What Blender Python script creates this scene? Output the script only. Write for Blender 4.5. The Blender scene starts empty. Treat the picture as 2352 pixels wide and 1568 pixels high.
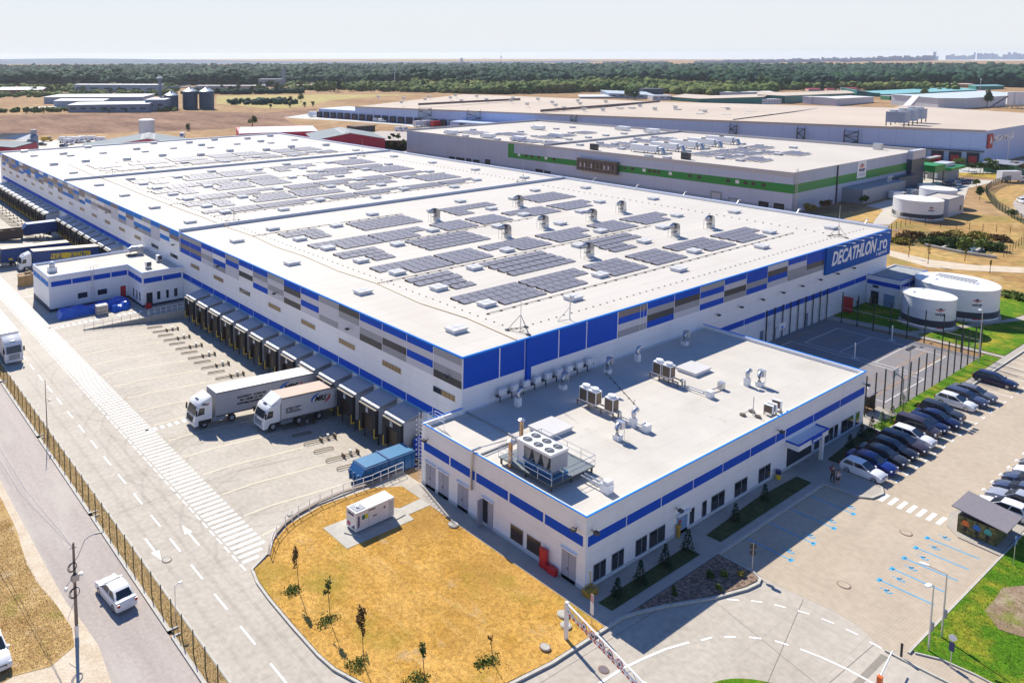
import bpy, math, random
import numpy as np
from mathutils import Vector, Matrix
random.seed(7); rng = np.random.default_rng(7)
S = bpy.context.scene
COL = S.collection
# ---------------- camera, world, sun, exposure ----------------
CAMH = 43.8
FPX, PPX, PPY = 1816.16, 764.94, 318.1
yaw, pit, rol = [math.radians(a) for a in (55.27541655, 6.04427227, -0.17078958)]
fw = np.array([math.cos(pit)*math.cos(yaw), math.cos(pit)*math.sin(yaw), -math.sin(pit)])
up = np.array([math.sin(pit)*math.cos(yaw), math.sin(pit)*math.sin(yaw), math.cos(pit)])
rt = np.cross(fw, up)
cr = math.cos(rol)*rt + math.sin(rol)*up; cu = -math.sin(rol)*rt + math.cos(rol)*up
camd = bpy.data.cameras.new('camera'); cam = bpy.data.objects.new('camera', camd); COL.objects.link(cam)
M = Matrix(((cr[0], cu[0], -fw[0], 0), (cr[1], cu[1], -fw[1], 0), (cr[2], cu[2], -fw[2], CAMH), (0, 0, 0, 1)))
cam.matrix_world = M
camd.sensor_width = 36; camd.lens = FPX/2352*36
camd.shift_x = (1176-PPX)/2352; camd.shift_y = -(784-PPY)/2352
camd.clip_start = 0.5; camd.clip_end = 60000
S.camera = cam; HAZE = 0.00006
SUN = Vector((0.276, 0.961, 0.935)).normalized()
sd = bpy.data.lights.new('sun', 'SUN'); sd.energy = 4.9; sd.angle = math.radians(0.5); sd.color = (1, 0.93, 0.80)
so = bpy.data.objects.new('sun', sd); COL.objects.link(so)
so.rotation_euler = SUN.to_track_quat('Z', 'Y').to_euler()
W = bpy.data.worlds.new('World'); S.world = W; W.use_nodes = True
nt = W.node_tree; bg = nt.nodes['Background']; sky = nt.nodes.new('ShaderNodeTexSky')
sky.sky_type = 'NISHITA'; sky.sun_disc = False; sky.sun_elevation = math.asin(SUN.z); sky.sun_rotation = math.atan2(SUN.x, SUN.y)
sky.altitude = 100; sky.air_density = 1.0; sky.dust_density = 0.35; sky.ozone_density = 3.0
tc = nt.nodes.new('ShaderNodeTexCoord'); sp = nt.nodes.new('ShaderNodeSeparateXYZ'); mx = nt.nodes.new('ShaderNodeMath'); cb = nt.nodes.new('ShaderNodeCombineXYZ')
mx.operation = 'MAXIMUM'; mx.inputs[1].default_value = 0.015
nt.links.new(tc.outputs['Generated'], sp.inputs[0]); nt.links.new(sp.outputs[0], cb.inputs[0]); nt.links.new(sp.outputs[1], cb.inputs[1])
nt.links.new(sp.outputs[2], mx.inputs[0]); nt.links.new(mx.outputs[0], cb.inputs[2]); nt.links.new(cb.outputs[0], sky.inputs[0])
tn = nt.nodes.new('ShaderNodeVectorMath'); tn.operation = 'MULTIPLY'; tn.inputs[1].default_value = (.55, .88, 1.35); nt.links.new(sky.outputs[0], tn.inputs[0]); mr = nt.nodes.new('ShaderNodeMapRange'); mr.interpolation_type = 'SMOOTHSTEP'; mr.inputs[1].default_value = .02; mr.inputs[2].default_value = .38; mr.inputs[3].default_value = 1; mr.inputs[4].default_value = 0
mi = nt.nodes.new('ShaderNodeMixRGB'); nt.links.new(sp.outputs[2], mr.inputs[0]); nt.links.new(mr.outputs[0], mi.inputs[0]); nt.links.new(tn.outputs[0], mi.inputs[1]); mi.inputs[2].default_value = (7.3, 7.6, 7.95, 1)   # whitish summer haze low in the sky
nt.links.new(mi.outputs[0], bg.inputs[0]); bg.inputs[1].default_value = 0.08
S.view_settings.view_transform = 'Standard'; S.view_settings.look = 'None'; S.view_settings.gamma = 1; S.view_settings.exposure = 0.52
S.cycles.max_bounces = 6; S.cycles.diffuse_bounces = 3; S.cycles.glossy_bounces = 3; S.cycles.transparent_max_bounces = 12
# ---------------- photo survey: tile pixel -> point on a real plane ----------------
TL = {'A1': (0, 150), 'A2': (950, 150), 'A3': (1900, 150), 'A4': (2840, 150), 'B1': (0, 750), 'B2': (950, 750), 'B3': (1900, 750), 'B4': (2840, 750),
      'C1': (0, 1350), 'C2': (950, 1350), 'C3': (1900, 1350), 'C4': (2840, 1350), 'E1': (0, 1890), 'E2': (950, 1890), 'E3': (1900, 1890), 'E4': (2840, 1890)}
def ray(t, x, y):
    ox, oy = TL[t]; X = (ox+x/2.34)/1.632653; Y = (oy+y/2.34)/1.632653
    return (X-PPX)/FPX*cr - (Y-PPY)/FPX*cu + fw
def gp(t, x, y, z=0.0):
    r = ray(t, x, y); k = (z-CAMH)/r[2]; return (float(r[0]*k), float(r[1]*k))
def hz(g, t, y):
    "height of the point above ground point g that shows at tile row y"
    Y = (TL[t][1]+y/2.34)/1.632653; lo, hi = -10., 90.
    for _ in range(40):
        m = (lo+hi)/2; v = np.array([g[0], g[1], m-CAMH]); py = PPY-FPX*float(cu@v)/float(fw@v)
        if py < Y: hi = m
        else: lo = m
    return m
# ---------------- helpers ----------------
def tag(o, label=None, cat=None, group=None, kind=None):
    if label: o['label'] = label
    if cat: o['category'] = cat
    if group: o['group'] = group
    if kind: o['kind'] = kind
    return o
def thing(name, label, cat, loc=(0, 0, 0), rz=0.0, group=None):
    o = bpy.data.objects.new(name, None); COL.objects.link(o); o.empty_display_size = 0.5
    o.location = (loc[0], loc[1], loc[2] if len(loc) > 2 else 0); o.rotation_euler = (0, 0, rz)
    return tag(o, label, cat, group)
class MB:
    def __init__(s): s.v = []; s.f = []; s.m = []
    def add(s, vs, fs, mi=0):
        n = len(s.v); s.v += [tuple(map(float, v)) for v in vs]; s.f += [tuple(i+n for i in f) for f in fs]; s.m += [mi]*len(fs); return s
    def box(s, x0, x1, y0, y1, z0, z1, mi=0):
        return s.add([(x0, y0, z0), (x1, y0, z0), (x1, y1, z0), (x0, y1, z0), (x0, y0, z1), (x1, y0, z1), (x1, y1, z1), (x0, y1, z1)],
                     [(0, 3, 2, 1), (4, 5, 6, 7), (0, 1, 5, 4), (1, 2, 6, 5), (2, 3, 7, 6), (3, 0, 4, 7)], mi)
    def poly(s, pts, z=0.0, mi=0):
        return s.add([(p[0], p[1], p[2] if len(p) > 2 else z) for p in pts], [tuple(range(len(pts)))], mi)
    def prism(s, pts, z0, z1, mi=0, mt=None):
        n = len(pts); zs0 = z0 if isinstance(z0, (list, tuple)) else [z0]*n; zs1 = z1 if isinstance(z1, (list, tuple)) else [z1]*n
        vs = [(p[0], p[1], a) for p, a in zip(pts, zs0)]+[(p[0], p[1], a) for p, a in zip(pts, zs1)]
        s.add(vs, [(i, (i+1) % n, n+(i+1) % n, n+i) for i in range(n)]+[tuple(range(n-1, -1, -1))], mi)
        k = len(s.v)-2*n; s.f.append(tuple(k+n+i for i in range(n))); s.m.append(mi if mt is None else mt); return s
    def tube(s, pts, r, n=6, mi=0, closed=False, rr=None):
        P_ = [Vector(p) for p in pts]; m = len(P_); rings = []
        for i, p in enumerate(P_):
            a = P_[(i-1) % m] if (closed or i > 0) else p; b = P_[(i+1) % m] if (closed or i < m-1) else p
            d = (b-a).normalized(); u = d.cross(Vector((0, 0, 1)))
            if u.length < 1e-3: u = Vector((1, 0, 0))
            u.normalize(); w = u.cross(d); R_ = rr[i] if rr else r
            rings.append([p+(u*math.cos(2*math.pi*k/n)+w*math.sin(2*math.pi*k/n))*R_ for k in range(n)])
        vs = [v for g_ in rings for v in g_]; fs = []
        for i in range(m if closed else m-1):
            for k in range(n):
                a, b, c, d = i*n+k, i*n+(k+1) % n, ((i+1) % m)*n+(k+1) % n, ((i+1) % m)*n+k
                fs.append((a, b, c, d))
        if not closed: fs += [tuple(range(n-1, -1, -1)), tuple((m-1)*n+k for k in range(n))]
        return s.add(vs, fs, mi)
    def cyl(s, c, r, z0, z1, n=24, mi=0, r2=None):
        r2 = r if r2 is None else r2
        vs = [(c[0]+r*math.cos(2*math.pi*k/n), c[1]+r*math.sin(2*math.pi*k/n), z0) for k in range(n)]+[(c[0]+r2*math.cos(2*math.pi*k/n), c[1]+r2*math.sin(2*math.pi*k/n), z1) for k in range(n)]
        return s.add(vs, [(k, (k+1) % n, n+(k+1) % n, n+k) for k in range(n)]+[tuple(range(n-1, -1, -1)), tuple(range(n, 2*n))], mi)
    def loft(s, rings, mi=0, cap=True):
        n = len(rings[0]); vs = [v for r_ in rings for v in r_]
        fs = [(i*n+k, i*n+(k+1) % n, (i+1)*n+(k+1) % n, (i+1)*n+k) for i in range(len(rings)-1) for k in range(n)]
        if cap: fs += [tuple(range(n-1, -1, -1)), tuple((len(rings)-1)*n+k for k in range(n))]
        return s.add(vs, fs, mi)
    def xf(s, mat, start=0):
        for i in range(start, len(s.v)): s.v[i] = tuple(mat @ Vector(s.v[i]))
        return s
    def build(s, name, mats, parent=None, smooth=0, loc=None, label=None):
        me = bpy.data.meshes.new(name); me.from_pydata(s.v, [], s.f)
        if not isinstance(mats, (list, tuple)): mats = [mats]
        for m_ in mats: me.materials.append(m_)
        me.polygons.foreach_set('material_index', s.m)
        if smooth: me.shade_smooth(); me.set_sharp_from_angle(angle=math.radians(smooth))
        me.update()
        import bmesh
        b = bmesh.new(); b.from_mesh(me); bmesh.ops.recalc_face_normals(b, faces=b.faces); b.to_mesh(me); b.free()
        o = bpy.data.objects.new(name, me); COL.objects.link(o)
        if parent: o.parent = parent
        if loc: o.location = loc
        if label: o['label'] = label
        return o
def npmesh(name, V, F, mat, parent=None, smooth=False):
    "fast mesh from numpy arrays, all faces of equal size"
    me = bpy.data.meshes.new(name); k = F.shape[1]
    me.vertices.add(len(V)); me.vertices.foreach_set('co', np.ascontiguousarray(V, dtype=np.float32).ravel())
    me.loops.add(F.size); me.loops.foreach_set('vertex_index', np.ascontiguousarray(F, dtype=np.int32).ravel())
    me.polygons.add(len(F)); me.polygons.foreach_set('loop_start', np.arange(0, F.size, k, dtype=np.int32))
    me.update(calc_edges=True); me.materials.append(mat)
    if smooth: me.shade_smooth()
    o = bpy.data.objects.new(name, me); COL.objects.link(o)
    if parent: o.parent = parent
    return o
def copy_tree(o, parent=None):
    c = o.copy(); COL.objects.link(c); c.parent = parent
    for ch in list(o.children): copy_tree(ch, c)
    return c
ORDS = 'first second third fourth fifth sixth seventh eighth ninth tenth eleventh twelfth thirteenth fourteenth fifteenth sixteenth seventeenth eighteenth nineteenth twentieth'.split()
TENS = {20: 'twenty', 30: 'thirty', 40: 'forty', 50: 'fifty', 60: 'sixty', 70: 'seventy', 80: 'eighty', 90: 'ninety'}
def ordw(n):
    if n >= 100: return 'hundredth' if n == 100 else 'hundred-'+ordw(n-100)
    if n <= 20: return ORDS[n-1]
    t = n//10*10; return (TENS[t][:-1]+'ieth') if n == t else TENS[t]+'-'+ORDS[n-t-1]
# ---------------- materials ----------------
MATS = {}
def mat(name, col, rough=0.6, metal=0.0, var=0.0, vs=1.0, bump=0.0, bs=8.0, spec=0.5, col2=None, lines=None, thr=(0.4, 0.6), emis=None, stretch=None, patch=None):
    if name in MATS: return MATS[name]
    m = bpy.data.materials.new(name); m.use_nodes = True; t = m.node_tree; p = t.nodes['Principled BSDF']
    p.inputs['Roughness'].default_value = rough; p.inputs['Metallic'].default_value = metal; p.inputs['Specular IOR Level'].default_value = spec
    N, L = t.nodes.new, t.links.new
    p.inputs['Base Color'].default_value = (*col, 1)
    if var or bump or col2 or lines:
        co = N('ShaderNodeTexCoord'); vec = co.outputs['Object']
        if stretch:
            mp = N('ShaderNodeMapping'); mp.inputs['Scale'].default_value = stretch; L(vec, mp.inputs[0]); vv = mp.outputs[0]
        else: vv = vec
        base = None
        if var or col2:
            n1 = N('ShaderNodeTexNoise'); n1.inputs['Scale'].default_value = vs; n1.inputs['Detail'].default_value = 7; n1.inputs['Roughness'].default_value = 0.62; L(vv, n1.inputs['Vector'])
            r = N('ShaderNodeValToRGB'); L(n1.outputs['Fac'], r.inputs[0]); e = r.color_ramp.elements
            e[0].position, e[1].position = thr if col2 else (0.3, 0.7)
            c2 = col2 if col2 else tuple(min(1, c*(1+var)) for c in col); c1 = col if col2 else tuple(c*(1-var) for c in col)
            e[0].color = (*c1, 1); e[1].color = (*c2, 1); base = r.outputs[0]
            if col2 and var:
                n3 = N('ShaderNodeTexNoise'); n3.inputs['Scale'].default_value = vs*9; n3.inputs['Detail'].default_value = 6; L(vec, n3.inputs['Vector'])
                mr = N('ShaderNodeMapRange'); mr.inputs[1].default_value = 0.3; mr.inputs[2].default_value = 0.7; mr.inputs[3].default_value = 1-var; mr.inputs[4].default_value = 1+var; L(n3.outputs['Fac'], mr.inputs[0])
                mm = N('ShaderNodeVectorMath'); mm.operation = 'SCALE'; L(base, mm.inputs[0]); L(mr.outputs[0], mm.inputs['Scale']); base = mm.outputs[0]
        for pc in (patch or ()):   # (colour, scale, low, high, strength, stretch): stains, bare or green patches
            n4 = N('ShaderNodeTexNoise'); n4.inputs['Scale'].default_value = pc[1]; n4.inputs['Detail'].default_value = 5; n4.inputs['Roughness'].default_value = .6
            mp2 = N('ShaderNodeMapping'); mp2.inputs['Scale'].default_value = pc[5]; mp2.inputs['Location'].default_value = (pc[1]*31, 7*pc[2], 3); L(vec, mp2.inputs[0]); L(mp2.outputs[0], n4.inputs['Vector'])
            m4 = N('ShaderNodeMapRange'); m4.inputs[1].default_value = pc[2]; m4.inputs[2].default_value = pc[3]; m4.inputs[3].default_value = 0; m4.inputs[4].default_value = pc[4]; L(n4.outputs['Fac'], m4.inputs[0])
            x4 = N('ShaderNodeMixRGB'); L(m4.outputs[0], x4.inputs[0]); L(base, x4.inputs[1]); x4.inputs[2].default_value = (*pc[0], 1); base = x4.outputs[0]
        if lines:   # (axis, period, width, darkness)
            sx = N('ShaderNodeSeparateXYZ'); L(vec, sx.inputs[0])
            for ax, per, wd, dk in lines:
                a = N('ShaderNodeMath'); a.operation = 'DIVIDE'; a.inputs[1].default_value = per; L(sx.outputs[ax], a.inputs[0])
                b = N('ShaderNodeMath'); b.operation = 'FRACT'; L(a.outputs[0], b.inputs[0])
                c = N('ShaderNodeMath'); c.operation = 'LESS_THAN'; c.inputs[1].default_value = wd/per; L(b.outputs[0], c.inputs[0])
                d = N('ShaderNodeMath'); d.operation = 'MULTIPLY_ADD'; d.inputs[1].default_value = -dk; d.inputs[2].default_value = 1; L(c.outputs[0], d.inputs[0])
                e_ = N('ShaderNodeVectorMath'); e_.operation = 'SCALE'
                if base is None: e_.inputs[0].default_value = col
                else: L(base, e_.inputs[0])
                L(d.outputs[0], e_.inputs['Scale']); base = e_.outputs[0]
        if base: L(base, p.inputs['Base Color'])
        if bump:
            n2 = N('ShaderNodeTexNoise'); n2.inputs['Scale'].default_value = bs; n2.inputs['Detail'].default_value = 5; L(vec, n2.inputs['Vector'])
            bp = N('ShaderNodeBump'); bp.inputs['Strength'].default_value = bump; bp.inputs['Distance'].default_value = 0.1; L(n2.outputs['Fac'], bp.inputs['Height']); L(bp.outputs[0], p.inputs['Normal'])
    if emis: p.inputs['Emission Color'].default_value = (*emis[:3], 1); p.inputs['Emission Strength'].default_value = emis[3]
    MATS[name] = m; return m
m_white = mat('white_wall_panel', (.82, .82, .83), .5, var=.03, vs=.4, lines=[(2, 1.0, .035, .16)], patch=[((.66, .65, .63), .9, .55, .78, .45, (1, 1, .10))])
m_wplain = mat('white_paint', (.80, .80, .80), .4, var=.04, vs=2)
m_roof = mat('white_roof_membrane', (.565, .53, .475), .65, spec=.2, var=.05, vs=.12, bump=.03, bs=3, lines=[(1, 2.1, .06, .22), (0, 12.0, .05, .10)], stretch=(.25, 2.2, 1), patch=[((.46, .40, .33), .06, .56, .75, .55, (1, .5, 1)), ((.42, .37, .30), .5, .64, .78, .45, (.3, 1, 1))])
m_roof2 = mat('cream_roof_membrane', (.54, .495, .435), .7, spec=.2, var=.06, vs=.06, lines=[(0, 3.0, .05, .08)])
m_roofoff = mat('office_roof_membrane', (.555, .52, .465), .7, spec=.2, var=.07, vs=.25, lines=[(1, 1.9, .045, .16), (0, 8, .05, .1)], bump=.03, bs=2, patch=[((.42, .38, .32), .13, .54, .75, .6, (.6, 1, 1)), ((.36, .31, .25), .6, .64, .78, .4, (1, 1, 1))])
m_blue = mat('blue_panel', (.004, .075, .50), .55, spec=.15, var=.05, vs=.6)
m_bluel = mat('blue_trim', (.01, .22, .75), .5, spec=.2)
m_azure = mat('azure_panel', (.01, .19, .60), .55, spec=.2, var=.05, vs=.6)
m_lav = mat('pale_grey_panel', (.55, .55, .60), .4, var=.03)
m_grey = mat('grey_panel', (.30, .31, .34), .4, var=.04)
m_dark = mat('charcoal_panel', (.035, .037, .045), .4, var=.06)
m_brown = mat('taupe_panel', (.17, .14, .15), .4, var=.06)
m_conc = mat('pale_concrete', (.385, .34, .28), .8, var=.12, vs=.22, col2=(.465, .42, .355), thr=(.3, .7), bump=.05, bs=5, lines=[(0, 5.6, .035, .2), (1, 4.52, .035, .2)], stretch=(.35, 1.2, 1), patch=[((.34, .30, .25), .35, .55, .75, .5, (2.2, .10, 1)), ((.30, .265, .22), .30, .58, .78, .45, (.12, 1.6, 1)), ((.20, .18, .15), .9, .70, .80, .5, (1, 1, 1)), ((.54, .49, .42), .05, .5, .7, .5, (1, .5, 1))])
m_concplain = mat('plain_concrete', (.43, .41, .36), .8, var=.12, vs=1.5, bump=.05)
m_kerb = mat('kerb_concrete', (.48, .455, .40), .8, var=.12, vs=2, lines=[(0, 1.0, .03, .3), (1, 1.0, .03, .3)])
m_asph = mat('pale_asphalt', (.35, .30, .27), .85, var=.10, vs=.35, col2=(.44, .385, .345), thr=(.35, .7), bump=.06, bs=12, stretch=(1.6, .12, 1), patch=[((.27, .245, .235), 1.1, .60, .72, .5, (1.4, .05, 1)), ((.50, .46, .40), .25, .52, .7, .5, (1, .3, 1))])
m_paver = mat('beige_pavers', (.42, .34, .25), .8, var=.08, vs=.18, col2=(.49, .405, .305), thr=(.3, .7), lines=[(0, .42, .05, .12), (1, .21, .03, .12)], patch=[((.33, .275, .22), .22, .55, .75, .5, (.3, 1.3, 1)), ((.22, .19, .16), .8, .70, .80, .45, (1, 1, 1))])
m_court = mat('court_asphalt', (.215, .20, .205), .8, var=.08, vs=.5)
m_soil = mat('brown_earth', (.16, .10, .055), .95, var=.3, vs=2.5, bump=.4, bs=5)
m_dry = mat('golden_dry_grass', (.45, .245, .045), .95, var=.26, vs=.30, col2=(.62, .37, .105), thr=(.30, .68), bump=.4, bs=6, spec=.1, patch=[((.36, .20, .05), .07, .45, .62, .7, (1, 1, 1)), ((.30, .23, .035), .17, .52, .68, .75, (1, 1, 1)), ((.66, .46, .20), .55, .58, .74, .5, (3, .3, 1)), ((.22, .19, .03), 1.2, .62, .76, .55, (1, 1, 1)), ((.50, .38, .22), .3, .62, .74, .7, (1, 1, 1))])
m_verge = mat('brown_dry_verge', (.32, .19, .07), .95, var=.3, vs=.5, col2=(.52, .36, .16), thr=(.32, .66), bump=.5, bs=6, spec=.1, patch=[((.24, .20, .04), .3, .55, .7, .8, (1, 1, 1)), ((.55, .43, .28), .5, .58, .72, .7, (1, 1, 1))])
m_drygreen = mat('yellow_green_grass', (.26, .20, .03), .95, var=.35, vs=.35, col2=(.48, .32, .07), thr=(.38, .62), bump=.6, bs=5, spec=.1)
m_green = mat('green_turf', (.075, .18, .008), .95, var=.3, vs=.30, col2=(.33, .28, .03), thr=(.48, .68), bump=.4, bs=6, spec=.1)
m_field = mat('dry_field', (.27, .16, .08), .95, var=.28, vs=.016, col2=(.40, .265, .14), thr=(.35, .68), bump=.5, bs=.6, spec=.1, stretch=(1.2, .7, 1))
m_fbrown = mat('brown_stubble', (.15, .08, .055), .95, var=.30, vs=.03, col2=(.30, .185, .12), thr=(.35, .65), bump=.5, bs=.5, spec=.1, stretch=(1.5, .5, 1))
m_fgreen = mat('faded_pasture', (.36, .31, .11), .95, var=.15, vs=.012, col2=(.42, .33, .15), thr=(.35, .65), spec=.1)
m_steel = mat('galvanised_steel', (.55, .56, .58), .35, .7, var=.1, vs=3)
m_dsteel = mat('dark_steel', (.07, .075, .08), .5, .3)
m_post = mat('dark_green_post', (.02, .035, .03), .5)
m_black = mat('black_rubber', (.022, .022, .024), .7)
m_brass = mat('bronze_tube', (.16, .12, .085), .5, .4)
m_glass = mat('dark_glass', (.02, .025, .035), .08, spec=.8)
m_glassw = mat('amber_window_blind', (.33, .22, .10), .35, var=.25, vs=3, lines=[(1, .6, .07, .8)])
m_yline = mat('cream_line_paint', (.78, .66, .46), .7)
m_wline = mat('white_line_paint', (.84, .84, .82), .7, var=.05, vs=3)
m_bline = mat('cyan_line_paint', (.05, .36, .62), .7, var=.15, vs=3)
m_oline = mat('orange_line_paint', (.62, .30, .06), .7)
m_red = mat('red_paint', (.50, .02, .025), .4)
m_yel = mat('yellow_paint', (.75, .50, .03), .5)
m_orange = mat('orange_paint', (.70, .14, .02), .4)
m_navy = mat('navy_paint', (.02, .03, .14), .4)
m_shed = mat('ribbed_grey_metal', (.42, .44, .47), .45, .2, lines=[(1, .33, .1, .3)])
m_podw = mat('grey_sandwich_panel', (.50, .51, .52), .5, var=.04, vs=1)
m_trunk = mat('bark', (.12, .08, .05), .9, var=.2, vs=5)
m_leaf = mat('leaf_green', (.055, .10, .022), .7, var=.45, vs=1.2, spec=.25)
m_leafl = mat('leaf_light_green', (.13, .18, .03), .7, var=.4, vs=1.2, spec=.25)
m_leafy = mat('leaf_yellow', (.24, .20, .03), .7, var=.3, vs=1.2, spec=.25)
m_leafd = mat('leaf_dry_brown', (.16, .10, .035), .8, var=.4, vs=1.2, spec=.2)
m_fir = mat('dark_fir', (.015, .045, .02), .8, var=.4, vs=2, spec=.2)
m_forest = mat('forest_canopy', (.006, .032, .030), .85, var=.5, vs=.03, col2=(.032, .085, .034), thr=(.36, .66), spec=.1, bump=.8, bs=.35)
m_young = mat('young_woodland', (.045, .10, .022), .85, var=.35, vs=.03, col2=(.16, .17, .05), thr=(.36, .66), spec=.1, bump=.8, bs=.4)
m_pv = mat('solar_glass', (.215, .212, .25), .5, var=.08, vs=.3, spec=.3)
m_pvedge = mat('solar_frame', (.30, .27, .22), .5)
m_sheet_shade = mat('brown_sheet_and_shade', (.10, .06, .035), .8)
# ======================= SETTING =======================
def sheet(name, pts, z, m, kind='structure', th=0.0, mt=None):
    b = MB()
    if th: b.prism(pts, z-th, z, 0)
    else: b.poly(pts, z)
    return tag(b.build(name, m), kind=kind)
# ground: one sheet round the lowered loading yard, out to the skyline
rx0, rx1, ry0, ry1 = 36.95, 56.9, 61.1, 290.0; cx_, cy_ = 47.0, 175.0
angs = sorted([math.radians(a) for a in range(0, 360, 5)]+[math.atan2(y-cy_, x-cx_) % (2*math.pi) for x in (rx0, rx1) for y in (ry0, ry1)])
inn, out = [], []
for a in angs:
    c, s = math.cos(a), math.sin(a); k = min((rx1-cx_)/c if c > 1e-9 else 1e9, (rx0-cx_)/c if c < -1e-9 else 1e9, (ry1-cy_)/s if s > 1e-9 else 1e9, (ry0-cy_)/s if s < -1e-9 else 1e9)
    inn.append((cx_+c*k, cy_+s*k, -.06)); d = math.degrees(a)
    R_ = 5600 if d < 15 or d > 270 else (5600+(d-15)/75*4000 if d < 90 else 9600); out.append((cx_+c*R_, cy_+s*R_, -.06))
n = len(angs); b = MB().add(inn+out, [(i, (i+1) % n, n+(i+1) % n, n+i) for i in range(n)]); tag(b.build('ground', m_field), kind='structure')
# far fields
def gps(t, L, z=0): return [gp(t, x, y, z) for x, y in L]
sheet('stubble_field', [(60, 430)]+gps('A1', [(0, 660), (700, 650), (1500, 625), (2340, 640)])+gps('A2', [(560, 600), (540, 640), (265, 680)])+[(262, 420), (200, 425), (150, 440), (105, 455)], -.03, m_fbrown)
sheet('pasture_field', gps('A1', [(1900, 560), (2340, 600)])+gps('A2', [(300, 600), (560, 560), (690, 530), (1100, 495), (1500, 480), (600, 480)])+gps('A1', [(1900, 490)]), -.03, m_fgreen)
# yard
b = MB(); z0 = 0.0
b.poly([(23.2, 8), (66.2, 8), (66.2, 37.5), (51.2, 37.5), (51.2, 61.3), (37, 61.3), (37, 330), (23.2, 330)], 0)
for ya, yb in ((61.3, 124.0), (147.0, 330.0)):
    b.add([(37, ya, 0), (54, ya, -1.3), (54, yb, -1.3), (37, yb, 0)], [(0, 1, 2, 3)]); b.add([(54, ya, -1.3), (56.9, ya, -1.3), (56.9, yb, -1.3), (54, yb, -1.3)], [(0, 1, 2, 3)])
b.poly([(37, 124), (56.9, 124), (56.9, 147), (37, 147)], 0)
tag(b.build('loading_yard', m_conc), kind='structure')
for pts_, lb_ in (([(37, 123.8), (56.8, 123.8), (56.8, 124.15), (37, 124.15)], 'grey retaining wall between the sloping docks and the gatehouse apron'), ([(37.0, 146.9), (56.8, 146.9), (56.8, 147.2), (37, 147.2)], 'retaining wall hidden behind the gatehouse annex'), ([(37, 61.0), (51.2, 61.0), (51.2, 61.3), (37, 61.3)], 'retaining wall under the white railing at the blue container')):
    tag(MB().prism(pts_, -1.6, .12).build('retaining_wall', m_concplain), lb_, 'wall')
# left public road and verges
sheet('road', [(15.9, 20), (21.45, 20), (21.45, 400), (15.9, 400)], 0.0, m_asph)
b = MB(); xs = [15.9]; 
edge = [(16.6, 20), (16.5, 40), (16.2, 50), (16.7, 55), (16.5, 58), (16.1, 61), (16, 66), (15.9, 80), (16, 100), (15.9, 140), (15.9, 400)]
b.poly(edge+[(13.9, 400), (14.2, 140), (14.6, 100), (15.2, 82), (15.2, 74), (14.7, 68), (14.8, 65), (15.4, 61), (15.6, 58), (15.2, 56), (13.2, 55), (10.8, 55.6), (8, 55), (0, 54), (0, 20)], .012)
m_dirt = mat('sandy_dirt', (.52, .42, .30), .95, var=.14, vs=.6, col2=(.62, .53, .41), thr=(.35, .65), bump=.4, bs=4)
tag(b.build('dirt_shoulder', m_dirt), kind='structure')
sheet('dry_verge', [(15.2, 82), (15.2, 74), (14.7, 68), (14.8, 65), (15.4, 61), (15.6, 58), (15.2, 56), (13.2, 55), (10.8, 55.6), (8, 55), (0, 54), (-40, 60), (-40, 400), (13.9, 400), (14.2, 140), (14.6, 100)], .03, m_verge)
sheet('fence_verge', [(21.75, 20), (23.0, 20), (23.0, 400), (21.75, 400)], .06, mat('dry_brown_verge', (.30, .20, .08), .95, var=.25, vs=1.2, col2=(.45, .31, .13), thr=(.35, .65), bump=.6, bs=7))
b = MB(); y = 20
for ya, yb in ((20, 52.7), (53.3, 71.7), (72.3, 90.6), (91.2, 109.5), (110, 128), (128.6, 400)):
    b.box(21.45, 21.75, ya, yb, -.05, .13); b.box(21.45, 22.35, ya, ya+.15, -.05, .14); b.box(21.45, 22.2, yb-.15, yb, -.05, .14)
b.box(22.98, 23.2, 20, 400, -.05, .10)
tag(b.build('kerb', m_kerb), kind='structure')
# office forecourt lot and pavements
sheet('car_park', [(66.2, 20.15), (200, 20.15), (200, 34.6), (66.2, 34.6)], 0.004, m_paver)
b = MB(); b.poly([(64.2, 21.2), (64.6, 22.2), (65.4, 23.4), (65.6, 25.5), (65.1, 29.2), (65.0, 34.5), (66.2, 34.5), (66.2, 20.2), (65.3, 20.2)], .008); b.poly([(64.15, 21.0), (65.2, 20.15), (66.3, 18.8), (66.8, 15), (66.5, 8), (64.2, 8), (64.2, 17)], .009)
tag(b.build('pavement', m_paver), kind='structure')
m_walk = mat('grey_pavement_blocks', (.40, .36, .31), .8, var=.1, vs=.8, lines=[(0, .3, .03, .15), (1, .3, .03, .15)])
b = MB()
b.prism([(49.2, 34.4), (102.7, 34.4), (102.7, 38), (51.2, 38), (51.2, 58.2), (49.2, 58.2)], -.02, .12)
b.prism([(84.7, 31.6), (85.7, 30.5), (87.7, 30.3), (88.7, 30.9), (89, 32.2), (89, 34.4), (84.7, 34.4)], -.02, .12)
b.prism([(102.7, 34.75), (200, 34.75), (200, 35.5), (102.7, 35.5)], -.02, .12)
b.prism([(102.7, 35.5), (109.5, 36.8), (109.5, 39), (102.7, 39)], -.02, .115)
b.prism([(141.9, 35.5), (142.9, 35.5), (143, 46.5), (165, 39), (176, 38), (176, 39), (165, 40.2), (143.6, 47.6), (141.6, 60), (139, 60), (141.6, 46.5)], -.02, .10)
b.prism([(86, 20.2), (92, 20.2), (92, 24.6), (89, 25.2), (86.4, 24.6), (85.1, 23.3), (84.8, 20.2)], -.02, .11)
tag(b.build('footpath', m_walk), kind='structure')
sheet('road_surface_patch', [(23.3, 8.2), (23.4, 8.2), (23.4, 8.3)], .002, m_conc) if 0 else None
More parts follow.
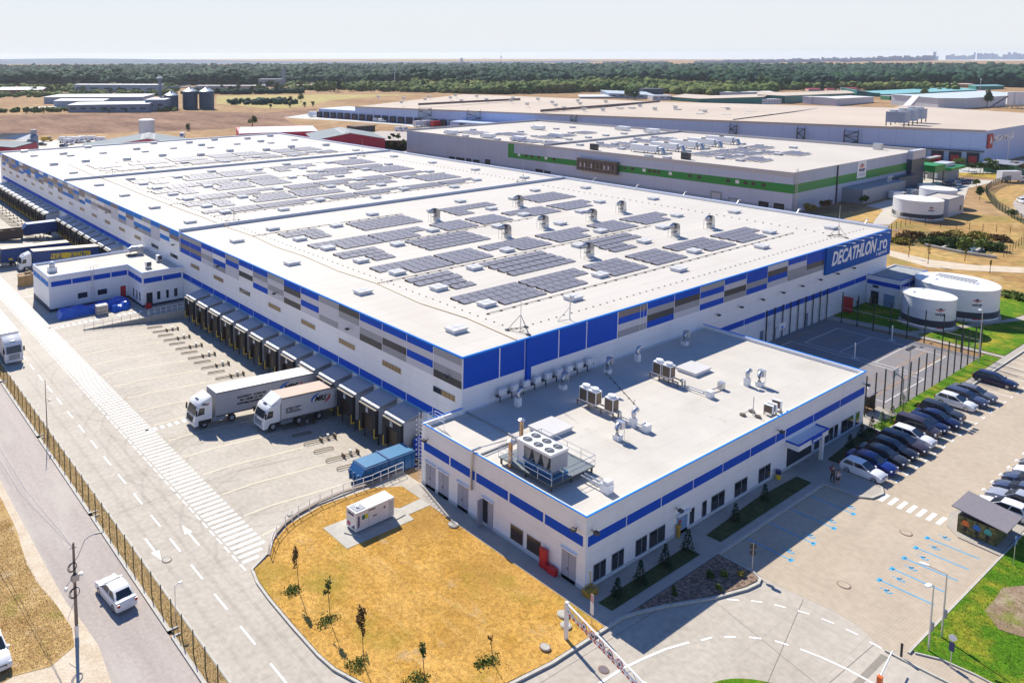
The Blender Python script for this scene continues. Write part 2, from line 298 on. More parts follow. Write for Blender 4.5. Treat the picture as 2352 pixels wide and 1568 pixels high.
# dry lawn beside the office with its kerb
lawn = [(30.5, 56.0), (30.05, 54.4), (29.85, 52), (29.75, 48.2), (29.75, 44.8), (29.95, 43.1), (30.7, 41), (32.2, 38.6), (34.8, 36.3), (38, 35.2), (43, 34.65), (49.2, 34.6), (49.2, 54.6), (46.5, 54.6), (46.4, 53.7), (38.6, 53.7), (38.6, 57.5), (44.8, 57.5), (46.4, 56), (49.2, 56), (49.2, 58.8), (46.6, 60.3), (40.6, 60.7), (36.2, 59.8), (34.0, 58.5), (32.5, 56.9)]
sheet('lawn', lawn, .10, m_dry)
kp = [(32.4, 57.2), (30.3, 56.1), (29.85, 54.4), (29.65, 52), (29.55, 48.2), (29.55, 44.8), (29.75, 43.0), (30.5, 40.9), (32.0, 38.4), (34.7, 36.05), (38, 34.95), (43, 34.45), (49.2, 34.4), (51.0, 34.45), (52.5, 34.1), (55.2, 33.2), (59.0, 31.6), (62.4, 30.6), (63.9, 30.4), (64.6, 30.6), (65.0, 31.4), (64.95, 34.4), (71.6, 34.45), (84.7, 34.45), (85, 31.7), (85.8, 30.55), (87.7, 30.25), (88.8, 30.8), (89.1, 32.2), (89.1, 34.6), (200, 34.65)]
def ribbon(pts, w, za, zb, mb):
    P_ = [Vector((p[0], p[1], 0)) for p in pts]; r = []
    for i, p in enumerate(P_):
        d = (P_[min(i+1, len(P_)-1)]-P_[max(i-1, 0)]).normalized(); q = Vector((-d.y, d.x, 0))*w/2; l, r_ = p-q, p+q
        r.append([(l.x, l.y, za), (r_.x, r_.y, za), (r_.x, r_.y, zb), (l.x, l.y, zb)])
    return mb.loft(r)
b = ribbon(kp, .22, -.05, .16, MB()); ribbon([(65.2, 20.15), (92, 20.05), (92.05, 19.3), (200, 19.3)], .15, -.05, .13, b); ribbon([(64.1, 21.25), (64.15, 19.6), (64.3, 17.4), (64.2, 8)], .18, -.05, .12, b); ribbon([(65.6, 19.9), (66.4, 18.6), (66.7, 16.6), (66.5, 8)], .12, -.05, .12, b)
tag(b.build('kerb', m_kerb), kind='structure')
# beds and greens along the office front
bed = mat('dark_bed_soil', (.055, .042, .028), .95, var=.4, vs=3, bump=.5)
m_bg = mat('shaded_bed_grass', (.03, .05, .012), .95, var=.4, vs=1.2, col2=(.07, .08, .02), thr=(.4, .65))  # grass colour darkened to carry the shade along the office front
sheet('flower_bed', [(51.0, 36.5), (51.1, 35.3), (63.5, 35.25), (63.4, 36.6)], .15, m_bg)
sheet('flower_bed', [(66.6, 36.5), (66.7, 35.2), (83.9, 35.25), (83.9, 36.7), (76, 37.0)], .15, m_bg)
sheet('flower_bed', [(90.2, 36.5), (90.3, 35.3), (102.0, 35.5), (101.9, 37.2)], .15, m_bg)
sheet('bark_bed', [(52.0, 34.35), (55.2, 33.35), (59.1, 31.75), (62.5, 30.8), (63.9, 30.65), (64.5, 30.8), (64.8, 31.5), (64.8, 34.3)], .15, mat('bark_mulch', (.11, .065, .045), .95, var=.5, vs=4, col2=(.35, .25, .18), thr=(.4, .65), bump=.6, bs=9))
sheet('grass_strip', [(102.2, 35.55), (141.4, 35.55), (141.4, 37.4), (109.6, 37.4), (109, 36.6), (103, 37.2)], .13, m_green)
sheet('grass_lawn', [(143.1, 35.6), (176, 35.6), (176, 38), (165, 39), (143.2, 46.4)], .12, m_green)
sheet('grass_lawn', [(143.7, 47.8), (165, 40.3), (178, 39.2), (178, 48), (166, 54), (154.7, 53), (154.7, 58.1), (141.8, 58.1)], .08, m_green)
sheet('grass_lawn', [(65.7, 20.05), (85.4, 20.05), (92, 20.0), (92, 17), (92, 5), (66.7, 5), (66.8, 16.6), (66.3, 18.8)], .10, m_green)
sheet('bark_bed', gps('E4', [(2150, 740), (2080, 850), (1990, 940), (2040, 1010), (2120, 1110), (2240, 1150), (2600, 1250), (2600, 700)]), .13, mat('light_mulch', (.24, .16, .10), .95, var=.3, vs=.6, col2=(.20, .20, .04), thr=(.45, .6), bump=.5, patch=[((.40, .30, .22), .8, .52, .65, .7, (1, 1, 1))]))
b = MB(); b.cyl((49.4, 21.4), 5.6, 0, .12, 48); tag(b.build('grass_island', m_green), kind='structure')
b = MB(); b.prism([(38.6, 53.7), (46.4, 53.7), (46.5, 54.6), (49.2, 54.6), (49.2, 56), (46.5, 55.9), (44.9, 57.4), (38.6, 57.5)], 0, .13); tag(b.build('concrete_pad', m_concplain), kind='structure')
b = MB(); b.prism([(109.2, 37.5), (139.5, 37.4), (139.6, 58.0), (109.2, 58.0)], 0, .06); tag(b.build('sports_court', m_court), kind='structure')
# areas to the right of the warehouse
sheet('side_meadow', [(163.2, 20), (700, 20), (700, 60), (360, 88), (300, 84), (268, 68), (262, 92), (226, 100), (170, 90), (163.2, 58)], -.03, mat('ochre_meadow', (.30, .165, .045), .95, var=.3, vs=.07, col2=(.46, .29, .09), thr=(.38, .65), bump=.5, bs=1.5, patch=[((.22, .21, .03), .09, .52, .66, .7, (1, 1, 1)), ((.52, .38, .2), .12, .60, .72, .6, (.6, 1.4, 1))]))
m_ditch = mat('reedy_ground', (.13, .11, .025), .95, var=.4, vs=.3, col2=(.27, .17, .05), thr=(.4, .65), bump=.6, bs=2)
sheet('reed_ditch', gps('B4', [(1165, 340), (1300, 290), (1500, 275), (1750, 300), (1900, 330), (2140, 400), (2050, 480), (1700, 440), (1400, 400), (1165, 395)]), .0, m_ditch)
sheet('ditch_water', gps('B4', [(1480, 400), (1640, 435), (1760, 445), (2000, 470), (2040, 400), (1850, 360), (1600, 350)]), .02, mat('dark_water', (.015, .03, .03), .1))
sheet('dirt_track', gps('B4', [(1160, 440), (1500, 520), (1900, 570), (2340, 590), (2340, 640), (1900, 620), (1500, 590), (1160, 490)]), .0, m_dirt)
sheet('drive', gps('A4', [(1040, 1568), (1105, 1490), (950, 1455), (1230, 1380), (1420, 1200), (2130, 1235), (1850, 1300), (1810, 1420), (1290, 1520), (1160, 1620), (1010, 1620)]), -.01, mat('drive_concrete', (.50, .455, .39), .8, var=.1, vs=.2))
sheet('road', gps('A4', [(2400, 1340), (2340, 1355), (2290, 1380), (2240, 1430), (2260, 1480), (2340, 1570), (2400, 1640)]), .0, m_asph)
sheet('logistics_yard', gps('A4', [(1400, 1075), (1990, 1100), (2600, 1010), (2600, 1180), (2100, 1170), (1800, 1165), (1480, 1145), (1400, 1140)]), -.01, mat('grey_concrete', (.46, .45, .43), .8, var=.08, vs=.1))
sheet('verge_grass', gps('A4', [(1480, 1145), (1800, 1165), (2100, 1170), (2600, 1180), (2600, 1210), (2130, 1220), (1850, 1195), (1480, 1165)]), -.0, m_drygreen)
sheet('logistics_yard', gps('A2', [(265, 680), (520, 642), (700, 650), (1250, 690), (1800, 735), (2340, 760), (2340, 790), (1420, 768), (1300, 750), (800, 712), (400, 690)]), -.0, mat('grey_concrete', (.46, .45, .43)))
sheet('gravel_lot', gps('A2', [(1040, 820), (1080, 800), (1350, 800), (1420, 860), (1420, 1000), (1150, 1000), (1150, 860)]), -.0, m_asph)
sheet('rear_parking', [(57, 275), (300, 275), (160, 395), (95, 430), (60, 430)], -.0, mat('drive_concrete', (.5, .45, .4)))
# --------- painted markings ---------
b = MB(); z = .012
def stripe(mb, x0, y0, x1, y1, w, zz=z, zf=None):
    d = Vector((x1-x0, y1-y0, 0)); L_ = d.length; d.normalize(); q = Vector((-d.y, d.x, 0))*w/2; f = zf or (lambda x: zz)
    mb.add([(x0-q.x, y0-q.y, f(x0)), (x1-q.x, y1-q.y, f(x1)), (x1+q.x, y1+q.y, f(x1)), (x0+q.x, y0+q.y, f(x0))], [(0, 1, 2, 3)])
y = 57.3
while y < 290:
    L_ = 3.05 if y > 58.5 else 1.5+1.3*(y-56.8); b.poly([(30.15, y), (30.15+min(3.05, 1.6+(y-57.3)*1.0), y), (30.15+min(3.05, 1.6+(y-57.3)*1.0), y+.36), (30.15, y+.36)], z); y += .757
y = 56.4
while y < 290: b.poly([(29.78, y), (29.95, y), (29.95, y+1.0), (29.78, y+1.0)], z); y += 1.5
y = 43.9
while y < 290: stripe(b, 26.35, y, 26.35, y+2.3, .17); y += 4.53
# arrows
def arrow(x, y, s):  # s=+1 points to +Y
    b.poly([(x-.09, y), (x+.09, y), (x+.09, y+s*2.3), (x-.09, y+s*2.3)], z); b.poly([(x-.38, y+s*2.3), (x+.38, y+s*2.3), (x, y+s*3.8)], z)
arrow(28.1, 61.8, 1); arrow(24.5, 65.6, -1); arrow(28.2, 127.6, 1)
for k in range(6): b.poly([(32.3+k*.92, 84.9), (32.75+k*.92, 84.9), (32.75+k*.92, 85.7), (32.3+k*.92, 85.7)], z)
for k in range(17): b.poly([(32.6+k*.95, 127.2), (33.1+k*.95, 127.2), (33.1+k*.95, 128.1), (32.6+k*.95, 128.1)], z) if k < 9 or k > 11 else None
stripe(b, 32.8, 134.1, 32.8, 147.5, .14); stripe(b, 32.8, 134.1, 36, 133.4, .14); stripe(b, 32.8, 147.5, 35, 147.5, .14); stripe(b, 32.4, 128.6, 47.5, 129.1, .1); stripe(b, 32.6, 126.9, 47.3, 127.2, .1); stripe(b, 49, 127.9, 56, 127.9, .12)
# zebra crossing, parking T marks
for k in range(7):
    yy = 30.1-k*.79; b.poly([(86.1, yy-.38), (88.0, yy-.38), (88.0, yy), (86.1, yy)], z)
TX = [91.54+2.5*k for k in range(27)]
for x in TX: stripe(b, x, 30.4, x, 34.5, .12); stripe(b, x-.35, 30.4, x+.35, 30.4, .16)
for k in range(1, 27):
    x = 92.0+2.5*k; stripe(b, x, 24.85, x, 19.6, .12); stripe(b, x-.35, 24.85, x+.35, 24.85, .16)
# curved dashes on the gate road
def curve_dash(pts, w=.16):
    for i in range(0, len(pts)-1, 2): stripe(b, *pts[i], *pts[i+1], w)
curve_dash([(60.0, 30.9), (60.7, 30.3), (61.4, 29.7), (62.0, 29.1), (62.5, 28.4), (62.9, 27.7), (63.3, 27.0), (63.65, 26.3), (63.9, 25.5), (64.1, 24.7), (64.2, 23.9), (64.3, 23.1), (64.2, 22.3), (64.2, 21.5)])
curve_dash([(54.0, 29.6), (55.0, 29.3), (55.8, 28.8), (56.5, 28.3), (57.3, 27.7), (57.9, 27.1), (58.5, 26.4), (58.9, 25.6)])
for L_ in ([(42.0, 31.2), (44.3, 31.4), (46.8, 31.3), (48.9, 31.0), (51.1, 30.6), (53.1, 30.0)], [(59.2, 24.9), (59.6, 23.7), (59.9, 22.2), (60.0, 20.7), (60, 18)]): ribbon(L_, .17, .008, .013, b)
tag(b.build('road_markings', m_wline), kind='structure')
zr = lambda x: (.014 if x < 37 else -1.3*(x-37)/17+.014)
b = MB()
for k in range(50):
    yy = 63.6+4.515*k
    if 121 < yy < 150: continue
    for xa, xb in ((33.6, 37), (37, 46)): stripe(b, xa, yy, xb, yy, .13, zf=zr)
stripe(b, 33.5, 59.9, 36.2, 60.3, .13)
tag(b.build('bay_lines', m_yline), kind='structure')
b = MB()
for x in (69.4, 73.5, 77.5, 81.5): stripe(b, x, 30.4, x, 34.3, .14); stripe(b, x-.3, 30.4, x+.3, 30.4, .3)
for k in range(5):
    x = 72.75+2.52*k; stripe(b, x, 24.9, x+.15, 21.1, .15); stripe(b, x-.3, 24.9, x+.3, 24.9, .3)
def wheelsym(x, y, s=1.0):
    for k in range(10):
        a0, a1 = math.pi*2*k/12, math.pi*2*(k+1)/12; stripe(b, x+.42*s*math.cos(a0), y+.42*s*math.sin(a0), x+.42*s*math.cos(a1), y+.42*s*math.sin(a1), .13)
    stripe(b, x, y+.1*s, x+.05*s, y+.8*s, .12); stripe(b, x, y+.15*s, x+.5*s, y+.1*s, .12); b.poly([(x-.1*s, y+.9*s), (x+.12*s, y+.9*s), (x+.12*s, y+1.15*s), (x-.1*s, y+1.15*s)], z)
for k in range(6): wheelsym(71.7+2.5*k, 23.85, .55)
for x in (70.6, 74.5, 78.6, 82.6): wheelsym(x, 31.0, .6)
tag(b.build('disabled_bay_marks', m_bline), kind='structure')
b = MB(); z = .075
def rect(x0, y0, x1, y1, w=.10):
    for a in ((x0, y0, x1, y0), (x1, y0, x1, y1), (x1, y1, x0, y1), (x0, y1, x0, y0)): stripe(b, *a, w, .075)
rect(125.2, 40.4, 136, 54.8); stripe(b, 125.3, 50, 135.9, 50, .07, .075); stripe(b, 125.3, 45.3, 135.9, 45.3, .07, .075); rect(111.5, 39.0, 124.0, 56.2); rect(111.5, 44.5, 116, 50.0)
pts = [(112.5+5*math.cos(a), 47.5+6*math.sin(a)) for a in [math.radians(x) for x in range(-90, 91, 15)]]
for i in range(12): stripe(b, *pts[i], *pts[i+1], .07, .075)
tag(b.build('court_lines', m_wline), kind='structure')
b = MB(); stripe(b, 125.1, 42.8, 136, 42.8, .07, .078); stripe(b, 125.1, 52.3, 135.8, 52.4, .07, .078); stripe(b, 109.6, 40.5, 139, 40.7, .07, .078); stripe(b, 109.6, 56.8, 139, 56.8, .07, .078); stripe(b, 130.6, 38.2, 130.6, 57, .07, .078); stripe(b, 118, 38.2, 118, 57, .07, .078)
tag(b.build('court_lines', m_oline), kind='structure')
b = MB(); m_crack = mat('sealed_joint', (.20, .18, .15), .9)
for a in ((24.0, 100, 33, 100.6), (24.2, 71, 45, 71.4), (23.6, 118, 30, 118.3)): stripe(b, *a, .04, .004)
stripe(b, 64.1, 22.0, 52, 22.4, .05, .004); stripe(b, 65.1, 27.4, 52, 24.2, .05, .004); stripe(b, 59, 31.5, 56, 20, .05, .004)
stripe(b, 36.5, 33.9, 55, 33.4, .04, .004); stripe(b, 92, 34.5, 180, 34.5, .10, .02)
for k in range(45): x = 58.9+k*.105; b.poly([(x, 20.85), (x+.05, 20.85), (x+.05, 21.3), (x, 21.3)], .01)
tag(b.build('drain_joints', m_crack), kind='structure')

m_tyre = mat('tyre_film', (.14, .12, .10), .9); m_tyre.node_tree.nodes['Principled BSDF'].inputs['Alpha'].default_value = .06
b = MB()
def tyre(cx, cy, R1, a0, a1, zf=None):
    for dr in (0, 1.9):
        P_ = [(cx+(R1+dr)*math.cos(math.radians(a0+(a1-a0)*k/14)), cy+(R1+dr)*math.sin(math.radians(a0+(a1-a0)*k/14))) for k in range(15)]
        for p, q in zip(P_[:-1], P_[1:]): stripe(b, *p, *q, .34, zz=.006, zf=(lambda x: zr(x)-.009))
for k in range(9): y_ = 64+k*5.7+(k % 3); tyre(37+(k % 4)*.8, y_-7.5-(k % 2), 7+(k % 3)*1.5, 92, 172)
for k in range(5): y_ = 62+k*9.3; tyre(39, y_+9, 9+(k % 2)*2, 190, 262)
tyre(47, 14, 17.5, 60, 118); tyre(52, 12, 18, 40, 110)
for x, ya, yb in ((24.4, 20, 110), (26.9, 45, 140), (28.2, 20, 90)): stripe(b, x, ya, x+.5, yb, .38, zz=.005)
tag(b.build('tyre_marks', m_tyre), kind='structure')
# ======================= WAREHOUSE =======================
H = 12.1; X0, X1, Y0, Y1 = 56.8, 162.6, 58.2, 273.4
PAL = {'b': m_blue, 'a': m_azure, 'l': m_lav, 'g': m_grey, 'd': m_dark, 't': m_brown, 'w': m_wplain}
wh = thing('warehouse', 'vast white logistics warehouse with blue and grey striped cladding and flat roof', 'warehouse', (X0, Y0, 0))
def wp(name, mb, mats, sm=0, label=None):
    o = mb.build(name, mats, wh, sm); o.location = (-X0, -Y0, 0); 
    if label: o['label'] = label
    return o
b = MB().box(X0, X1, Y0, Y1, -1.5, H-.02); wp('wall', b, m_white)
b = MB(); b.poly([(X0+.1, Y0+.1), (X1-.4, Y0+.1), (X1-.4, Y1-.4), (X0+.1, Y1-.4)], H+.01); wp('roof', b, m_roof)
b = MB()
b.box(X0-.08, X0+.1, Y0-.08, Y1, H-.1, H+.08); b.box(X0+.1, X1, Y0-.08, Y0+.1, H-.1, H+.08); b.box(X1, X1+.08, Y0-.08, Y1, H+.35, H+.55)
wp('roof_trim', b, m_bluel)
b = MB(); b.box(X1-.4, X1, Y0+.1, Y1-.4, H-.1, H+.5); b.box(X0, X1, Y1-.4, Y1, H-.1, H+.5); wp('parapet', b, m_wplain)
for yy in (130.7, 201.8):
    b = MB(); b.box(X0+.1, X1-.4, yy-.2, yy+.2, H, H+.62); wp('fire_wall', b, mat('shade_blue_flashing', (.52, .55, .62), .5, var=.05, vs=.3))  # blue of the wall's shaded near side is put into its colour
    b = MB(); b.box(65.6, 66.6, yy-.28, yy+.28, H, H+.72); wp('expansion_cap', b, m_steel)
L_ = ['glgd', 'blbl', 'bldg', 'blgd', 'dgll', 'gllg', 'blbl', 'bdld', 'glgl', 'bglb', 'bwdw', 'gbll', 'bwbg', 'blgl', 'gbtb', 'gbtb',
      'atww', 'twaw', 'alll', 'gwag', 'awag', 'atll', 'awag', 'tlll', 'altw', 'awtw', 'twgl', 'glaw', 'ttwa', 'lagg', 'wtta', 'gtla',
      'latt', 'ttgw', 'wtag', 'attw', 'wagt', 'taag', 'gtwl', 'taat', 'ttaw', 'wtla', 'aatt', 'tgat', 'ggtt', 'tagw', 'ttga']
PANB = 8.63; ph = (H-.1-PANB)/4
for k, c4 in enumerate(L_):
    ya = Y0+.06+4.525*k; yb = min(ya+4.525-.12, Y1-.2); mats, b = [], MB()
    for i, ch in enumerate(c4):
        if PAL[ch] not in mats: mats.append(PAL[ch])
        zt = H-.1-i*ph; b.box(X0-.03, X0-.004, ya, yb, zt-ph, zt-.004, mats.index(PAL[ch]))
    wp('cladding_panel', b, mats)
fr = [(56.95, 62.3, 'bbbb'), (62.5, 66.35, 'bbbb'), (67.4, 72.1, 'bbbb'), (72.3, 77.15, 'bbbb'), (77.35, 83.2, 'bbbb'), (83.4, 87.9, 'tblg'), (88.02, 88.6, 'tblg'), (88.72, 89.3, 'tblg'), (89.45, 95.4, 'bgdb'), (95.55, 101.5, 'bdgl'), (101.65, 107.65, 'gblb'), (107.8, 113.65, 'bldg'), (113.8, 119.7, 'bbgb'), (119.85, 125.8, 'ldbl'), (125.95, 131.8, 'blgg'), (131.95, 137.9, 'bbdg')]
for xa, xb, c4 in fr:
    mats, b = [], MB()
    for i, ch in enumerate(c4):
        if PAL[ch] not in mats: mats.append(PAL[ch])
        zt = H-.1-i*ph; b.box(xa, xb, Y0-.03, Y0-.004, zt-ph, zt-.004, mats.index(PAL[ch]))
    wp('cladding_panel', b, mats)
b = MB().box(66.5, 67.25, Y0-.25, Y0-.004, 6.6, H-.1); wp('rain_duct', b, m_blue)
for k in range(47):
    ya = Y0+.07+4.525*k; yb = min(ya+4.39, Y1-.2)
    if 40 < ya-Y0 < 0: continue
    wp('blue_band', MB().box(X0-.03, X0-.004, ya, yb, 4.12, 5.0), m_blue)
for k in range(9):
    xa = 102.9+(k*6.06 if k else 0) if k == 0 else 101.6+6.06*k; xb = 107.6+6.06*k-.1
    wp('blue_band', MB().box(xa, min(xb, 154.3), Y0-.03, Y0-.004, 4.15, 5.0), m_blue)
wp('sill_trim', MB().box(X0-.12, X0-.004, Y0+.1, Y1, 3.98, 4.08), mat('cyan_trim', (.10, .42, .62), .4))
for k in range(24):
    yc = 60.9+9.03*k
    if yc > 270: break
    o = wp('window', MB().box(X0-.05, X0-.006, yc-1.8, yc+1.8, 6.86, 7.62), m_wplain)
    g_ = MB().box(-.075+X0, X0-.052, yc-1.72, yc+1.72, 6.92, 7.56); mm = m_glassw if k in (1, 2, 3, 4, 6, 7, 10, 11, 12) else (m_glass if k in (0, 5, 8) else m_glassw if k % 3 else m_glass)
    if k == 0:
        g_ = MB().box(X0-.075, X0-.052, yc-1.72, yc+.4, 6.92, 7.56); g_.box(X0-.075, X0-.052, yc+.44, yc+1.72, 6.92, 7.56, 1); p_ = g_.build('pane', [m_glassw, m_glass], o)
    else: p_ = g_.build('pane', mm, o)
# small wall floodlights
def floodlight(x, y, z, dx, dy, par=None):
    b = MB(); b.tube([(x, y, z), (x+dx*.35, y+dy*.35, z)], .04, 5)
    b.box(x+dx*.5-.2, x+dx*.5+.2, y+dy*.5-.2, y+dy*.5+.2, z-.12, z+.1); return b
for k in range(11): wp('floodlight', floodlight(X0, 60.2+18.1*k, 9.5, -1, 0), m_dsteel)
for k in range(8): wp('floodlight', floodlight(105.8+6.05*k, Y0, 7.35, 0, -1), m_dsteel)
for k in range(5): wp('door', MB().box(118.4+k*7, 119.5+k*7, Y0-.03, Y0-.004, 0.1, 2.2), mat('blue_grey_door', (.16, .20, .30), .5)) if k in (0, 2, 4) else None
# sign board
def text_mb(txt, size=1.0, shear=0.0, bold=0.0, ext=0.02, sx=1.0, spacing=1.0):
    c = bpy.data.curves.new('t', 'FONT'); c.body = txt; c.size = size; c.shear = shear; c.offset = bold; c.extrude = ext; c.align_x = 'LEFT'; c.space_character = spacing; c.resolution_u = 3
    o = bpy.data.objects.new('t', c); COL.objects.link(o); bpy.context.view_layer.update()
    me = bpy.data.meshes.new_from_object(o.evaluated_get(bpy.context.evaluated_depsgraph_get()))
    b = MB(); b.add([(v.co.x*sx, v.co.y, v.co.z) for v in me.vertices], [tuple(p.vertices) for p in me.polygons])
    bpy.data.objects.remove(o); bpy.data.curves.remove(c); bpy.data.meshes.remove(me); return b
def fit(mb, w=None, h=None):
    xs = [v[0] for v in mb.v]; ys = [v[1] for v in mb.v]; x0, y0 = min(xs), min(ys); kx = w/(max(xs)-x0) if w else 1; ky = h/(max(ys)-y0) if h else (kx if w else 1)
    if h and not w: kx = ky
    mb.v = [((v[0]-x0)*kx, (v[1]-y0)*ky, v[2]) for v in mb.v]; return mb
def onwall(mb, origin, ux, uz=(0, 0, 1)):
    ux, uz, o = Vector(ux), Vector(uz), Vector(origin); un = ux.cross(uz)
    mb.v = [tuple(o+ux*v[0]+uz*v[1]+un*v[2]) for v in mb.v]; return mb
sg = wp('sign_board', MB().box(138.0, X1+.15, Y0-.35, Y0-.004, 7.68, H+.1), m_blue)
sg.data.materials[0] = mat('sign_blue', (.004, .10, .40), .6, spec=.1)
m_sgn = mat('sign_white_lettering', (.82, .82, .82), .4)
onwall(fit(text_mb('DECATHLON', 2, .28, .055), 16.9, 2.42), (139.9, Y0-.37, 8.88), (1, 0, 0)).build('lettering', m_sgn, sg)
onwall(fit(text_mb('.ro', 2, 0, .02), 3.9, 1.75), (157.3, Y0-.37, 8.95), (1, 0, 0)).build('lettering', m_sgn, sg)
onwall(fit(text_mb('Logistică', 1, 0, .005), 4.3, .82), (156.9, Y0-.37, 8.0), (1, 0, 0)).build('lettering', m_sgn, sg)
for k in range(7):
    x = 141.0+3.4*k; b = MB(); b.tube([(x, Y0-.1, H+.12), (x, Y0-1.6, H+.35)], .035, 5); b.box(x-.3, x+.3, Y0-1.8, Y0-1.5, H+.27, H+.37); b.build('sign_lamp', m_steel, sg)
for k in range(6):
    yy = 62+12*k; b = MB(); b.tube([(X1-.2, yy, H+.5), (X1+.6, yy, H+1.1)], .04, 5); b.box(X1+.5, X1+1.0, yy-.2, yy+.2, H+1.05, H+1.2); wp('roof_edge_lamp', b, m_steel)
# roof ladder at the expansion joint
b = MB()
for yy in (129.6, 130.2): b.tube([(X0-.25, yy, .5), (X0-.25, yy, H+1.0), (X0+.7, yy, H+1.0)], .035, 4)
for k in range(30): b.tube([(X0-.25, 129.6, .8+k*.4), (X0-.25, 130.2, .8+k*.4)], .02, 4)
wp('ladder', b, m_wplain)
b = MB(); b.tube([(65.3, 58.4, H+.06), (66.0, 66.9, H+.06), (65.2, 74.5, H+.06), (66.1, 85.1, H+.06), (65.4, 93.0, H+.06), (66.0, 103.6, H+.06), (65.4, 110.9, H+.06), (66.2, 120.2, H+.06), (65.7, 130, H+.06), (65.7, 131.5, H+.08), (66.0, 139.3, H+.06), (65.7, 149.3, H+.06), (65.8, 160, H+.06), (65.6, 169.5, H+.06), (66.1, 186.5, H+.06), (66.1, 201.6, H+.1), (66.0, 206.9, H+.06), (66.3, 219.6, H+.06), (66.8, 232.0, H+.06)], .075, 5)
tag(b.build('cable_conduit', m_brass), 'thin brown cable conduit winding along the whole warehouse roof', 'conduit')
# conduit runs feeding the panels: small support blocks
for ti, (yy, xs_) in enumerate(((102.2, (84, 118)), (84.6, (66, 130)), (66.6, (69, 145)), (120, (66, 100)), (192, (70, 140)), (174.2, (68, 140)), (156.1, (66, 145)), (139.6, (68, 140)), (227, (70, 120)), (209, (70, 150)))):
    b = MB(); b.tube([(xs_[0], yy, H+.12), (xs_[1], yy, H+.12)], .04, 4); x = xs_[0]
    while x < xs_[1]: b.box(x, x+.35, yy-.15, yy+.15, H, H+.09); x += 2.3
    tag(b.build('cable_tray', m_brass), f'thin cable tray on small feet between solar arrays, {ordw([2, 1, 0, 3, 7, 6, 5, 4, 9, 8][ti]+1)} from the near roof edge', 'cable tray', 'cable trays on the warehouse roof')
b = MB(); 
for yy in np.arange(60, 128, 1.35): b.box(67.6, 67.74, yy, yy+.14, H, H+.1)
for xx in np.arange(68, 160, 1.4): b.box(xx, xx+.14, 60.9, 61.04, H, H+.1)
for yy in np.arange(133, 200, 1.5): b.box(67.9, 68.1, yy, yy+.22, H, H+.12); b.box(151, 151.2, yy, yy+.22, H, H+.12)
for yy in np.arange(62, 128, 1.5): b.box(149.6, 149.8, yy, yy+.22, H, H+.12)
tag(b.build('conductor_supports', m_brass), 'dotted rows of small lightning conductor holders on the white roof', 'conductor holders', kind='stuff')
# --------- skylights ---------
sk = []
for y_ in (64.5, 82.4, 100.4, 118.2, 137.1, 154.7, 172.3, 190.0):
    for x_ in (61.9, 82.6, 106.5, 130.2, 154.8): sk.append((x_, y_))
for y_ in (69.2, 87.0, 104.9, 122.7, 141.6, 159.3, 177.0, 194.6):
    for x_ in (71.6, 94.5, 118.4, 142.2): sk.append((x_, y_))
for y_ in (77.8, 95.4, 113.0, 149.5, 167.0, 185.0):
    for x_ in (71.3, 117.8): sk.append((x_, y_))
n12 = len(sk)
sk += [(83.4, 211.3), (106.7, 209.7), (118.8, 213.2), (130.5, 209.7), (142, 212.9), (154.6, 209.8), (62.9, 214.1), (72.7, 216.8), (95.6, 214.6), (130.4, 227.1), (154.4, 227.1), (84.1, 231.2), (107, 227.9), (119.3, 231.7), (141.9, 229.9), (63, 233.2), (72.7, 234.7), (96.6, 233.7), (118.7, 244.8), (96.3, 247.4), (131.2, 249.3), (142.8, 245.3), (154.9, 248.7), (73.2, 251.5), (83.8, 252), (107.7, 250.8), (119.1, 252.9), (141.8, 250.9), (63.6, 257.7), (72.6, 257.2), (96.3, 255.1), (119, 262.8), (142.5, 262.3), (130.6, 266), (154.3, 265.5), (107.7, 268.3), (63.7, 270.5), (84.6, 270.0)]
m_sky = mat('skylight_polycarbonate', (.64, .62, .585), .3, var=.03, vs=1)
def skylight(dome):
    r = thing('skylight', 'x', 'skylight', (0, 0, H))
    MB().box(-1.05, 1.05, -.75, .75, 0, .36).build('upstand', mat('upstand_white', (.74, .74, .76), .5), r)
    b = MB()
    if dome:
        rings = []
        for k in range(7):
            a = math.pi*k/6; rings.append([(-1.1, -.82*math.cos(a), .38+.5*math.sin(a)), (1.1, -.82*math.cos(a), .38+.5*math.sin(a))])
        vs = [p for q in rings for p in q]; b.add(vs, [(2*i, 2*i+1, 2*i+3, 2*i+2) for i in range(6)]); b.add([q[0] for q in rings], [tuple(range(7))]); b.add([q[1] for q in rings], [tuple(range(7))]); b.box(-1.12, 1.12, -.84, .84, .34, .42)
        b.build('dome', m_sky, r, 40)
    else:
        b.box(-1.15, 1.15, -.85, .85, .36, .47); b.box(-.02, .02, -.85, .85, .47, .50); b.box(-1.15, 1.15, -.02, .02, .47, .49); b.build('cover', m_sky, r)
    return r
pr = {0: skylight(0), 1: skylight(1)}; usd = {0: 0, 1: 0}
cols = sorted(set(round(s[0]/11.8) for s in sk)); 
bycol = {}
for s in sk: bycol.setdefault(round(s[0]/11.8), []).append(s)
for ci, c in enumerate(sorted(bycol)):
    for ri, s in enumerate(sorted(bycol[c], key=lambda q: q[1])):
        dome = 1 if s[1] > 224 and s[0] < 160 and (ri % 3) != 1 else 0
        o = pr[dome] if not usd[dome] else copy_tree(pr[dome]); usd[dome] = 1; o.location = (s[0], s[1], H)
        tag(o, f"white {'domed' if dome else 'flat'} skylight, {ordw(ri+1)} from near edge, {ordw(ci+1)} file from the dock side", group='skylights on the warehouse roof')
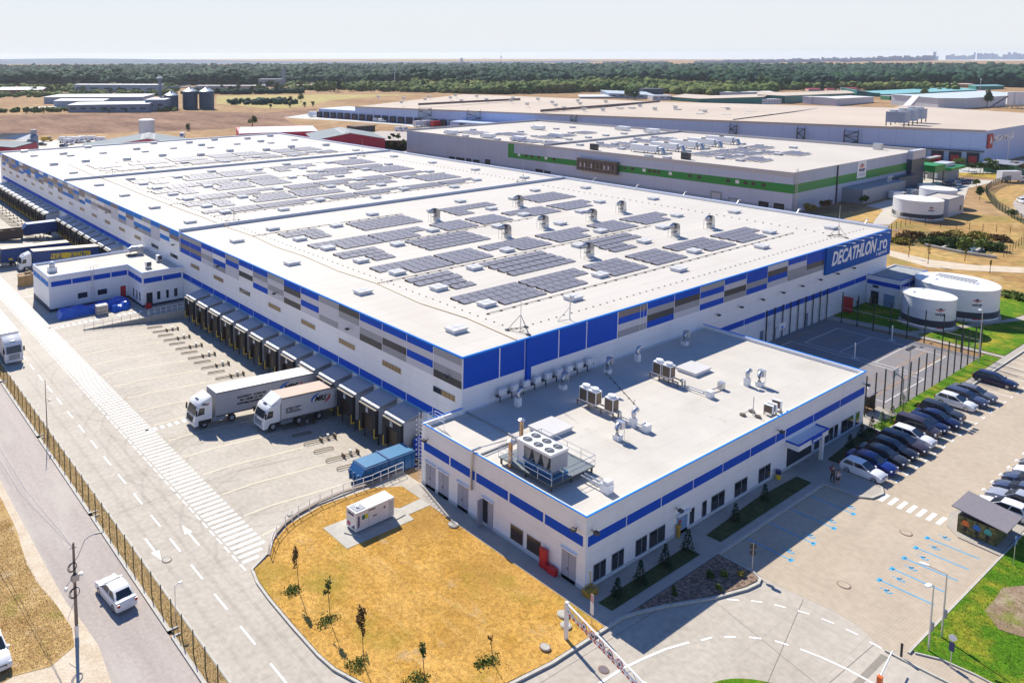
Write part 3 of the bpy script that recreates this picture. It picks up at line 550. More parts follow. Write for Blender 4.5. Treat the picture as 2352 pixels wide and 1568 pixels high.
# --------- solar arrays: per band y of the far (top) edge, pitch; x ranges of rows 1+2 and 3+4 ---------
BANDS = [
 ('near roof section', 118.75, 1.80, 1.27, [((70.2, 78.3), (73.8, 77.8)), ((85.0, 98.9),)*2, ((108.2, 122.3), (108.0, 112.6)), ((131.5, 144.0),)*2]),
 ('near roof section', 108.8, 1.46, 1.18, [((70, 82.2), (74.1, 82.4)), ((82.6, 94.3), (82.6, 90.7)), ((97.0, 104.9),)*2, ((106.1, 114.1),)*2, ((116.0, 128.0), (119.8, 128.2)), ((129.5, 141.3), (129.7, 138.3))]),
 ('near roof section', 101.3, 1.86, 1.30, [((70, 78.3), (73.8, 77.8)), ((84.8, 98.9),)*2]),
 ('near roof section', 91.5, 1.50, 1.20, [((69.8, 82.0), (74.1, 82.2)), ((82.5, 90.6),)*2, ((92.2, 104.3), (97.0, 104.5)), ((106.1, 118.0), (106.3, 114.7)), ((120.2, 128.4),)*2, ((130, 142.1), (130.6, 138.8))]),
 ('near roof section', 83.6, 1.96, 1.36, [((70, 78.3), (73.4, 77.4)), ((84.6, 98.6),)*2, ((108.8, 121.0), (108.2, 114.3))]),
 ('near roof section', 73.8, 1.56, 1.22, [((69.5, 81.9), (73.8, 82.0)), ((82.3, 94.4), (82.6, 90.5)), ((96.3, 104.6),)*2, ((106.6, 114.9),)*2, ((116.6, 128.8), (121.2, 129.2)), ((130.8, 142.7), (131.0, 139.3))]),
 ('middle roof section', 191.0, 2.1, 1.45, [((70, 78.2), (73.9, 77.8)), ((85.0, 93.2), (82.6, 92.8)), ((94, 102.5), (93.6, 105.7)), ((110.6, 124.3), (109.8, 113.6)), ((131.2, 142.8),)*2]),
 ('middle roof section', 179.7, 1.28, 1.05, [((70, 82.6), (74.3, 82.6)), ((82.8, 94.8), (83, 91.1)), ((96.4, 104.2),)*2, ((115.5, 128.4), (120, 128.2)), ((129.1, 140.5), (129.4, 139.2))]),
 ('middle roof section', 173.8, 2.15, 1.50, [((68.6, 78.2), (73.9, 77.7)), ((85.6, 93.5), (82.6, 92.8)), ((94.5, 103),)*2, ((110.6, 124.6), (109.5, 113.7)), ((131.3, 142.9),)*2]),
 ('middle roof section', 162.2, 1.26, 1.03, [((69.9, 82.2), (74.2, 82.3)), ((82.6, 95.5), (82.8, 89.2)), ((97.6, 105.8),)*2, ((106.2, 118), (106.6, 114.3)), ((119.8, 128),)*2, ((129.1, 141.3), (129.3, 136.6))]),
 ('middle roof section', 155.0, 1.98, 1.40, [((68.2, 78.3), (73.8, 77.6)), ((85.2, 93.6), (82.5, 93.2)), ((94.6, 103), (94, 106.3)), ((110.6, 124.8), (109.6, 113.7)), ((131.6, 143.2),)*2]),
 ('middle roof section', 144.9, 1.0, .85, [((67.8, 80.2), (73.8, 80.2)), ((80.4, 91.2),)*2, ((91.4, 105.4), (97.9, 105.4)), ((105.9, 119.9), (106.3, 114.4)), ((120.4, 131.2),)*2, ((131.8, 143.5), (132, 138.4))]),
 ('far roof section', 227.0, 2.2, 1.6, [((70.6, 78.5),)*2, ((85.6, 93.2), (81.4, 92.9)), ((94.7, 102.9), (94.3, 105.7)), ((108.2, 116.2),)*2, ((117.3, 125.7), (116.8, 127.7)), ((130.9, 138.7),)*2, ((139.5, 147.6),)*2]),
 ('far roof section', 215.8, 1.32, 1.08, [((70.3, 81.9), (74.5, 82)), ((83.1, 91.6),)*2, ((92.8, 105), (96.8, 105.2)), ((105.7, 114.3),)*2, ((115.5, 127.2), (119.9, 127.6)), ((129.3, 137.2),)*2, ((138.3, 148.8), (142.3, 148.6))]),
]
seccount = {}
for sec, yt, pitch, dep, arrs in BANDS:
    seccount[sec] = seccount.get(sec, 0)+1; bi = seccount[sec]
    for ai, (r12, r34) in enumerate(arrs):
        root = thing('solar_array', f"{sec} solar array, {ordw(ai+1)} from the dock side, {ordw(bi)} band from the far edge", 'solar array', (r12[0], yt-4*pitch, H), 0, 'solar arrays on the warehouse roof')
        ox, oy = r12[0], yt-4*pitch
        for ri in range(4):
            xa, xb = (r12 if ri < 2 else r34); sh = -ri*.12; nn = max(1, round((xb-xa)/1.58)); w = (xb-xa)/nn
            yb = yt-ri*pitch-.12; ya = yb-dep*.92; bb = MB()
            for k in range(nn):
                p0, p1 = xa+k*w+.06+sh-ox, xa+(k+1)*w-.06+sh-ox
                bb.add([(p0, ya-oy, .14), (p1, ya-oy, .14), (p1, yb-oy, .28), (p0, yb-oy, .28)], [(0, 1, 2, 3)], 0)
                bb.add([(p0, ya-oy, .07), (p1, ya-oy, .07), (p1, ya-oy, .14), (p0, ya-oy, .14)], [(0, 1, 2, 3)], 1)
            o = bb.build('panel_row', [m_pv, m_pvedge], root)
            fb = MB(); fb.add([(xa+sh-ox, yb-oy-.03, .0), (xb+sh-ox, yb-oy-.03, 0), (xb+sh-ox, yb-oy-.03, .25), (xa+sh-ox, yb-oy-.03, .25)], [(0, 1, 2, 3)])
            for xx in (xa+sh-ox+.02, xb+sh-ox-.02): fb.add([(xx, ya-oy+.03, 0), (xx, ya-oy+.03, .10), (xx, yb-oy-.03, .24), (xx, yb-oy-.03, 0)], [(0, 1, 2, 3)])  # brown end triangles stand in for the shadow beneath the raised panels
            fb.build('windshield', m_sheet_shade, o)
# ======================= ROOF EQUIPMENT =======================
def duct_unit():
    r = thing('roof_duct', 'x', 'duct unit')
    b = MB(); b.box(-.55, .55, -.55, .55, 0, .7); b.build('curb', m_wplain, r)
    b = MB(); b.box(-.5, .5, -.5, .5, .7, 1.9); rings = []
    for k in range(6):
        a = math.pi/2*k/5; rings.append([(-.5+ (1-math.cos(a))*0+0, -.5, 1.9), (0, 0, 0)]) if 0 else None
    # elbow bending from vertical to -x
    rg = []
    for k in range(7):
        a = math.pi/2*k/6; c_, s_ = math.cos(a), math.sin(a)
        ro, ri = 1.0, .02; cx = -.5
        rg.append([(cx+ro*c_, -.5, 1.9+ro*s_), (cx+ro*c_, .5, 1.9+ro*s_), (cx+ri*c_, .5, 1.9+ri*s_), (cx+ri*c_, -.5, 1.9+ri*s_)])
    b.loft(rg); b.build('elbow', mat('duct_steel', (.52, .54, .56), .22, .85, var=.12, vs=2), r, 40)
    b = MB(); b.tube([(-.5, 0, 2.4), (-.7, 0, 2.4)], .5, 16); b.tube([(-1.35, 0, 2.4), (-1.5, 0, 2.4)], .47, 16); b.build('collar', m_steel, r, 40)
    b = MB(); b.tube([(-.7, 0, 2.4), (-1.35, 0, 2.4)], .56, 16); b.build('fan_housing', mat('dark_fan', (.10, .08, .08), .4, .4), r, 40)
    b = MB(); b.loft([[(-1.5, .5*math.cos(a), 2.4+.5*math.sin(a)) for a in np.linspace(0, 2*math.pi, 13)[:-1]], [(-2.4, .12*math.cos(a), 2.25+.45*math.sin(a)) for a in np.linspace(0, 2*math.pi, 13)[:-1]]]); b.build('intake_cowl', m_steel, r, 40)
    b = MB()
    for x in (-2.25, -1.2, -.75):
        for y in (-.4, .4): b.tube([(x, y, 0), (x, y, 2.3 if x < -2 else 1.95)], .035, 4)
    b.box(-1.3, -.65, -.42, .42, .9, .96); b.build('support_frame', m_dsteel, r)
    return r
du = duct_unit(); DU = [(101.6, 111.6), (102.0, 93.8), (113.4, 95.2), (125.7, 93.9), (137.4, 95.7), (126.6, 77.4), (137.9, 77.5), (102.6, 77.1), (125.4, 112.0)]
for i, (x, y) in enumerate(sorted(DU)):
    o = du if i == 0 else copy_tree(du); o.scale = (.85, .85, .82); o.location = (x, y, H); tag(o, f'silver bent roof duct with dark fan, {ordw(i+1)} from the left on the near roof', group='bent duct units on the near roof')
def mast(x, y, h, lab, rod=True):
    r = thing('lightning_mast', lab, 'lightning mast', (x, y, H), 0.3, 'lightning masts on the warehouse roof'); b = MB()
    b.tube([(0, 0, .1), (0, 0, h)], .05, 5, rr=[.06, .02]); b.build('rod', m_steel, r)
    b = MB()
    for k in range(3):
        a = 2.1*k; p = (1.5*math.cos(a), 1.5*math.sin(a)); q = (1.5*math.cos(a+2.1), 1.5*math.sin(a+2.1)); b.tube([(p[0], p[1], .1), (0, 0, 1.9)], .03, 4); b.tube([(p[0], p[1], .12), (q[0], q[1], .12)], .025, 4); b.tube([(p[0], p[1], .12), (0, 0, .3)], .025, 4); b.cyl(p, .28, 0, .12, 10)
    b.build('tripod', m_dsteel, r)
mast(68.0, 60.3, 4.4, 'thin lightning mast on a tripod at the near corner of the warehouse roof'); mast(149.1, 60.9, 5.5, 'thin lightning mast on a tripod behind the blue lettered sign board')
mast(69.1, 133.2, 5.0, 'thin lightning mast beside the first dividing wall near the dock side'); mast(70.1, 204.0, 5.4, 'thin lightning mast by the second dividing wall near the dock side'); mast(147.8, 197.2, 5.6, 'thin lightning mast on the middle roof section near its far right edge')
mast(149.6, 132.9, 5.0, 'thin lightning mast at the right end of the first dividing wall')
r = thing('weather_station', 'small antenna tripod with a round dish beside the blue front wall edge', 'antenna', (75.7, 59.5, H)); b = MB(); b.tube([(0, 0, 0), (0, 0, 3)], .07, 5); b.tube([(0, 0, 1.6), (-1.7, .4, .1)], .03, 4); b.tube([(-1.7, .4, .08), (.3, 0, .08)], .03, 4); b.build('mast', m_steel, r)
b = MB(); b.tube([(.1, -.05, 2.7), (.35, -.05, 2.7)], .28, 12); b.build('dish', m_wplain, r)
# ======================= OFFICE =======================
OX0, OX1, OY0, OY1, OH = 51.22, 102.75, 38.02, 58.15, 6.5
of = thing('office_building', 'low white office annex with blue bands and a flat roof in front of the warehouse', 'office building', (OX0, OY0, 0))
def opt(name, mb, mats, parent=None, sm=0, label=None):
    if parent is None: o = mb.build(name, mats, of, sm); o.location = (-OX0, -OY0, 0)
    else: o = mb.build(name, mats, parent, sm)
    if label: o['label'] = label
    return o
opt('wall', MB().box(OX0, OX1, OY0, OY1, -.1, 6.05), m_white); opt('wall', MB().box(OX0, X0, OY1-.3, OY1, 6.05, 6.6).box(OX0, X0+.1, OY1, OY1+.04, -1.4, 6.6), m_wplain)
opt('roof', MB().poly([(OX0+.3, OY0+.3), (OX1-.3, OY0+.3), (OX1-.3, OY1-.3), (OX0+.3, OY1-.3)], 6.1), m_roofoff)
opt('parapet', MB().box(OX0, OX0+.3, OY0, OY1-.31, 6.05, OH).box(OX0+.3, OX1, OY0, OY0+.3, 6.05, OH).box(OX1-.3, OX1, OY0+.3, OY1-.31, 6.05, OH), m_wplain)
opt('roof_trim', MB().box(OX0-.05, OX0+.1, OY0-.05, OY1, OH, OH+.07).box(OX0+.1, OX1+.05, OY0-.05, OY0+.1, OH, OH+.07).box(OX1-.1, OX1+.05, OY0+.1, OY1, OH, OH+.07).box(OX0+.1, X0, OY1-.02, OY1+.05, 6.6, 6.67), m_bluel)
opt('roof_kerb', MB().box(57.1, 57.3, 50.6, 57.8, 6.1, 6.26).box(OX0+.3, 57.1, 50.6, 50.78, 6.1, 6.24), mat('grey_flashing', (.30, .30, .31), .6))
opt('plinth', MB().box(OX0-.04, OX0-.003, OY0-.04, OY1, -.1, .42).box(OX0, OX1, OY0-.04, OY0-.003, -.1, .42), mat('pale_plinth', (.50, .53, .55), .7))
for ya, yb in ((38.3, 42.22), (42.42, 46.25), (46.45, 50.4), (50.6, 51.1), (51.25, 53.9), (54.1, 57.8)):
    opt('blue_band', MB().box(OX0-.025, OX0-.004, ya, yb, 3.85, 4.72), m_blue)
for k, (xa, xb) in enumerate([(51.5, 56.55)]+[(56.7+5.04*i, 61.6+5.04*i) for i in range(5)]+[(81.9, 83.7), (83.9, 89.9), (90.05, 96.2), (96.35, 102.5)]):
    opt('blue_band', MB().box(xa, xb, OY0-.025, OY0-.004, 3.85, 4.72), m_blue)
def owin(xa, xb, za=.5, zb=1.92, name='window'):
    o = opt(name, MB().box(xa-.06, xb+.06, OY0-.03, OY0-.005, za-.06, zb+.06), mat('window_frame_grey', (.30, .33, .36), .5)); MB().box(xa, xb, OY0-.045, OY0-.032, za, zb).build('pane', m_glass, o)
    if xb-xa > 1.2: MB().box((xa+xb)/2-.03, (xa+xb)/2+.03, OY0-.06, OY0-.046, za, zb).build('mullion', m_grey, o)
    MB().box(xa-.1, xb+.1, OY0-.14, OY0-.031, za-.12, za-.06).build('sill', m_wplain, o)
for xa, xb in ((52.35, 53.9), (54.78, 56.35), (58.1, 59.65), (60.1, 62.38), (66.38, 67.05), (68.45, 69.1), (70.0, 72.25), (74.15, 76.4), (78.7, 80.95), (90.55, 92.5), (93.0, 94.9), (95.25, 96.05), (97.0, 99.95), (100.7, 101.55)): owin(xa, xb)
d_ = opt('door', MB().box(64.25, 65.95, OY0-.04, OY0-.005, .05, 2.0), mat('sky_blue_door', (.20, .32, .48), .5)); MB().box(64.1, 66.1, OY0-.3, OY0-.05, 2.05, 2.2).build('door_canopy', m_wplain, d_)
b = MB(); b.tube([(64.7, OY0-.05, 1.4), (64.7, OY0-.07, 1.4)], .18, 16); b.build('round_sign', m_red, d_)
opt('entrance', MB().box(84.4, 89.9, OY0-.03, OY0-.004, .05, 2.7), m_glass)
c_ = opt('entrance_canopy', MB().box(84.0, 90.6, OY0-1.3, OY0-.004, 2.75, 3.35), m_wplain)
MB().box(83.95, 90.65, OY0-1.36, OY0-1.25, 3.35, 3.5).box(83.95, 84.06, OY0-1.25, OY0, 3.35, 3.5).box(90.55, 90.65, OY0-1.25, OY0, 3.35, 3.5).build('canopy_trim', m_blue, c_)
MB().box(86.8, 89.0, OY0-1.40, OY0-1.37, 2.85, 3.35).build('canopy_sign', m_blue, c_)
onwall(fit(text_mb('DECATHLON', 1, .25, .03), 1.9, .26), (86.95, OY0-1.41, 2.97), (1, 0, 0)).build('lettering', m_sgn, c_)
opt('column', MB().box(89.6, 90.0, OY0-1.2, OY0-.9, .05, 2.75), m_wplain)
for k, (ya, yb) in enumerate(((56.05, 57.48), (54.15, 55.6), (51.42, 52.85), (48.2, 49.5), (38.9, 40.35))):
    gd = mat('grey_blue_steel_door', (.33, .35, .42), .5, var=.05)
    if k == 3:
        o = opt('door', MB().box(OX0-.03, OX0-.004, ya, yb+.0, .1, 2.7), m_glass, label='open steel double door'); MB().box(OX0-.06, OX0-.031, ya, ya+.62, .12, 2.65).build('door_leaf', gd, o); MB().box(OX0-.75, OX0-.035, yb-.04, yb, .12, 2.65).build('door_leaf', gd, o)
    else:
        o = opt('door', MB().box(OX0-.04, OX0-.004, ya, yb, .1, 2.72), gd); MB().box(OX0-.055, OX0-.041, (ya+yb)/2-.01, (ya+yb)/2+.01, .1, 2.72).box(OX0-.08, OX0-.041, (ya+yb)/2+.06, (ya+yb)/2+.12, 1.1, 1.3).build('handle', m_dsteel, o)
    MB().box(OX0-.22, OX0-.004, ya-.1, yb+.1, 2.78, 2.88).build('door_canopy', m_wplain, o)
for ya, yb in ((44.6, 46.0), (42.62, 44.1)):
    o = opt('window', MB().box(OX0-.035, OX0-.004, ya-.05, yb+.05, .5, 1.95), mat('window_frame_grey', (.3, .3, .3))); MB().box(OX0-.05, OX0-.036, ya, yb, .55, 1.9).build('pane', mat('bronze_glass', (.05, .035, .025), .12, spec=.8), o)
b = MB(); b.tube([(OX0+.9, 50.85, 6.75), (OX0-.15, 50.85, 6.75), (OX0-.18, 50.85, 6.4), (OX0-.18, 50.85, 2.9)], .13, 8); b.tube([(OX0+.9, 50.85, 6.75), (57.2, 50.7, 6.4)], .05, 5); opt('pipe', b, m_steel, sm=50)
b = MB()
for yy in (57.75, 58.25): b.tube([(OX0-.3, yy, .4), (OX0-.3, yy, 7.7)], .035, 4)
for k in range(17): b.tube([(OX0-.3, 57.75, .6+k*.4), (OX0-.3, 58.25, .6+k*.4)], .02, 4)
for k in range(11): b.tube([(OX0-.3, 57.75, 1.9+k*.52), (OX0-.72, 57.8, 1.9+k*.52), (OX0-.9, 58.0, 1.9+k*.52), (OX0-.72, 58.2, 1.9+k*.52), (OX0-.3, 58.25, 1.9+k*.52)], .02, 4)
for zz in (6.9, 7.25, 7.6):
    b.tube([(OX0-.3, 57.75, zz), (OX0+1.4, 57.75, zz)], .03, 4); b.tube([(OX0+1.4, 57.75, zz), (OX0+1.4, 56.4, zz)], .03, 4)
for p in ((OX0+1.4, 57.75), (OX0+1.4, 56.4), (OX0+.5, 57.75)): b.tube([(p[0], p[1], 6.1), (p[0], p[1], 7.65)], .03, 4)
opt('ladder', b, m_wplain)
for x, y, dx, dy in ((OX0, 38.9, -1, 0), (OX0, 57.2, -1, 0), (51.9, OY0, 0, -1), (64.0, OY0, 0, -1), (82, OY0, 0, -1), (102.1, OY0, 0, -1)): opt('floodlight', floodlight(x, y, 5.2 if x != 64.0 else 2.9, dx, dy), m_dsteel)
# office roof things
def osky(x, y, lab, sx=1.5, sy=1.5):
    r = thing('skylight', lab, 'skylight', (x, y, 6.1), 0, 'skylights on the office roof'); MB().box(-sx, sx, -sy, sy, 0, .35).build('upstand', mat('upstand_white', (.74, .74, .76)), r); MB().box(-sx-.1, sx+.1, -sy-.1, sy+.1, .35, .46).build('cover', m_sky, r)
osky(87.3, 50.4, 'square white skylight on the office roof behind the farther heat pump pair', 1.6, 1.2); osky(61.4, 50.2, 'square white skylight on the office roof behind the fan chiller', 1.7, 1.3)
def heat_pumps(y0, yl, ys, lab, x):
    r = thing('heat_pump_rack', lab, 'heat pumps', (x, y0, 6.1), 0, 'heat pump racks on the office roof'); b = MB()
    for dx in (-.45, .45): b.box(dx-.06, dx+.06, yl, 0, .5, .62); [b.box(dx-.06, dx+.06, yy, yy+.12, 0, .5) for yy in np.linspace(yl, -.12, 4)]
    b.build('frame', mat('rusty_frame', (.22, .17, .14), .6, .3), r)
    for yy in ys:
        c = MB().box(-.5, .5, yy-.52, yy+.52, .62, 2.1).build('condenser', m_wplain, r); MB().box(-.52, -.505, yy-.45, yy+.45, .75, 1.95).box(-.42, .42, yy-.535, yy-.525, .75, 1.95).build('grille', mat('bronze_grille', (.16, .12, .09), .5, .3, lines=[(2, .12, .04, .5)]), c)
        q = MB(); q.cyl((0, yy), .4, 2.1, 2.36, 20); q.build('fan_cowl', m_wplain, c, 40)
    b = MB(); b.tube([(0, yl, .6), (0, yl-.2, .9), (0, yl-.5, .9), (0, yl-.6, 0)], .12, 6); b.tube([(.3, yl-.3, .25), (.3, yl-3.2, .25)], .06, 5); b.tube([(-.2, yl-.3, .25), (-.2, yl-3.2, .25)], .06, 5); b.build('pipe', m_steel, r)
    MB().box(-.35, .45, yl-3.8, yl-3.2, 0, .75).build('duct_box', m_wplain, r)
heat_pumps(52.3, -3.6, (-.9, -2.1), 'farther pair of white condensers on a rack by the square skylight', 81.8)
heat_pumps(52.6, -4.6, (-.8, -1.9, -4.0), 'nearer rack of three white condensers on the office roof', 69.0)
b = MB(); b.tube([(85, 45.7, 6.4), (81.6, 45.9, 6.4), (81.6, 48.2, 6.4)], .07, 5); b.box(84.7, 85.3, 45.4, 46.0, 6.1, 6.9); tag(b.build('roof_pipe', m_steel), 'thin bent pipe with a white end box on the office roof', 'roof pipe')
b = MB(); b.tube([(78.0, 55.8, 6.2), (73.5, 49.0, 6.2), (73.3, 48.8, 6.7)], .03, 5); [b.box(73.5+k*.75-.07, 73.5+k*.75+.07, 49+k*1.13-.07, 49+k*1.13+.07, 6.1, 6.2) for k in range(7)]; tag(b.build('roof_pipe', m_brass), 'thin dark pipe with small feet crossing the middle of the office roof', 'roof pipe')
def vent(x, y, lab, kind=0):
    r = thing('roof_vent', lab, 'roof vent', (x, y, 6.1), 0, 'vents on the office roof')
    if kind == 0:
        MB().box(-.28, .28, -.28, .28, 0, .95).build('curb', m_wplain, r); b = MB(); b.tube([(0, 0, .95), (0, 0, 1.4), (.12, 0, 1.65), (.4, 0, 1.72), (.6, 0, 1.6)], .24, 10); b.build('gooseneck', m_steel, r, 50)
    else:
        MB().box(-.35, .35, -.35, .35, 0, .5).build('curb', m_wplain, r); MB().box(.1, .65, -.35, .35, 1.1, 1.8).build('duct_box', m_steel, r); b = MB(); b.tube([(-.1, 0, .5), (-.15, 0, 1.2), (0, 0, 1.5), (.2, 0, 1.5)], .25, 10); b.tube([(.6, .3, 0), (.6, .3, 1.1)], .03, 4); b.tube([(.6, -.3, 0), (.6, -.3, 1.1)], .03, 4); b.build('fan', m_steel, r, 50)
vent(68.9, 45.9, 'slim bent vent stack right of the chiller platform'); vent(65.2, 45.1, 'metal fan vent with legs nearest the chiller platform', 1); vent(88.3, 44.5, 'bent vent stack left of the right-hand fan vent'); vent(89.3, 43.6, 'metal fan vent with legs at the right side of the office roof', 1)
vent(62.9, 55.9, 'bent vent in the shade under the blue corner panels'); vent(70.4, 56.0, 'fan vent in the shade under the wall boxes', 1); vent(78.4, 55.9, 'fan vent in the shade beyond the wall boxes', 1); vent(84.4, 56.0, 'bent vent in the shade by the striped wall'); vent(94.3, 55.8, 'large fan vent in the shaded far corner of the office roof', 1)
r = thing('antenna_mast', 'short mast on three round feet near the office roof edge', 'antenna', (81.3, 40.2, 6.1)); b = MB(); b.tube([(0, 0, 0), (0, 0, 2.0)], .05, 5); b.tube([(-.9, .6, .15), (0, 0, .8), (.7, .5, .15)], .03, 4); b.build('pole', m_steel, r)
for p in ((-.9, .6), (.7, .5), (0, -.5)): b = MB(); b.cyl(p, .3, 0, .18, 12); b.build('foot', m_brass, r)
for i, (x, y) in enumerate(((83.4, 39.3), (84.6, 39.4), (82.7, 39.3))):
    r = thing('split_condenser', ('middle', 'rightmost', 'leftmost')[i]+' of three small split condensers at the office roof edge', 'condenser', (x, y, 6.1), .1, 'small condensers at the roof edge'); MB().box(-.2, .2, -.45, .45, .3, 1.15).build('casing', m_wplain, r); MB().box(-.22, -.205, -.38, .38, .36, 1.08).build('grille', mat('bronze_grille', (.2, .15, .1)), r); b = MB(); [b.box(a-.03, a+.03, c-.03, c+.03, 0, .3) for a in (-.15, .15) for c in (-.4, .4)]; b.build('leg', m_dsteel, r)
# row of cable boxes on the warehouse wall above office roof
b = MB(); b.box(61.5, 78.0, 57.55, 57.9, 6.75, 6.9); tray = thing('wall_box_rack', 'row of nine white boxes on a dark rack along the shaded warehouse wall', 'box rack', (61.5, 57.6, 6.1))
o = b.build('rack', m_dsteel, tray); o.location = (-61.5, -57.6, -6.1)
for x in np.arange(62, 78, 1.86): o = MB().box(x-.05, x+.05, 57.6, 57.7, 6.1, 6.8).build('leg', m_dsteel, tray); o.location = (-61.5, -57.6, -6.1)
for x in (62.2, 64.05, 65.95, 67.75, 69.6, 71.45, 73.3, 75.15, 77.0): o = MB().box(x-.48, x+.48, 57.3, 57.6, 6.95, 7.65).build('box', m_wplain, tray); o.location = (-61.5, -57.6, -6.1)
# chiller platform
pl = thing('chiller_platform', 'grey steel grating platform with railings on the office roof corner', 'platform', (52.3, 42.5, 6.1))
MB().box(0, 5.9, 0, 6.2, .55, .65).build('deck', mat('steel_grating', (.17, .20, .22), .6, .4, lines=[(0, .25, .05, .3), (1, .25, .05, .3)]), pl)
b = MB(); [b.box(x, x+.15, y, y+.15, 0, .55) for x in (.1, 2.8, 5.6) for y in (.1, 3, 5.9)]; b.build('leg', m_dsteel, pl)
b = MB(); per = [(0, 0), (5.9, 0), (5.9, 6.2), (0, 6.2)]
for i in range(4):
    a, c = per[i], per[(i+1) % 4]
    for zz in (1.15, 1.65): b.tube([(a[0], a[1], zz), (c[0], c[1], zz)], .03, 4)
    for k in range(4): b.tube([(a[0]+(c[0]-a[0])*k/4, a[1]+(c[1]-a[1])*k/4, .6), (a[0]+(c[0]-a[0])*k/4, a[1]+(c[1]-a[1])*k/4, 1.65)], .025, 4)
b.build('railing', m_steel, pl)
ch = thing('chiller', 'white six-fan chiller with blue piping standing on the steel platform', 'chiller', (53.0, 43.2, 6.75))
MB().box(-.1, 2.35, 0, 3.9, 2.0, 2.25).build('top', m_wplain, ch)
for i in range(3):
    for j in range(2): f = MB(); f.cyl((.6+j*1.12, .7+i*1.25), .44, 2.25, 2.29, 24); fo = f.build('fan', m_dsteel, ch); g_ = MB(); [g_.box(.6+j*1.12-.4, .6+j*1.12+.4, .7+i*1.25-.03, .7+i*1.25+.03, 2.29, 2.31), g_.cyl((.6+j*1.12, .7+i*1.25), .1, 2.29, 2.33, 10)]; g_.build('blade', m_steel, fo)
MB().box(0, 2.25, 0, .06, .55, 2.0).build('end_panel', mat('perforated_panel', (.45, .47, .52), .5, lines=[(0, .09, .03, .4), (2, .09, .03, .4)]), ch)
MB().box(0, 2.25, 3.1, 3.9, .1, 2.0).build('control_cabinet', m_wplain, ch)
b = MB()
for k in range(3):
    y_ = .15+k*1.0; b.add([(0, y_, 2.0), (0, y_+.95, 2.0), (0, y_+.55, .7), (0, y_+.4, .7), (2.2, y_, 2.0), (2.2, y_+.95, 2.0), (2.2, y_+.55, .7), (2.2, y_+.4, .7)], [(0, 1, 2, 3), (4, 7, 6, 5), (0, 3, 7, 4), (1, 5, 6, 2)])
b.build('coil', mat('coil_grey', (.25, .26, .28), .5, .4), ch)
b = MB(); b.box(-.05, 2.3, -.05, .05, 0, .12); b.box(-.05, .05, 0, 3.9, 0, .12); b.box(-.05, .05, -.05, .05, 0, .8); b.box(-.05, .05, 1.8, 1.9, 0, .8); b.box(-.05, .05, 0, 3.2, .72, .8); b.tube([(.2, .3, .3), (.2, 3.0, .3)], .16, 8); b.box(2.2, 2.3, 0, 3.9, 0, .12); b.build('blue_frame', mat('sea_blue_paint', (.02, .16, .36), .4), ch)
b = MB(); b.tube([(.5, .5, .5), (.5, 1.4, .5)], .3, 12); b.build('compressor', mat('dull_gold', (.35, .26, .16), .5, .3), ch, 50)
for x, y, l in ((52.6, 47.5, 'nearer of two steel chimneys beside the chiller platform'), (56.6, 49.8, 'farther of two steel chimneys behind the chiller')):
    r = thing('chimney', l, 'chimney', (x, y, 6.1), 0, 'steel chimneys on the office roof'); b = MB(); b.cyl((0, 0), .2, 0, 2.5, 14); b.build('flue', mat('bronzed_steel', (.55, .36, .22), .25, .8), r, 40); b = MB(); b.cyl((0, 0), .36, 2.55, 2.75, 14, r2=.05); b.build('cap', m_steel, r, 40)
r = thing('duct_box', 'white duct box at the near right side of the chiller platform', 'duct', (56.4, 39.9, 6.1)); MB().box(-.45, .45, -.4, .4, 0, .8).build('casing', m_wplain, r); b = MB(); b.tube([(-.3, .3, .45), (-.3, 2.6, .45)], .09, 6); b.tube([(.2, .3, .45), (.2, 2.6, .45)], .09, 6); b.build('pipe', m_steel, r)
b = MB(); b.box(-.4, .4, -.35, .2, .8, 1.1); b.build('hood', m_wplain, r)
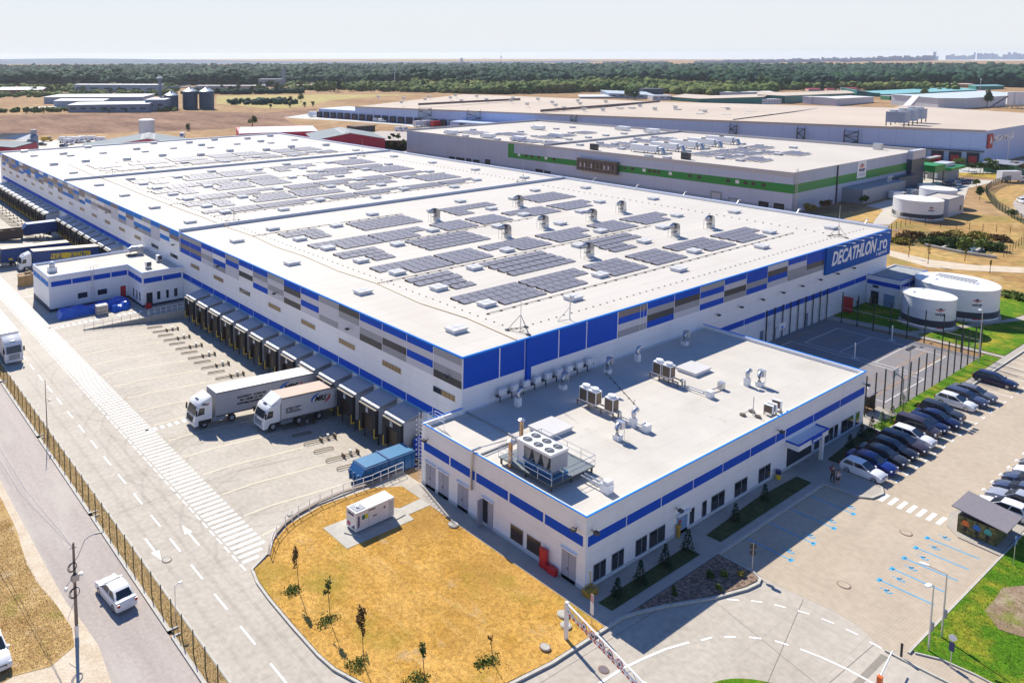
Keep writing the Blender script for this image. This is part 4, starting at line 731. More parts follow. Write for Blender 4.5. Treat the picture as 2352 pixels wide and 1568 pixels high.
# ======================= DOCK HOUSES =======================
def dock_house(num, y, grp, lab, deep=0.0, X_F=54.0):
    r = thing('dock_house', lab, 'loading dock', (X_F-deep, y, -1.3), 0, grp); wv = 56.78-X_F+deep
    MB().box(0.04, wv, -1.55, 1.55, 1.35, 4.45).build('walls', m_podw, r)
    b = MB(); b.add([(-.05, -1.68, 4.5), (wv, -1.68, 5.05), (wv, 1.68, 5.05), (-.05, 1.68, 4.5), (-.05, -1.68, 4.66), (wv, -1.68, 5.2), (wv, 1.68, 5.2), (-.05, 1.68, 4.66)], [(0, 3, 2, 1), (4, 5, 6, 7), (0, 1, 5, 4), (1, 2, 6, 5), (2, 3, 7, 6), (3, 0, 4, 7)])
    b.add([(0.1, -1.55, 4.45), (wv, -1.55, 4.45), (wv, -1.55, 5.05)], [(0, 1, 2)]); b.add([(0.1, 1.55, 4.45), (wv, 1.55, 4.45), (wv, 1.55, 5.05)], [(0, 1, 2)])
    ro = b.build('roof', m_shed, r); g_ = MB(); g_.tube([(-.1, -1.7, 4.55), (-.1, 1.7, 4.55)], .07, 6); g_.build('gutter', m_steel, ro)
    b = MB(); b.box(-.45, .02, -1.6, 1.6, 3.35, 4.3); b.box(-.45, .02, -1.6, -1.0, 1.2, 3.35); b.box(-.45, .02, 1.0, 1.6, 1.2, 3.35); b.build('dock_shelter', mat('shelter_black', (.022, .022, .025), .8), r)
    MB().box(-.50, .02, -1.62, 1.62, 4.3, 4.38).build('shelter_cap', mat('shelter_cap', (.20, .17, .14), .6), r)
    MB().box(-.02, .035, -1.0, 1.0, 1.35, 3.35).build('dock_door', mat('door_dark_brown', (.05, .035, .025), .5), r)
    MB().box(-.48, .02, -1.45, -1.35, .9, 2.1).box(-.48, .02, 1.35, 1.45, .9, 2.1).build('bumper', m_yel, r)
    b = MB(); b.box(.15, .3, -1.4, -1.25, 0, 1.35); b.box(.15, .3, 1.25, 1.4, 0, 1.35); b.box(.3, wv, -1.3, 1.3, 1.2, 1.35); b.build('support_leg', m_dsteel, r)
    if num:
        onwall(fit(text_mb(num, 1, 0, .02), .42, .42), (-.46, .21, 3.62), (0, -1, 0)).build('number', m_sgn, r)
        onwall(fit(text_mb('DOCK', 1, 0, .02), .42, .14), (-.46, .21, 4.1), (0, -1, 0)).build('number', m_sgn, r)
    return r
for k in range(13):
    l = ['dock house marked 01 next to the blue container and office corner', 'dock house marked 02, second from the office corner', 'dock house marked 03, empty, beside the short tan-roofed truck', 'dock house marked 04 with the tan-roofed truck backed in', 'dock house marked 05 with the long grey truck backed in'][k] if k < 5 else f'{ordw(k+1)} dock house from the office corner, empty with grey ribbed roof'
    dock_house('%02d' % (k+1), 66.0+4.5*k, 'dock houses between office and gatehouse', l)
for k in range(9): dock_house('', 161.4+4.54*k, 'dock houses beyond the gatehouse', f'{ordw(k+1)} dock house beyond the gatehouse with its grey roof')
for k in range(13): dock_house('', 208.6+4.53*k, 'dock houses at the far end', f'{ordw(k+1)} dock house of the far group, counted towards the horizon', deep=.7)
# wheel guides on the sloping yard
def wguide(lng):
    r = thing('wheel_guide', 'x', 'wheel guide'); L_ = 4.4 if lng else 2.6; b = MB(); pts = []
    sl = lambda x: -.0765*x+.15
    n_ = 7
    for k in range(n_): a = math.pi/2+math.pi*k/(n_-1); pts.append((.2+.2*math.cos(a), .2*math.sin(a), sl(0)))
    if lng: pts += [(L_, -.2, sl(L_)), (L_, .2, sl(L_))]
    else:
        for k in range(n_): a = -math.pi/2+math.pi*k/(n_-1); pts.append((L_-.2+.2*math.cos(a), .2*math.sin(a), sl(L_)))
    b.tube(pts, .045, 6, closed=True); b.build('tube', m_brass, r)
    if lng:
        MB().box(2.3, 2.45, -.3, .3, -.3, .28).box(L_-.12, L_, -.3, .3, -.4, .2).build('bracket', m_brass, r); MB().box(3.35, 3.62, .08, .34, -.2, .3).build('chock_box', m_steel, r)
    return r
g1, g0 = wguide(True), wguide(False); u = [0, 0]; cnt = 0; wn = [0, 0]
for k in range(45):
    yl = 63.65+4.515*k
    if 119 < yl < 158: continue
    for lng, yy in ((1, yl+.35), (0, yl+2.75 if yl+2.75 < 121 or yl > 150 else None)):
        if yy is None or (lng and k == 0): continue
        p = (g1 if lng else g0); o = p if not u[lng] else copy_tree(p); u[lng] = 1; o.location = (46.4, yy, -.72); cnt += 1
        wn[lng] += 1; tag(o, f"{'long bracketed' if lng else 'short looped'} steel wheel guide, {ordw(wn[lng])} of its kind counted away from the office", group='wheel guides in the loading yard')
# ======================= GATEHOUSE ANNEX =======================
an = thing('gatehouse', 'L-shaped white annex with blue bands against the dock-side wall', 'annex building', (35.1, 136.2, 0)); AH = 6.15
def ap(name, mb, m, label=None):
    o = mb.build(name, m, an); o.location = (-35.1, -136.2, 0); return o
Lp = [(35.1, 136.2), (49.1, 136.2), (49.1, 129.3), (56.75, 129.3), (56.75, 146.6), (35.1, 146.6)]
ap('wall', MB().prism(Lp, -.3, 5.75), m_white)
ap('roof', MB().poly([(35.3, 136.4), (49.3, 136.4), (49.3, 129.5), (56.6, 129.5), (56.6, 146.4), (35.3, 146.4)], 5.8), m_roofoff)
b = MB()
for (xa, xb, ya, yb) in ((35.1, 49.3, 136.2, 136.4), (49.1, 49.3, 129.3, 136.2), (49.3, 56.75, 129.3, 129.5), (35.1, 35.3, 136.4, 146.6), (35.3, 56.75, 146.4, 146.6)): b.box(xa, xb, ya, yb, 5.75, AH)
ap('parapet', b, m_wplain); b = MB()
for (xa, xb, ya, yb) in ((35.05, 49.1, 136.15, 136.25), (49.05, 49.15, 129.25, 136.15), (49.15, 56.75, 129.25, 129.35), (35.05, 35.15, 136.25, 146.65), (35.15, 56.75, 146.55, 146.65)): b.box(xa, xb, ya, yb, AH, AH+.06)
ap('roof_trim', b, m_bluel)
for xa, xb in ((35.5, 38.95), (39.1, 42.5), (42.7, 45.85), (46.05, 48.9)): ap('blue_band', MB().box(xa, xb, 136.17, 136.196, 4.33, 5.2), m_blue)
for xa, xb in ((49.4, 52.8), (52.95, 56.4)): ap('blue_band', MB().box(xa, xb, 129.27, 129.296, 4.22, 5.1), m_blue)
for ya, yb in ((129.5, 132.7), (132.85, 136.0)): ap('blue_band', MB().box(49.07, 49.096, ya, yb, 4.25, 5.15), m_blue)
for ya, yb in ((136.4, 141.3), (141.5, 146.3)): ap('blue_band', MB().box(35.07, 35.096, ya, yb, 4.3, 5.2), m_azure)
ap('plinth', MB().box(35.05, 35.095, 136.1, 146.6, -1.0, .75).box(35.1, 56.7, 136.1, 136.19, -.2, .45).box(49.04, 49.095, 129.3, 136.1, -.2, .4).box(49.1, 56.7, 129.2, 129.29, -.2, .4), mat('navy_plinth', (.03, .04, .07), .6))
for xa, xb in ((39.9, 41.7), (43.4, 45.2)): o = ap('window', MB().box(xa, xb, 136.17, 136.196, 1.45, 2.5), m_wplain); q = MB().box(xa+.06, xb-.06, 136.15, 136.168, 1.5, 2.45).build('pane', m_glass, o)
for xa, xb, za in ((51.7, 52.4, .9), (53.4, 54.0, .9), (54.9, 55.65, .9)): o = ap('window', MB().box(xa, xb, 129.27, 129.296, za, 2.45), m_wplain); MB().box(xa+.06, xb-.06, 129.25, 129.268, za+.06, 2.4).build('pane', m_glass, o)
for ya in (130.2, 131.6, 133.2): o = ap('window', MB().box(49.07, 49.096, ya, ya+.6, .9, 2.5), m_wplain); MB().box(49.05, 49.068, ya+.05, ya+.55, .95, 2.45).build('pane', m_glass, o)
ap('door', MB().box(49.8, 50.9, 129.25, 129.296, .1, 2.45), m_glass); ap('door', MB().box(47.6, 48.6, 136.15, 136.19, .1, 2.4), m_red)
b = MB(); [b.tube([(x, 136.0, .4), (x, 136.0, 6.9), (x, 137.2, 6.9)], .03, 4) for x in (42.3, 42.8)]; [b.tube([(42.3, 136.0, .6+k*.4), (42.8, 136.0, .6+k*.4)], .018, 4) for k in range(15)]; [b.tube([(41.2, 136.3, z_), (43.9, 136.3, z_)], .02, 4) for z_ in (6.6, 6.95)]; ap('ladder', b, m_steel)
r = thing('rooftop_fan', 'white roof fan on a plinth at the left end of the gatehouse roof', 'roof fan', (37.0, 140.8, 5.8)); MB().box(-.7, .7, -.7, .7, 0, .9).build('curb', m_wplain, r); b = MB(); b.cyl((0, 0), .5, .9, 1.35, 16); b.cyl((0, 0), .62, 1.4, 1.75, 16, r2=.2); b.build('fan', m_steel, r, 40)
r = thing('roof_duct', 'silver curved duct unit at the far end of the gatehouse roof', 'duct unit', (53.8, 143.6, 5.8)); b = MB(); b.box(0, 1.0, -.5, .5, 0, 1.6); b.tube([(0, 0, 1.2), (-1.2, 0, 1.25), (-1.8, 0, .9)], .5, 12); b.build('duct', m_steel, r, 40); b = MB(); b.box(-2.2, -.2, -.5, .5, .1, .3); b.build('frame', m_dsteel, r)
for i, (x, y) in enumerate(((56.0, 136.4), (52.6, 133.2))):
    r = thing('split_condenser', ('condenser pair near the warehouse wall on the gatehouse roof', 'small condenser in the middle of the gatehouse wing roof')[i], 'condenser', (x-.8, y, 5.8)); MB().box(-.5, .5, -.4, .4, .3, 1.2).build('casing', m_wplain, r); MB().box(-.4, .4, -.42, -.41, .4, 1.1).build('grille', m_dsteel, r); MB().box(-.45, .45, -.35, .35, 0, .3).build('base', m_steel, r)
# ======================= PUMP HOUSE AND TANKS =======================
ph_ = thing('pump_house', 'small white building with a blue band beside the water tanks', 'pump house', (154.7, 53.0, 0))
def pp(name, mb, m): o = mb.build(name, m, ph_); o.location = (-154.7, -53.0, 0); return o
pp('wall', MB().box(154.7, 166.3, 53.0, 58.15, -.1, 4.85), m_white); pp('roof', MB().poly([(154.9, 53.2), (166.1, 53.2), (166.1, 58.1), (154.9, 58.1)], 4.87), mat('grey_roof_felt', (.30, .32, .33), .8, var=.15, vs=.8))
pp('parapet', MB().box(154.7, 154.85, 53.0, 58.15, 4.85, 5.1).box(154.85, 166.3, 53.0, 53.15, 4.85, 5.1).box(166.15, 166.3, 53.15, 58.15, 4.85, 5.1).box(154.85, 166.15, 58.0, 58.15, 4.85, 5.1), m_wplain)
pp('roof_trim', MB().box(154.65, 154.85, 52.95, 58.15, 5.1, 5.17).box(154.85, 166.35, 52.95, 53.1, 5.1, 5.17), m_blue)
pp('blue_band', MB().box(154.67, 154.696, 53.1, 58.1, 3.55, 4.3), m_blue); [pp('blue_band', MB().box(a, a+3.3, 52.97, 52.996, 3.6, 4.35), m_blue) for a in (154.9, 158.5, 162.1)]
pp('door', MB().box(154.66, 154.696, 56.2, 57.4, .1, 2.4), m_glass); pp('door', MB().box(154.66, 154.696, 53.8, 55.4, .1, 2.3), mat('sky_blue_door', (.2, .3, .45))); pp('vent', MB().box(154.67, 154.696, 56.3, 57.2, 3.0, 3.45), m_dark)
def emblem(par, c, R_, zc, ang, s=1.0, small=True):
    "open-book diamond emblem with letters, laid on a cylinder of radius R_ round c (local)"
    o1, o2 = MB(), MB()
    def P(u, v): a = ang+u/R_; return ((R_+.03)*math.cos(a)+c[0], (R_+.03)*math.sin(a)+c[1], zc+v)
    o1.add([P(-.75*s, .28*s), P(0, -.12*s), P(.75*s, .28*s), P(.45*s, .30*s), P(0, .06*s), P(-.45*s, .30*s)][::1], [(0, 1, 4, 5), (1, 2, 3, 4)]); o2.add([P(-.35*s, .34*s), P(0, .13*s), P(.35*s, .34*s), P(0, .55*s)], [(0, 1, 2, 3)])
    o1.build('emblem', mat('emblem_red', (.62, .06, .02), .5), par); o2.build('emblem', m_navy, par)
    t = fit(text_mb('WDP', 1, 0, .04), 1.5*s, .42*s); t.v = [P(v[0]-.75*s, v[1]-.75*s) for v in t.v]; t.build('lettering', m_navy, par)
def tank(x, y, R_, h, lab, railed, ang_em, es):
    r = thing('water_tank', lab, 'water tank', (x, y, 0), 0, 'round white water tanks'); b = MB(); b.cyl((0, 0), R_, .3, h, 64)
    b.build('shell', mat('tank_white', (.74, .76, .80), .35, var=.05, vs=.5, lines=[(2, 1.05, .02, .12)]), r, 40)
    b = MB(); b.cyl((0, 0), R_+.35, -.05, .3, 48); b.build('base', m_concplain, r, 40)
    b = MB(); b.cyl((0, 0), R_+.06, h-.12, h+.03, 64); b.cyl((0, 0), R_-.1, h+.03, h+.35, 64, r2=.2); b.build('roof', mat('tank_roof_sheet', (.78, .77, .75), .4, lines=[(0, .6, .08, .22)]), r, 20)
    for k in range(5): b = MB(); b.tube([((R_+.1)*math.cos(a), (R_+.1)*math.sin(a), .75+k*.21) for a in np.linspace(0, 2*math.pi, 49)[:-1]], .045, 4, closed=True); b.build('band', m_dark, r)
    b = MB(); b.cyl((0, 0), R_+.02, .65, 1.7, 64); b.build('dark_zone', mat('slate_strip', (.10, .13, .17), .5, lines=[(2, .21, .1, .6)]), r, 40)
    b = MB(); n_ = 10; a0 = ang_em-.1
    b.loft([[((R_+.06)*math.cos(a0+k*.04), (R_+.06)*math.sin(a0+k*.04), .55), ((R_+.06)*math.cos(a0+k*.04), (R_+.06)*math.sin(a0+k*.04), .72), ((R_+.09)*math.cos(a0+k*.04), (R_+.09)*math.sin(a0+k*.04), .72), ((R_+.09)*math.cos(a0+k*.04), (R_+.09)*math.sin(a0+k*.04), .55)] for k in range(8)]); b.build('red_stripe', m_red, r)
    emblem(r, (0, 0), R_, h*.66, ang_em, es)
    b = MB(); [b.tube([((R_+.25)*math.cos(2.2+s_), (R_+.25)*math.sin(2.2+s_), .3), ((R_+.25)*math.cos(2.2+s_), (R_+.25)*math.sin(2.2+s_), h+.9), ((R_-.8)*math.cos(2.2+s_), (R_-.8)*math.sin(2.2+s_), h+.9)], .03, 4) for s_ in (0, .12)]; b.build('ladder', m_steel, r)
    if railed: b = MB(); [b.box(-.3+s_, -.15+s_, -2.5, 3.0, h+.45, h+.6) for s_ in (0, 1.2)]; [b.box(-.3, 1.05, -2.5+k*.5, -2.42+k*.5, h+.45, h+.52) for k in range(11)]; b.build('roof_walkway', m_steel, r)
# camera-side direction for emblems: towards the camera from the tank
tank(150.1, 47.4, 3.55, 5.0, 'smaller round white water tank by the sports court fence', False, math.atan2(-47.4, -150.1)+.45, 1.0)
tank(161.3, 47.2, 5.75, 5.3, 'largest round white water tank with a walkway on its roof', True, math.atan2(-47.2, -161.3)+.5, 1.0)
tank(247.6, 82.3, 5.5, 5.1, 'white water tank beyond the reed ditch nearest the fence', False, math.atan2(-82.3, -247.6)+.55, 1.0)
tank(271.5, 85.6, 4.4, 5.0, 'white water tank behind the boxy pump building beyond the ditch', False, math.atan2(-85.6, -271.5)+.6, .8)
r = thing('pump_house', 'boxy grey building squeezed between the two farther water tanks', 'pump house', (254, 77.5, 0)); MB().box(0, 11, 0, 6.5, -.1, 4.5).build('wall', m_lav, r); MB().poly([(.2, .2), (10.8, .2), (10.8, 6.3), (.2, 6.3)], 4.52).build('roof', m_roof2, r); MB().box(0, .2, 0, 6.5, 4.5, 4.85).box(.2, 11, 0, .2, 4.5, 4.85).box(10.8, 11, .2, 6.5, 4.5, 4.85).box(.2, 10.8, 6.3, 6.5, 4.5, 4.85).build('parapet', m_grey, r); MB().box(8.2, 9.6, -.03, -.004, .8, 2.3).build('door', m_dark, r)
# ======================= FENCES =======================
def mesh_mat(name, col, alpha):
    if name in MATS: return MATS[name]
    m = mat(name, col, .6); p = m.node_tree.nodes['Principled BSDF']; t = m.node_tree; N, L = t.nodes.new, t.links.new
    co = N('ShaderNodeTexCoord'); sx = N('ShaderNodeSeparateXYZ'); L(co.outputs['Object'], sx.inputs[0])
    ad = N('ShaderNodeMath'); ad.operation = 'ADD'; L(sx.outputs[0], ad.inputs[0]); L(sx.outputs[1], ad.inputs[1]); last = None
    for src, per in ((ad.outputs[0], .10), (sx.outputs[2], .20)):
        a = N('ShaderNodeMath'); a.operation = 'DIVIDE'; a.inputs[1].default_value = per; L(src, a.inputs[0]); f = N('ShaderNodeMath'); f.operation = 'FRACT'; L(a.outputs[0], f.inputs[0])
        c = N('ShaderNodeMath'); c.operation = 'LESS_THAN'; c.inputs[1].default_value = alpha; L(f.outputs[0], c.inputs[0])
        if last is None: last = c.outputs[0]
        else: q = N('ShaderNodeMath'); q.operation = 'MAXIMUM'; L(last, q.inputs[0]); L(c.outputs[0], q.inputs[1]); last = q.outputs[0]
    L(last, p.inputs['Alpha']); return m
m_mesh = mesh_mat('wire_mesh', (.07, .08, .07), .05); m_net = mesh_mat('green_net', (.03, .05, .04), .04)
def fence(name, lab, segs, h, pitch, pm, mm, r_=.045, grp=None, posts=True, top=False, leanz=0):
    r = thing(name, lab, 'fence', (segs[0][0], segs[0][1], 0), 0, grp); ox, oy = segs[0]; mb = MB(); pb = 0
    pts = []
    for a, c in zip(segs[:-1], segs[1:]):
        L_ = math.hypot(c[0]-a[0], c[1]-a[1]); n_ = max(1, round(L_/pitch)); mb.add([(a[0]-ox, a[1]-oy, .1), (c[0]-ox, c[1]-oy, .1), (c[0]-ox, c[1]-oy, h-.03), (a[0]-ox, a[1]-oy, h-.03)], [(0, 1, 2, 3)])
        pts += [(a[0]+(c[0]-a[0])*k/n_, a[1]+(c[1]-a[1])*k/n_) for k in range(n_)]
        if top: tb = MB(); tb.tube([(a[0]-ox, a[1]-oy, top), (c[0]-ox, c[1]-oy, top)], .03, 4); tb.build('rail', m_steel, r)
    pts.append(segs[-1]); mb.build('mesh_panel', mm, r); me = None
    for p in pts[:100]:
        b = MB().box(-r_, r_, -r_, r_, 0, h)
        if me is None: o = b.build('post', pm, r); me = o.data
        else: o = bpy.data.objects.new('post', me); COL.objects.link(o); o.parent = r
        o.location = (p[0]-ox, p[1]-oy, 0)
    return r
fence('boundary_fence', 'long thin wire fence with dark posts between the public road and the loading yard', [(22.15, 30), (22.15, 226)], 1.95, 2.02, m_post, m_mesh, .035)
fence('court_fence', 'tall dark-post fence around the shaded sports court', [(104.9, 38.7), (109.2, 38.3), (109.3, 37.45), (139.5, 37.4), (139.5, 58.0), (120, 58.05)], 5.2, 2.42, m_post, m_net, .06, top=2.6)
fence('site_fence', 'low wire fence running round the reed ditch behind the tanks', [(213.8, 54.8), (233.2, 56.3), (243.5, 58.9), (239, 71), (235.5, 79.7), (223.3, 79.4), (214, 76)], 1.9, 2.8, m_post, m_mesh, .045)
fence('curved_fence', 'curved green wire fence beside the bend of the far access road', [(340.2, 87.1), (330, 87.5), (320.7, 86.9), (309, 85), (299.5, 81.8), (289, 78), (279.4, 74.1), (270.0, 69.0), (258.9, 62.8), (250, 55)], 2.4, 2.5, m_post, mesh_mat('dense_mesh', (.03, .06, .04), .3), .06)
fence('pavement_fence', 'thin fence with posts along the grey logistics yard', [(301, 93), (350, 99.5), (400, 95)], 2.0, 3, m_post, m_mesh, .04)
bs_ = thing('retention_basin', 'concrete walled retention basin among reeds behind the warehouse', 'basin', (210.9, 55.2, 0)); bq = gps('B4', [(1470, 402), (1640, 438), (1800, 470), (2100, 512)]); o_ = (210.9, 55.2)
for (p_, q_) in list(zip(bq[:-1], bq[1:]))+[(gp('B4', 1620, 432), gp('B4', 1715, 400)), (gp('B4', 1900, 470), gp('B4', 1968, 432)), (gp('B4', 1860, 390), gp('B4', 2000, 405))]:
    b = ribbon([(p_[0]-o_[0], p_[1]-o_[1]), (q_[0]-o_[0], q_[1]-o_[1])], .5, -.2, .55, MB()); b.build('wall', m_concplain, bs_)
# railing + curved retaining edge by the lawn
def railing(name, lab, pts, h, mt, n_, zf=lambda i: .12):
    r = thing(name, lab, 'railing', (pts[0][0], pts[0][1], 0)); ox, oy = pts[0]; P_ = []
    for a, c in zip(pts[:-1], pts[1:]):
        k_ = max(1, round(math.hypot(c[0]-a[0], c[1]-a[1])/n_)); P_ += [(a[0]+(c[0]-a[0])*k/k_-ox, a[1]+(c[1]-a[1])*k/k_-oy) for k in range(k_)]
    P_.append((pts[-1][0]-ox, pts[-1][1]-oy)); b = MB(); [b.tube([(p[0], p[1], z_) for p in P_], .03, 5) for z_ in (.12+h, .12+h*.5)]; b.build('rail', mt, r)
    for p in P_: MB().box(p[0]-.03, p[0]+.03, p[1]-.03, p[1]+.03, 0, .12+h).build('post', mt, r)
    return r
rp = [(53.6, 61.0), (47.0, 60.8), (43.5, 61.1), (40.6, 61.0), (37.8, 60.5), (35.9, 59.8), (34.4, 58.9), (33.4, 57.9), (32.5, 56.8)]
railing('railing', 'white tube railing following the curved edge of the dry lawn', rp[1:], 1.0, m_wplain, 1.25)
railing('railing', 'white railing on the wall in front of the blue container', [(51.1, 60.95), (47.0, 60.8)], 1.05, m_wplain, 1.0)
railing('railing', 'white railing on the ramp wall beside the gatehouse', [(48.2, 124.2), (56.5, 124.3)], 1.1, m_wplain, 1.1)
railing('railing', 'faint thin railing on the lower part of the gatehouse ramp wall', [(37.2, 124.0), (48, 124.1)], .9, m_steel, 1.6)
b = ribbon([(51.0, 61.2), (47.0, 61.05), (43.5, 61.4), (40.6, 61.3), (37.8, 60.8), (35.9, 60.1), (34.4, 59.2), (33.4, 58.2), (32.45, 56.9)], .3, -.6, .2, MB()); tag(b.build('low_wall', mat('brown_wall_cap', (.26, .21, .17), .8)), 'low curved concrete edge wall between yard and lawn', 'wall')
# ======================= YARD OBJECTS =======================
r = thing('waste_container', 'long blue ribbed waste container behind the white railing', 'container', (46.3, 61.85, -.7)); m_cb = mat('container_blue', (.006, .085, .25), .45, var=.08, vs=1.5)
b = MB(); b.add([(0, 0, .3), (7.2, 0, .3), (7.2, 2.1, .3), (0, 2.1, .3), (.5, 0, 2.0), (7.2, 0, 2.0), (7.2, 2.1, 2.0), (.5, 2.1, 2.0), (-.2, 0, 1.2), (-.2, 2.1, 1.2)], [(0, 3, 2, 1), (4, 5, 6, 7), (1, 2, 6, 5), (0, 1, 5, 4, 8), (3, 9, 7, 6, 2), (0, 8, 9, 3), (8, 4, 7, 9)])
b.build('body', m_cb, r); b = MB(); [b.box(.5+k*1.05, .62+k*1.05, -.07, 2.17, .3, 1.95) for k in range(7)]; [b.box(-.26, -.05, .3+k*.7, .42+k*.7, .4, 1.4) for k in range(3)]; b.box(.45, 7.25, -.08, .0, 1.9, 2.03); b.box(.45, 7.25, 2.1, 2.18, 1.9, 2.03); b.build('rib', m_cb, r)
MB().box(.6, 3.5, .1, 2.0, 2.03, 2.1).box(3.7, 7.1, .1, 2.0, 2.03, 2.1).build('lid', mat('container_lid', (.025, .17, .34), .4), r); MB().box(3.5, 3.7, -.05, 2.15, 2.0, 2.2).build('cross_bar', m_cb, r); b = MB(); [b.box(x, x+.25, y, y+.12, 0, .3) for x in (.3, 6.5) for y in (.3, 1.7)]; b.build('skid', m_dsteel, r)
r = thing('compactor', 'bright blue compactor hood tucked behind the office corner', 'compactor', (54.4, 61.6, -1.3)); b = MB(); b.add([(0, 0, 0), (2, 0, 0), (2, 2, 0), (0, 2, 0), (.5, 0, 2.8), (2, 0, 3.2), (2, 2, 3.2), (.5, 2, 2.8)], [(0, 3, 2, 1), (4, 5, 6, 7), (0, 1, 5, 4), (1, 2, 6, 5), (2, 3, 7, 6), (3, 0, 4, 7)]); b.build('body', m_blue, r); MB().box(-.05, 0, .5, 1.5, .4, 1.2).build('hatch', m_dark, r)
# generator
ge = thing('generator', 'white boxed diesel generator on a concrete pad in the dry lawn', 'generator', (40.55, 55.0, .13), .03)
MB().box(0, 4.6, 0, 1.45, .12, 1.95).build('casing', mat('generator_white', (.74, .73, .72), .4, var=.04, vs=2), ge); MB().box(.1, 4.5, .15, 1.3, -.02, .12).build('base_frame', m_dsteel, ge)
MB().box(3.95, 3.99, -.01, 1.46, .12, 1.96).box(1.5, 1.53, -.01, 1.46, .12, 1.96).build('seam', m_grey, ge); b = MB(); [b.box(4.605, 4.63, .1, 1.35, .35+k*.2, .45+k*.2) for k in range(7)]; [b.box(4.05, 4.5, -.02, 0, .35+k*.2, .43+k*.2) for k in range(7)]; b.build('louvre', m_grey, ge)
MB().box(.15, 1.3, .2, 1.25, 1.95, 1.99).build('roof_vent', m_grey, ge); b = MB(); b.tube([(.6, .7, 1.95), (.6, .7, 2.15), (.85, .7, 2.2)], .06, 6); b.build('exhaust', m_steel, ge)
onwall(fit(text_mb('TEKSAN', 1, 0, .03), 1.1, .24), (.42, -.015, .45), (0, 0, 1), (-1, 0, 0)).build('lettering', m_navy, ge)
onwall(fit(text_mb('TEKSAN', 1, 0, .03), .9, .2), (-.015, 1.25, 1.5), (0, -1, 0)).build('lettering', m_navy, ge)
MB().box(.7, 1.05, -.02, -.005, 1.1, 1.5).build('label', mat('teal_label', (.02, .14, .13)), ge); MB().box(1.05, 1.4, -.02, -.005, 1.1, 1.5).build('label', mat('lime_label', (.60, .62, .02)), ge); MB().box(1.55, 2.3, -.02, -.005, 1.65, 1.75).build('label', m_sheet_shade, ge)
MB().box(2.0, 2.45, -.02, -.005, .95, 1.05).box(3.3, 3.5, -.02, -.005, 1.3, 1.5).build('window', m_dark, ge); b = MB(); b.add([(-.012, .2, .3), (-.012, .75, .3), (-.012, .2, .75)], [(0, 1, 2)]); b.build('label', m_navy, ge); MB().box(-.013, -.003, .85, 1.3, .35, .75).build('label', mat('pink_label', (.5, .08, .15)), ge)
tag(MB().prism([(39.7, 55.7), (40.6, 54.2), (40.75, 54.25), (39.85, 55.8)], .13, .22).prism([(40.6, 54.15), (46.2, 54.7), (46.2, 54.85), (40.7, 54.3)], .13, .2).build('kerb_strip', m_concplain), 'thin concrete strips framing the generator pad', 'kerb')
# pallets, tarp, stack
m_wood = mat('pallet_wood', (.42, .27, .13), .8, var=.25, vs=3, lines=[(2, .15, .05, .6)]); 
for i, (x, y, h) in enumerate(((34.4, 154.6, 2.1), (35.7, 154.9, 2.0), (37.0, 155.2, 2.15), (34.7, 156.1, 2.1), (36.1, 156.4, 2.2))):
    b = MB(); [b.box(0, 1.2, 0, .9, .15*k, .15*k+.11) for k in range(int(h/.15))]; b.box(.04, 1.16, .04, .86, 0, h-.05); o = b.build('pallet_stack', m_wood, loc=(x, y, 0)); tag(o, ('front left', 'front middle', 'front right', 'rear left', 'rear right')[i]+' stack of wooden pallets by the gatehouse left wall', 'pallet stack', 'stacks of wooden pallets')
G = 26; V = []; 
for j in range(9):
    for i in range(G):
        u_, v_ = i/(G-1), j/8; x = 35.3+u_*12.6; y = 133.4+.8*u_-v_*2.7; e = min(1, min(v_, 1-v_)*8)*min(1, min(u_, 1-u_)*22)
        V.append((x, y, .02+e*(1.1+.18*math.sin(u_*9)+.12*math.sin(u_*23+v_*5)+.08*rng.random())))
F = [(j*G+i, j*G+i+1, (j+1)*G+i+1, (j+1)*G+i) for j in range(8) for i in range(G-1)]
b = MB().add(V, F); tag(b.build('tarpaulin', mat('blue_tarpaulin', (.012, .12, .58), .4, var=.15, vs=1.5)), 'long crumpled blue tarpaulin covering goods along the gatehouse wall', 'tarpaulin')
b = MB(); V = []
for j in range(7):
    for i in range(12): u_, v_ = i/11, j/6; e = min(1, min(v_, 1-v_)*5)*min(1, min(u_, 1-u_)*8); V.append((43.8+u_*3.4, 129.5+.4*u_+v_*1.7, .02+e*(1.0+.25*math.sin(u_*8+v_*3)+.1*rng.random())))
b.add(V, [(j*12+i, j*12+i+1, (j+1)*12+i+1, (j+1)*12+i) for j in range(6) for i in range(11)]); tag(b.build('tarpaulin', mat('blue_tarpaulin', (0, 0, 0))), 'small blue tarpaulin heap right of the wrapped pallet stack', 'tarpaulin')
r = thing('wrapped_stack', 'stack of pale wrapped goods between the two blue tarpaulins', 'goods stack', (41.1, 129.6, 0)); MB().box(.04, 1.96, .04, 1.1, .1, 1.6).build('goods', mat('shrink_wrap', (.60, .54, .50), .4, var=.15, vs=4, lines=[(2, .38, .05, .5)]), r); b = MB(); [b.box(0, 2, 0, 1.15, z_, z_+.1) for z_ in (0, .52, 1.06)]; b.build('pallet', m_wood, r)
o = MB().box(0, .9, 0, .6, 0, .9).box(.05, .85, .03, .57, .9, .95).build('red_bin', m_red, loc=(49.3, 128.0, 0)); tag(o, 'small red bin at the corner of the gatehouse wing', 'bin')
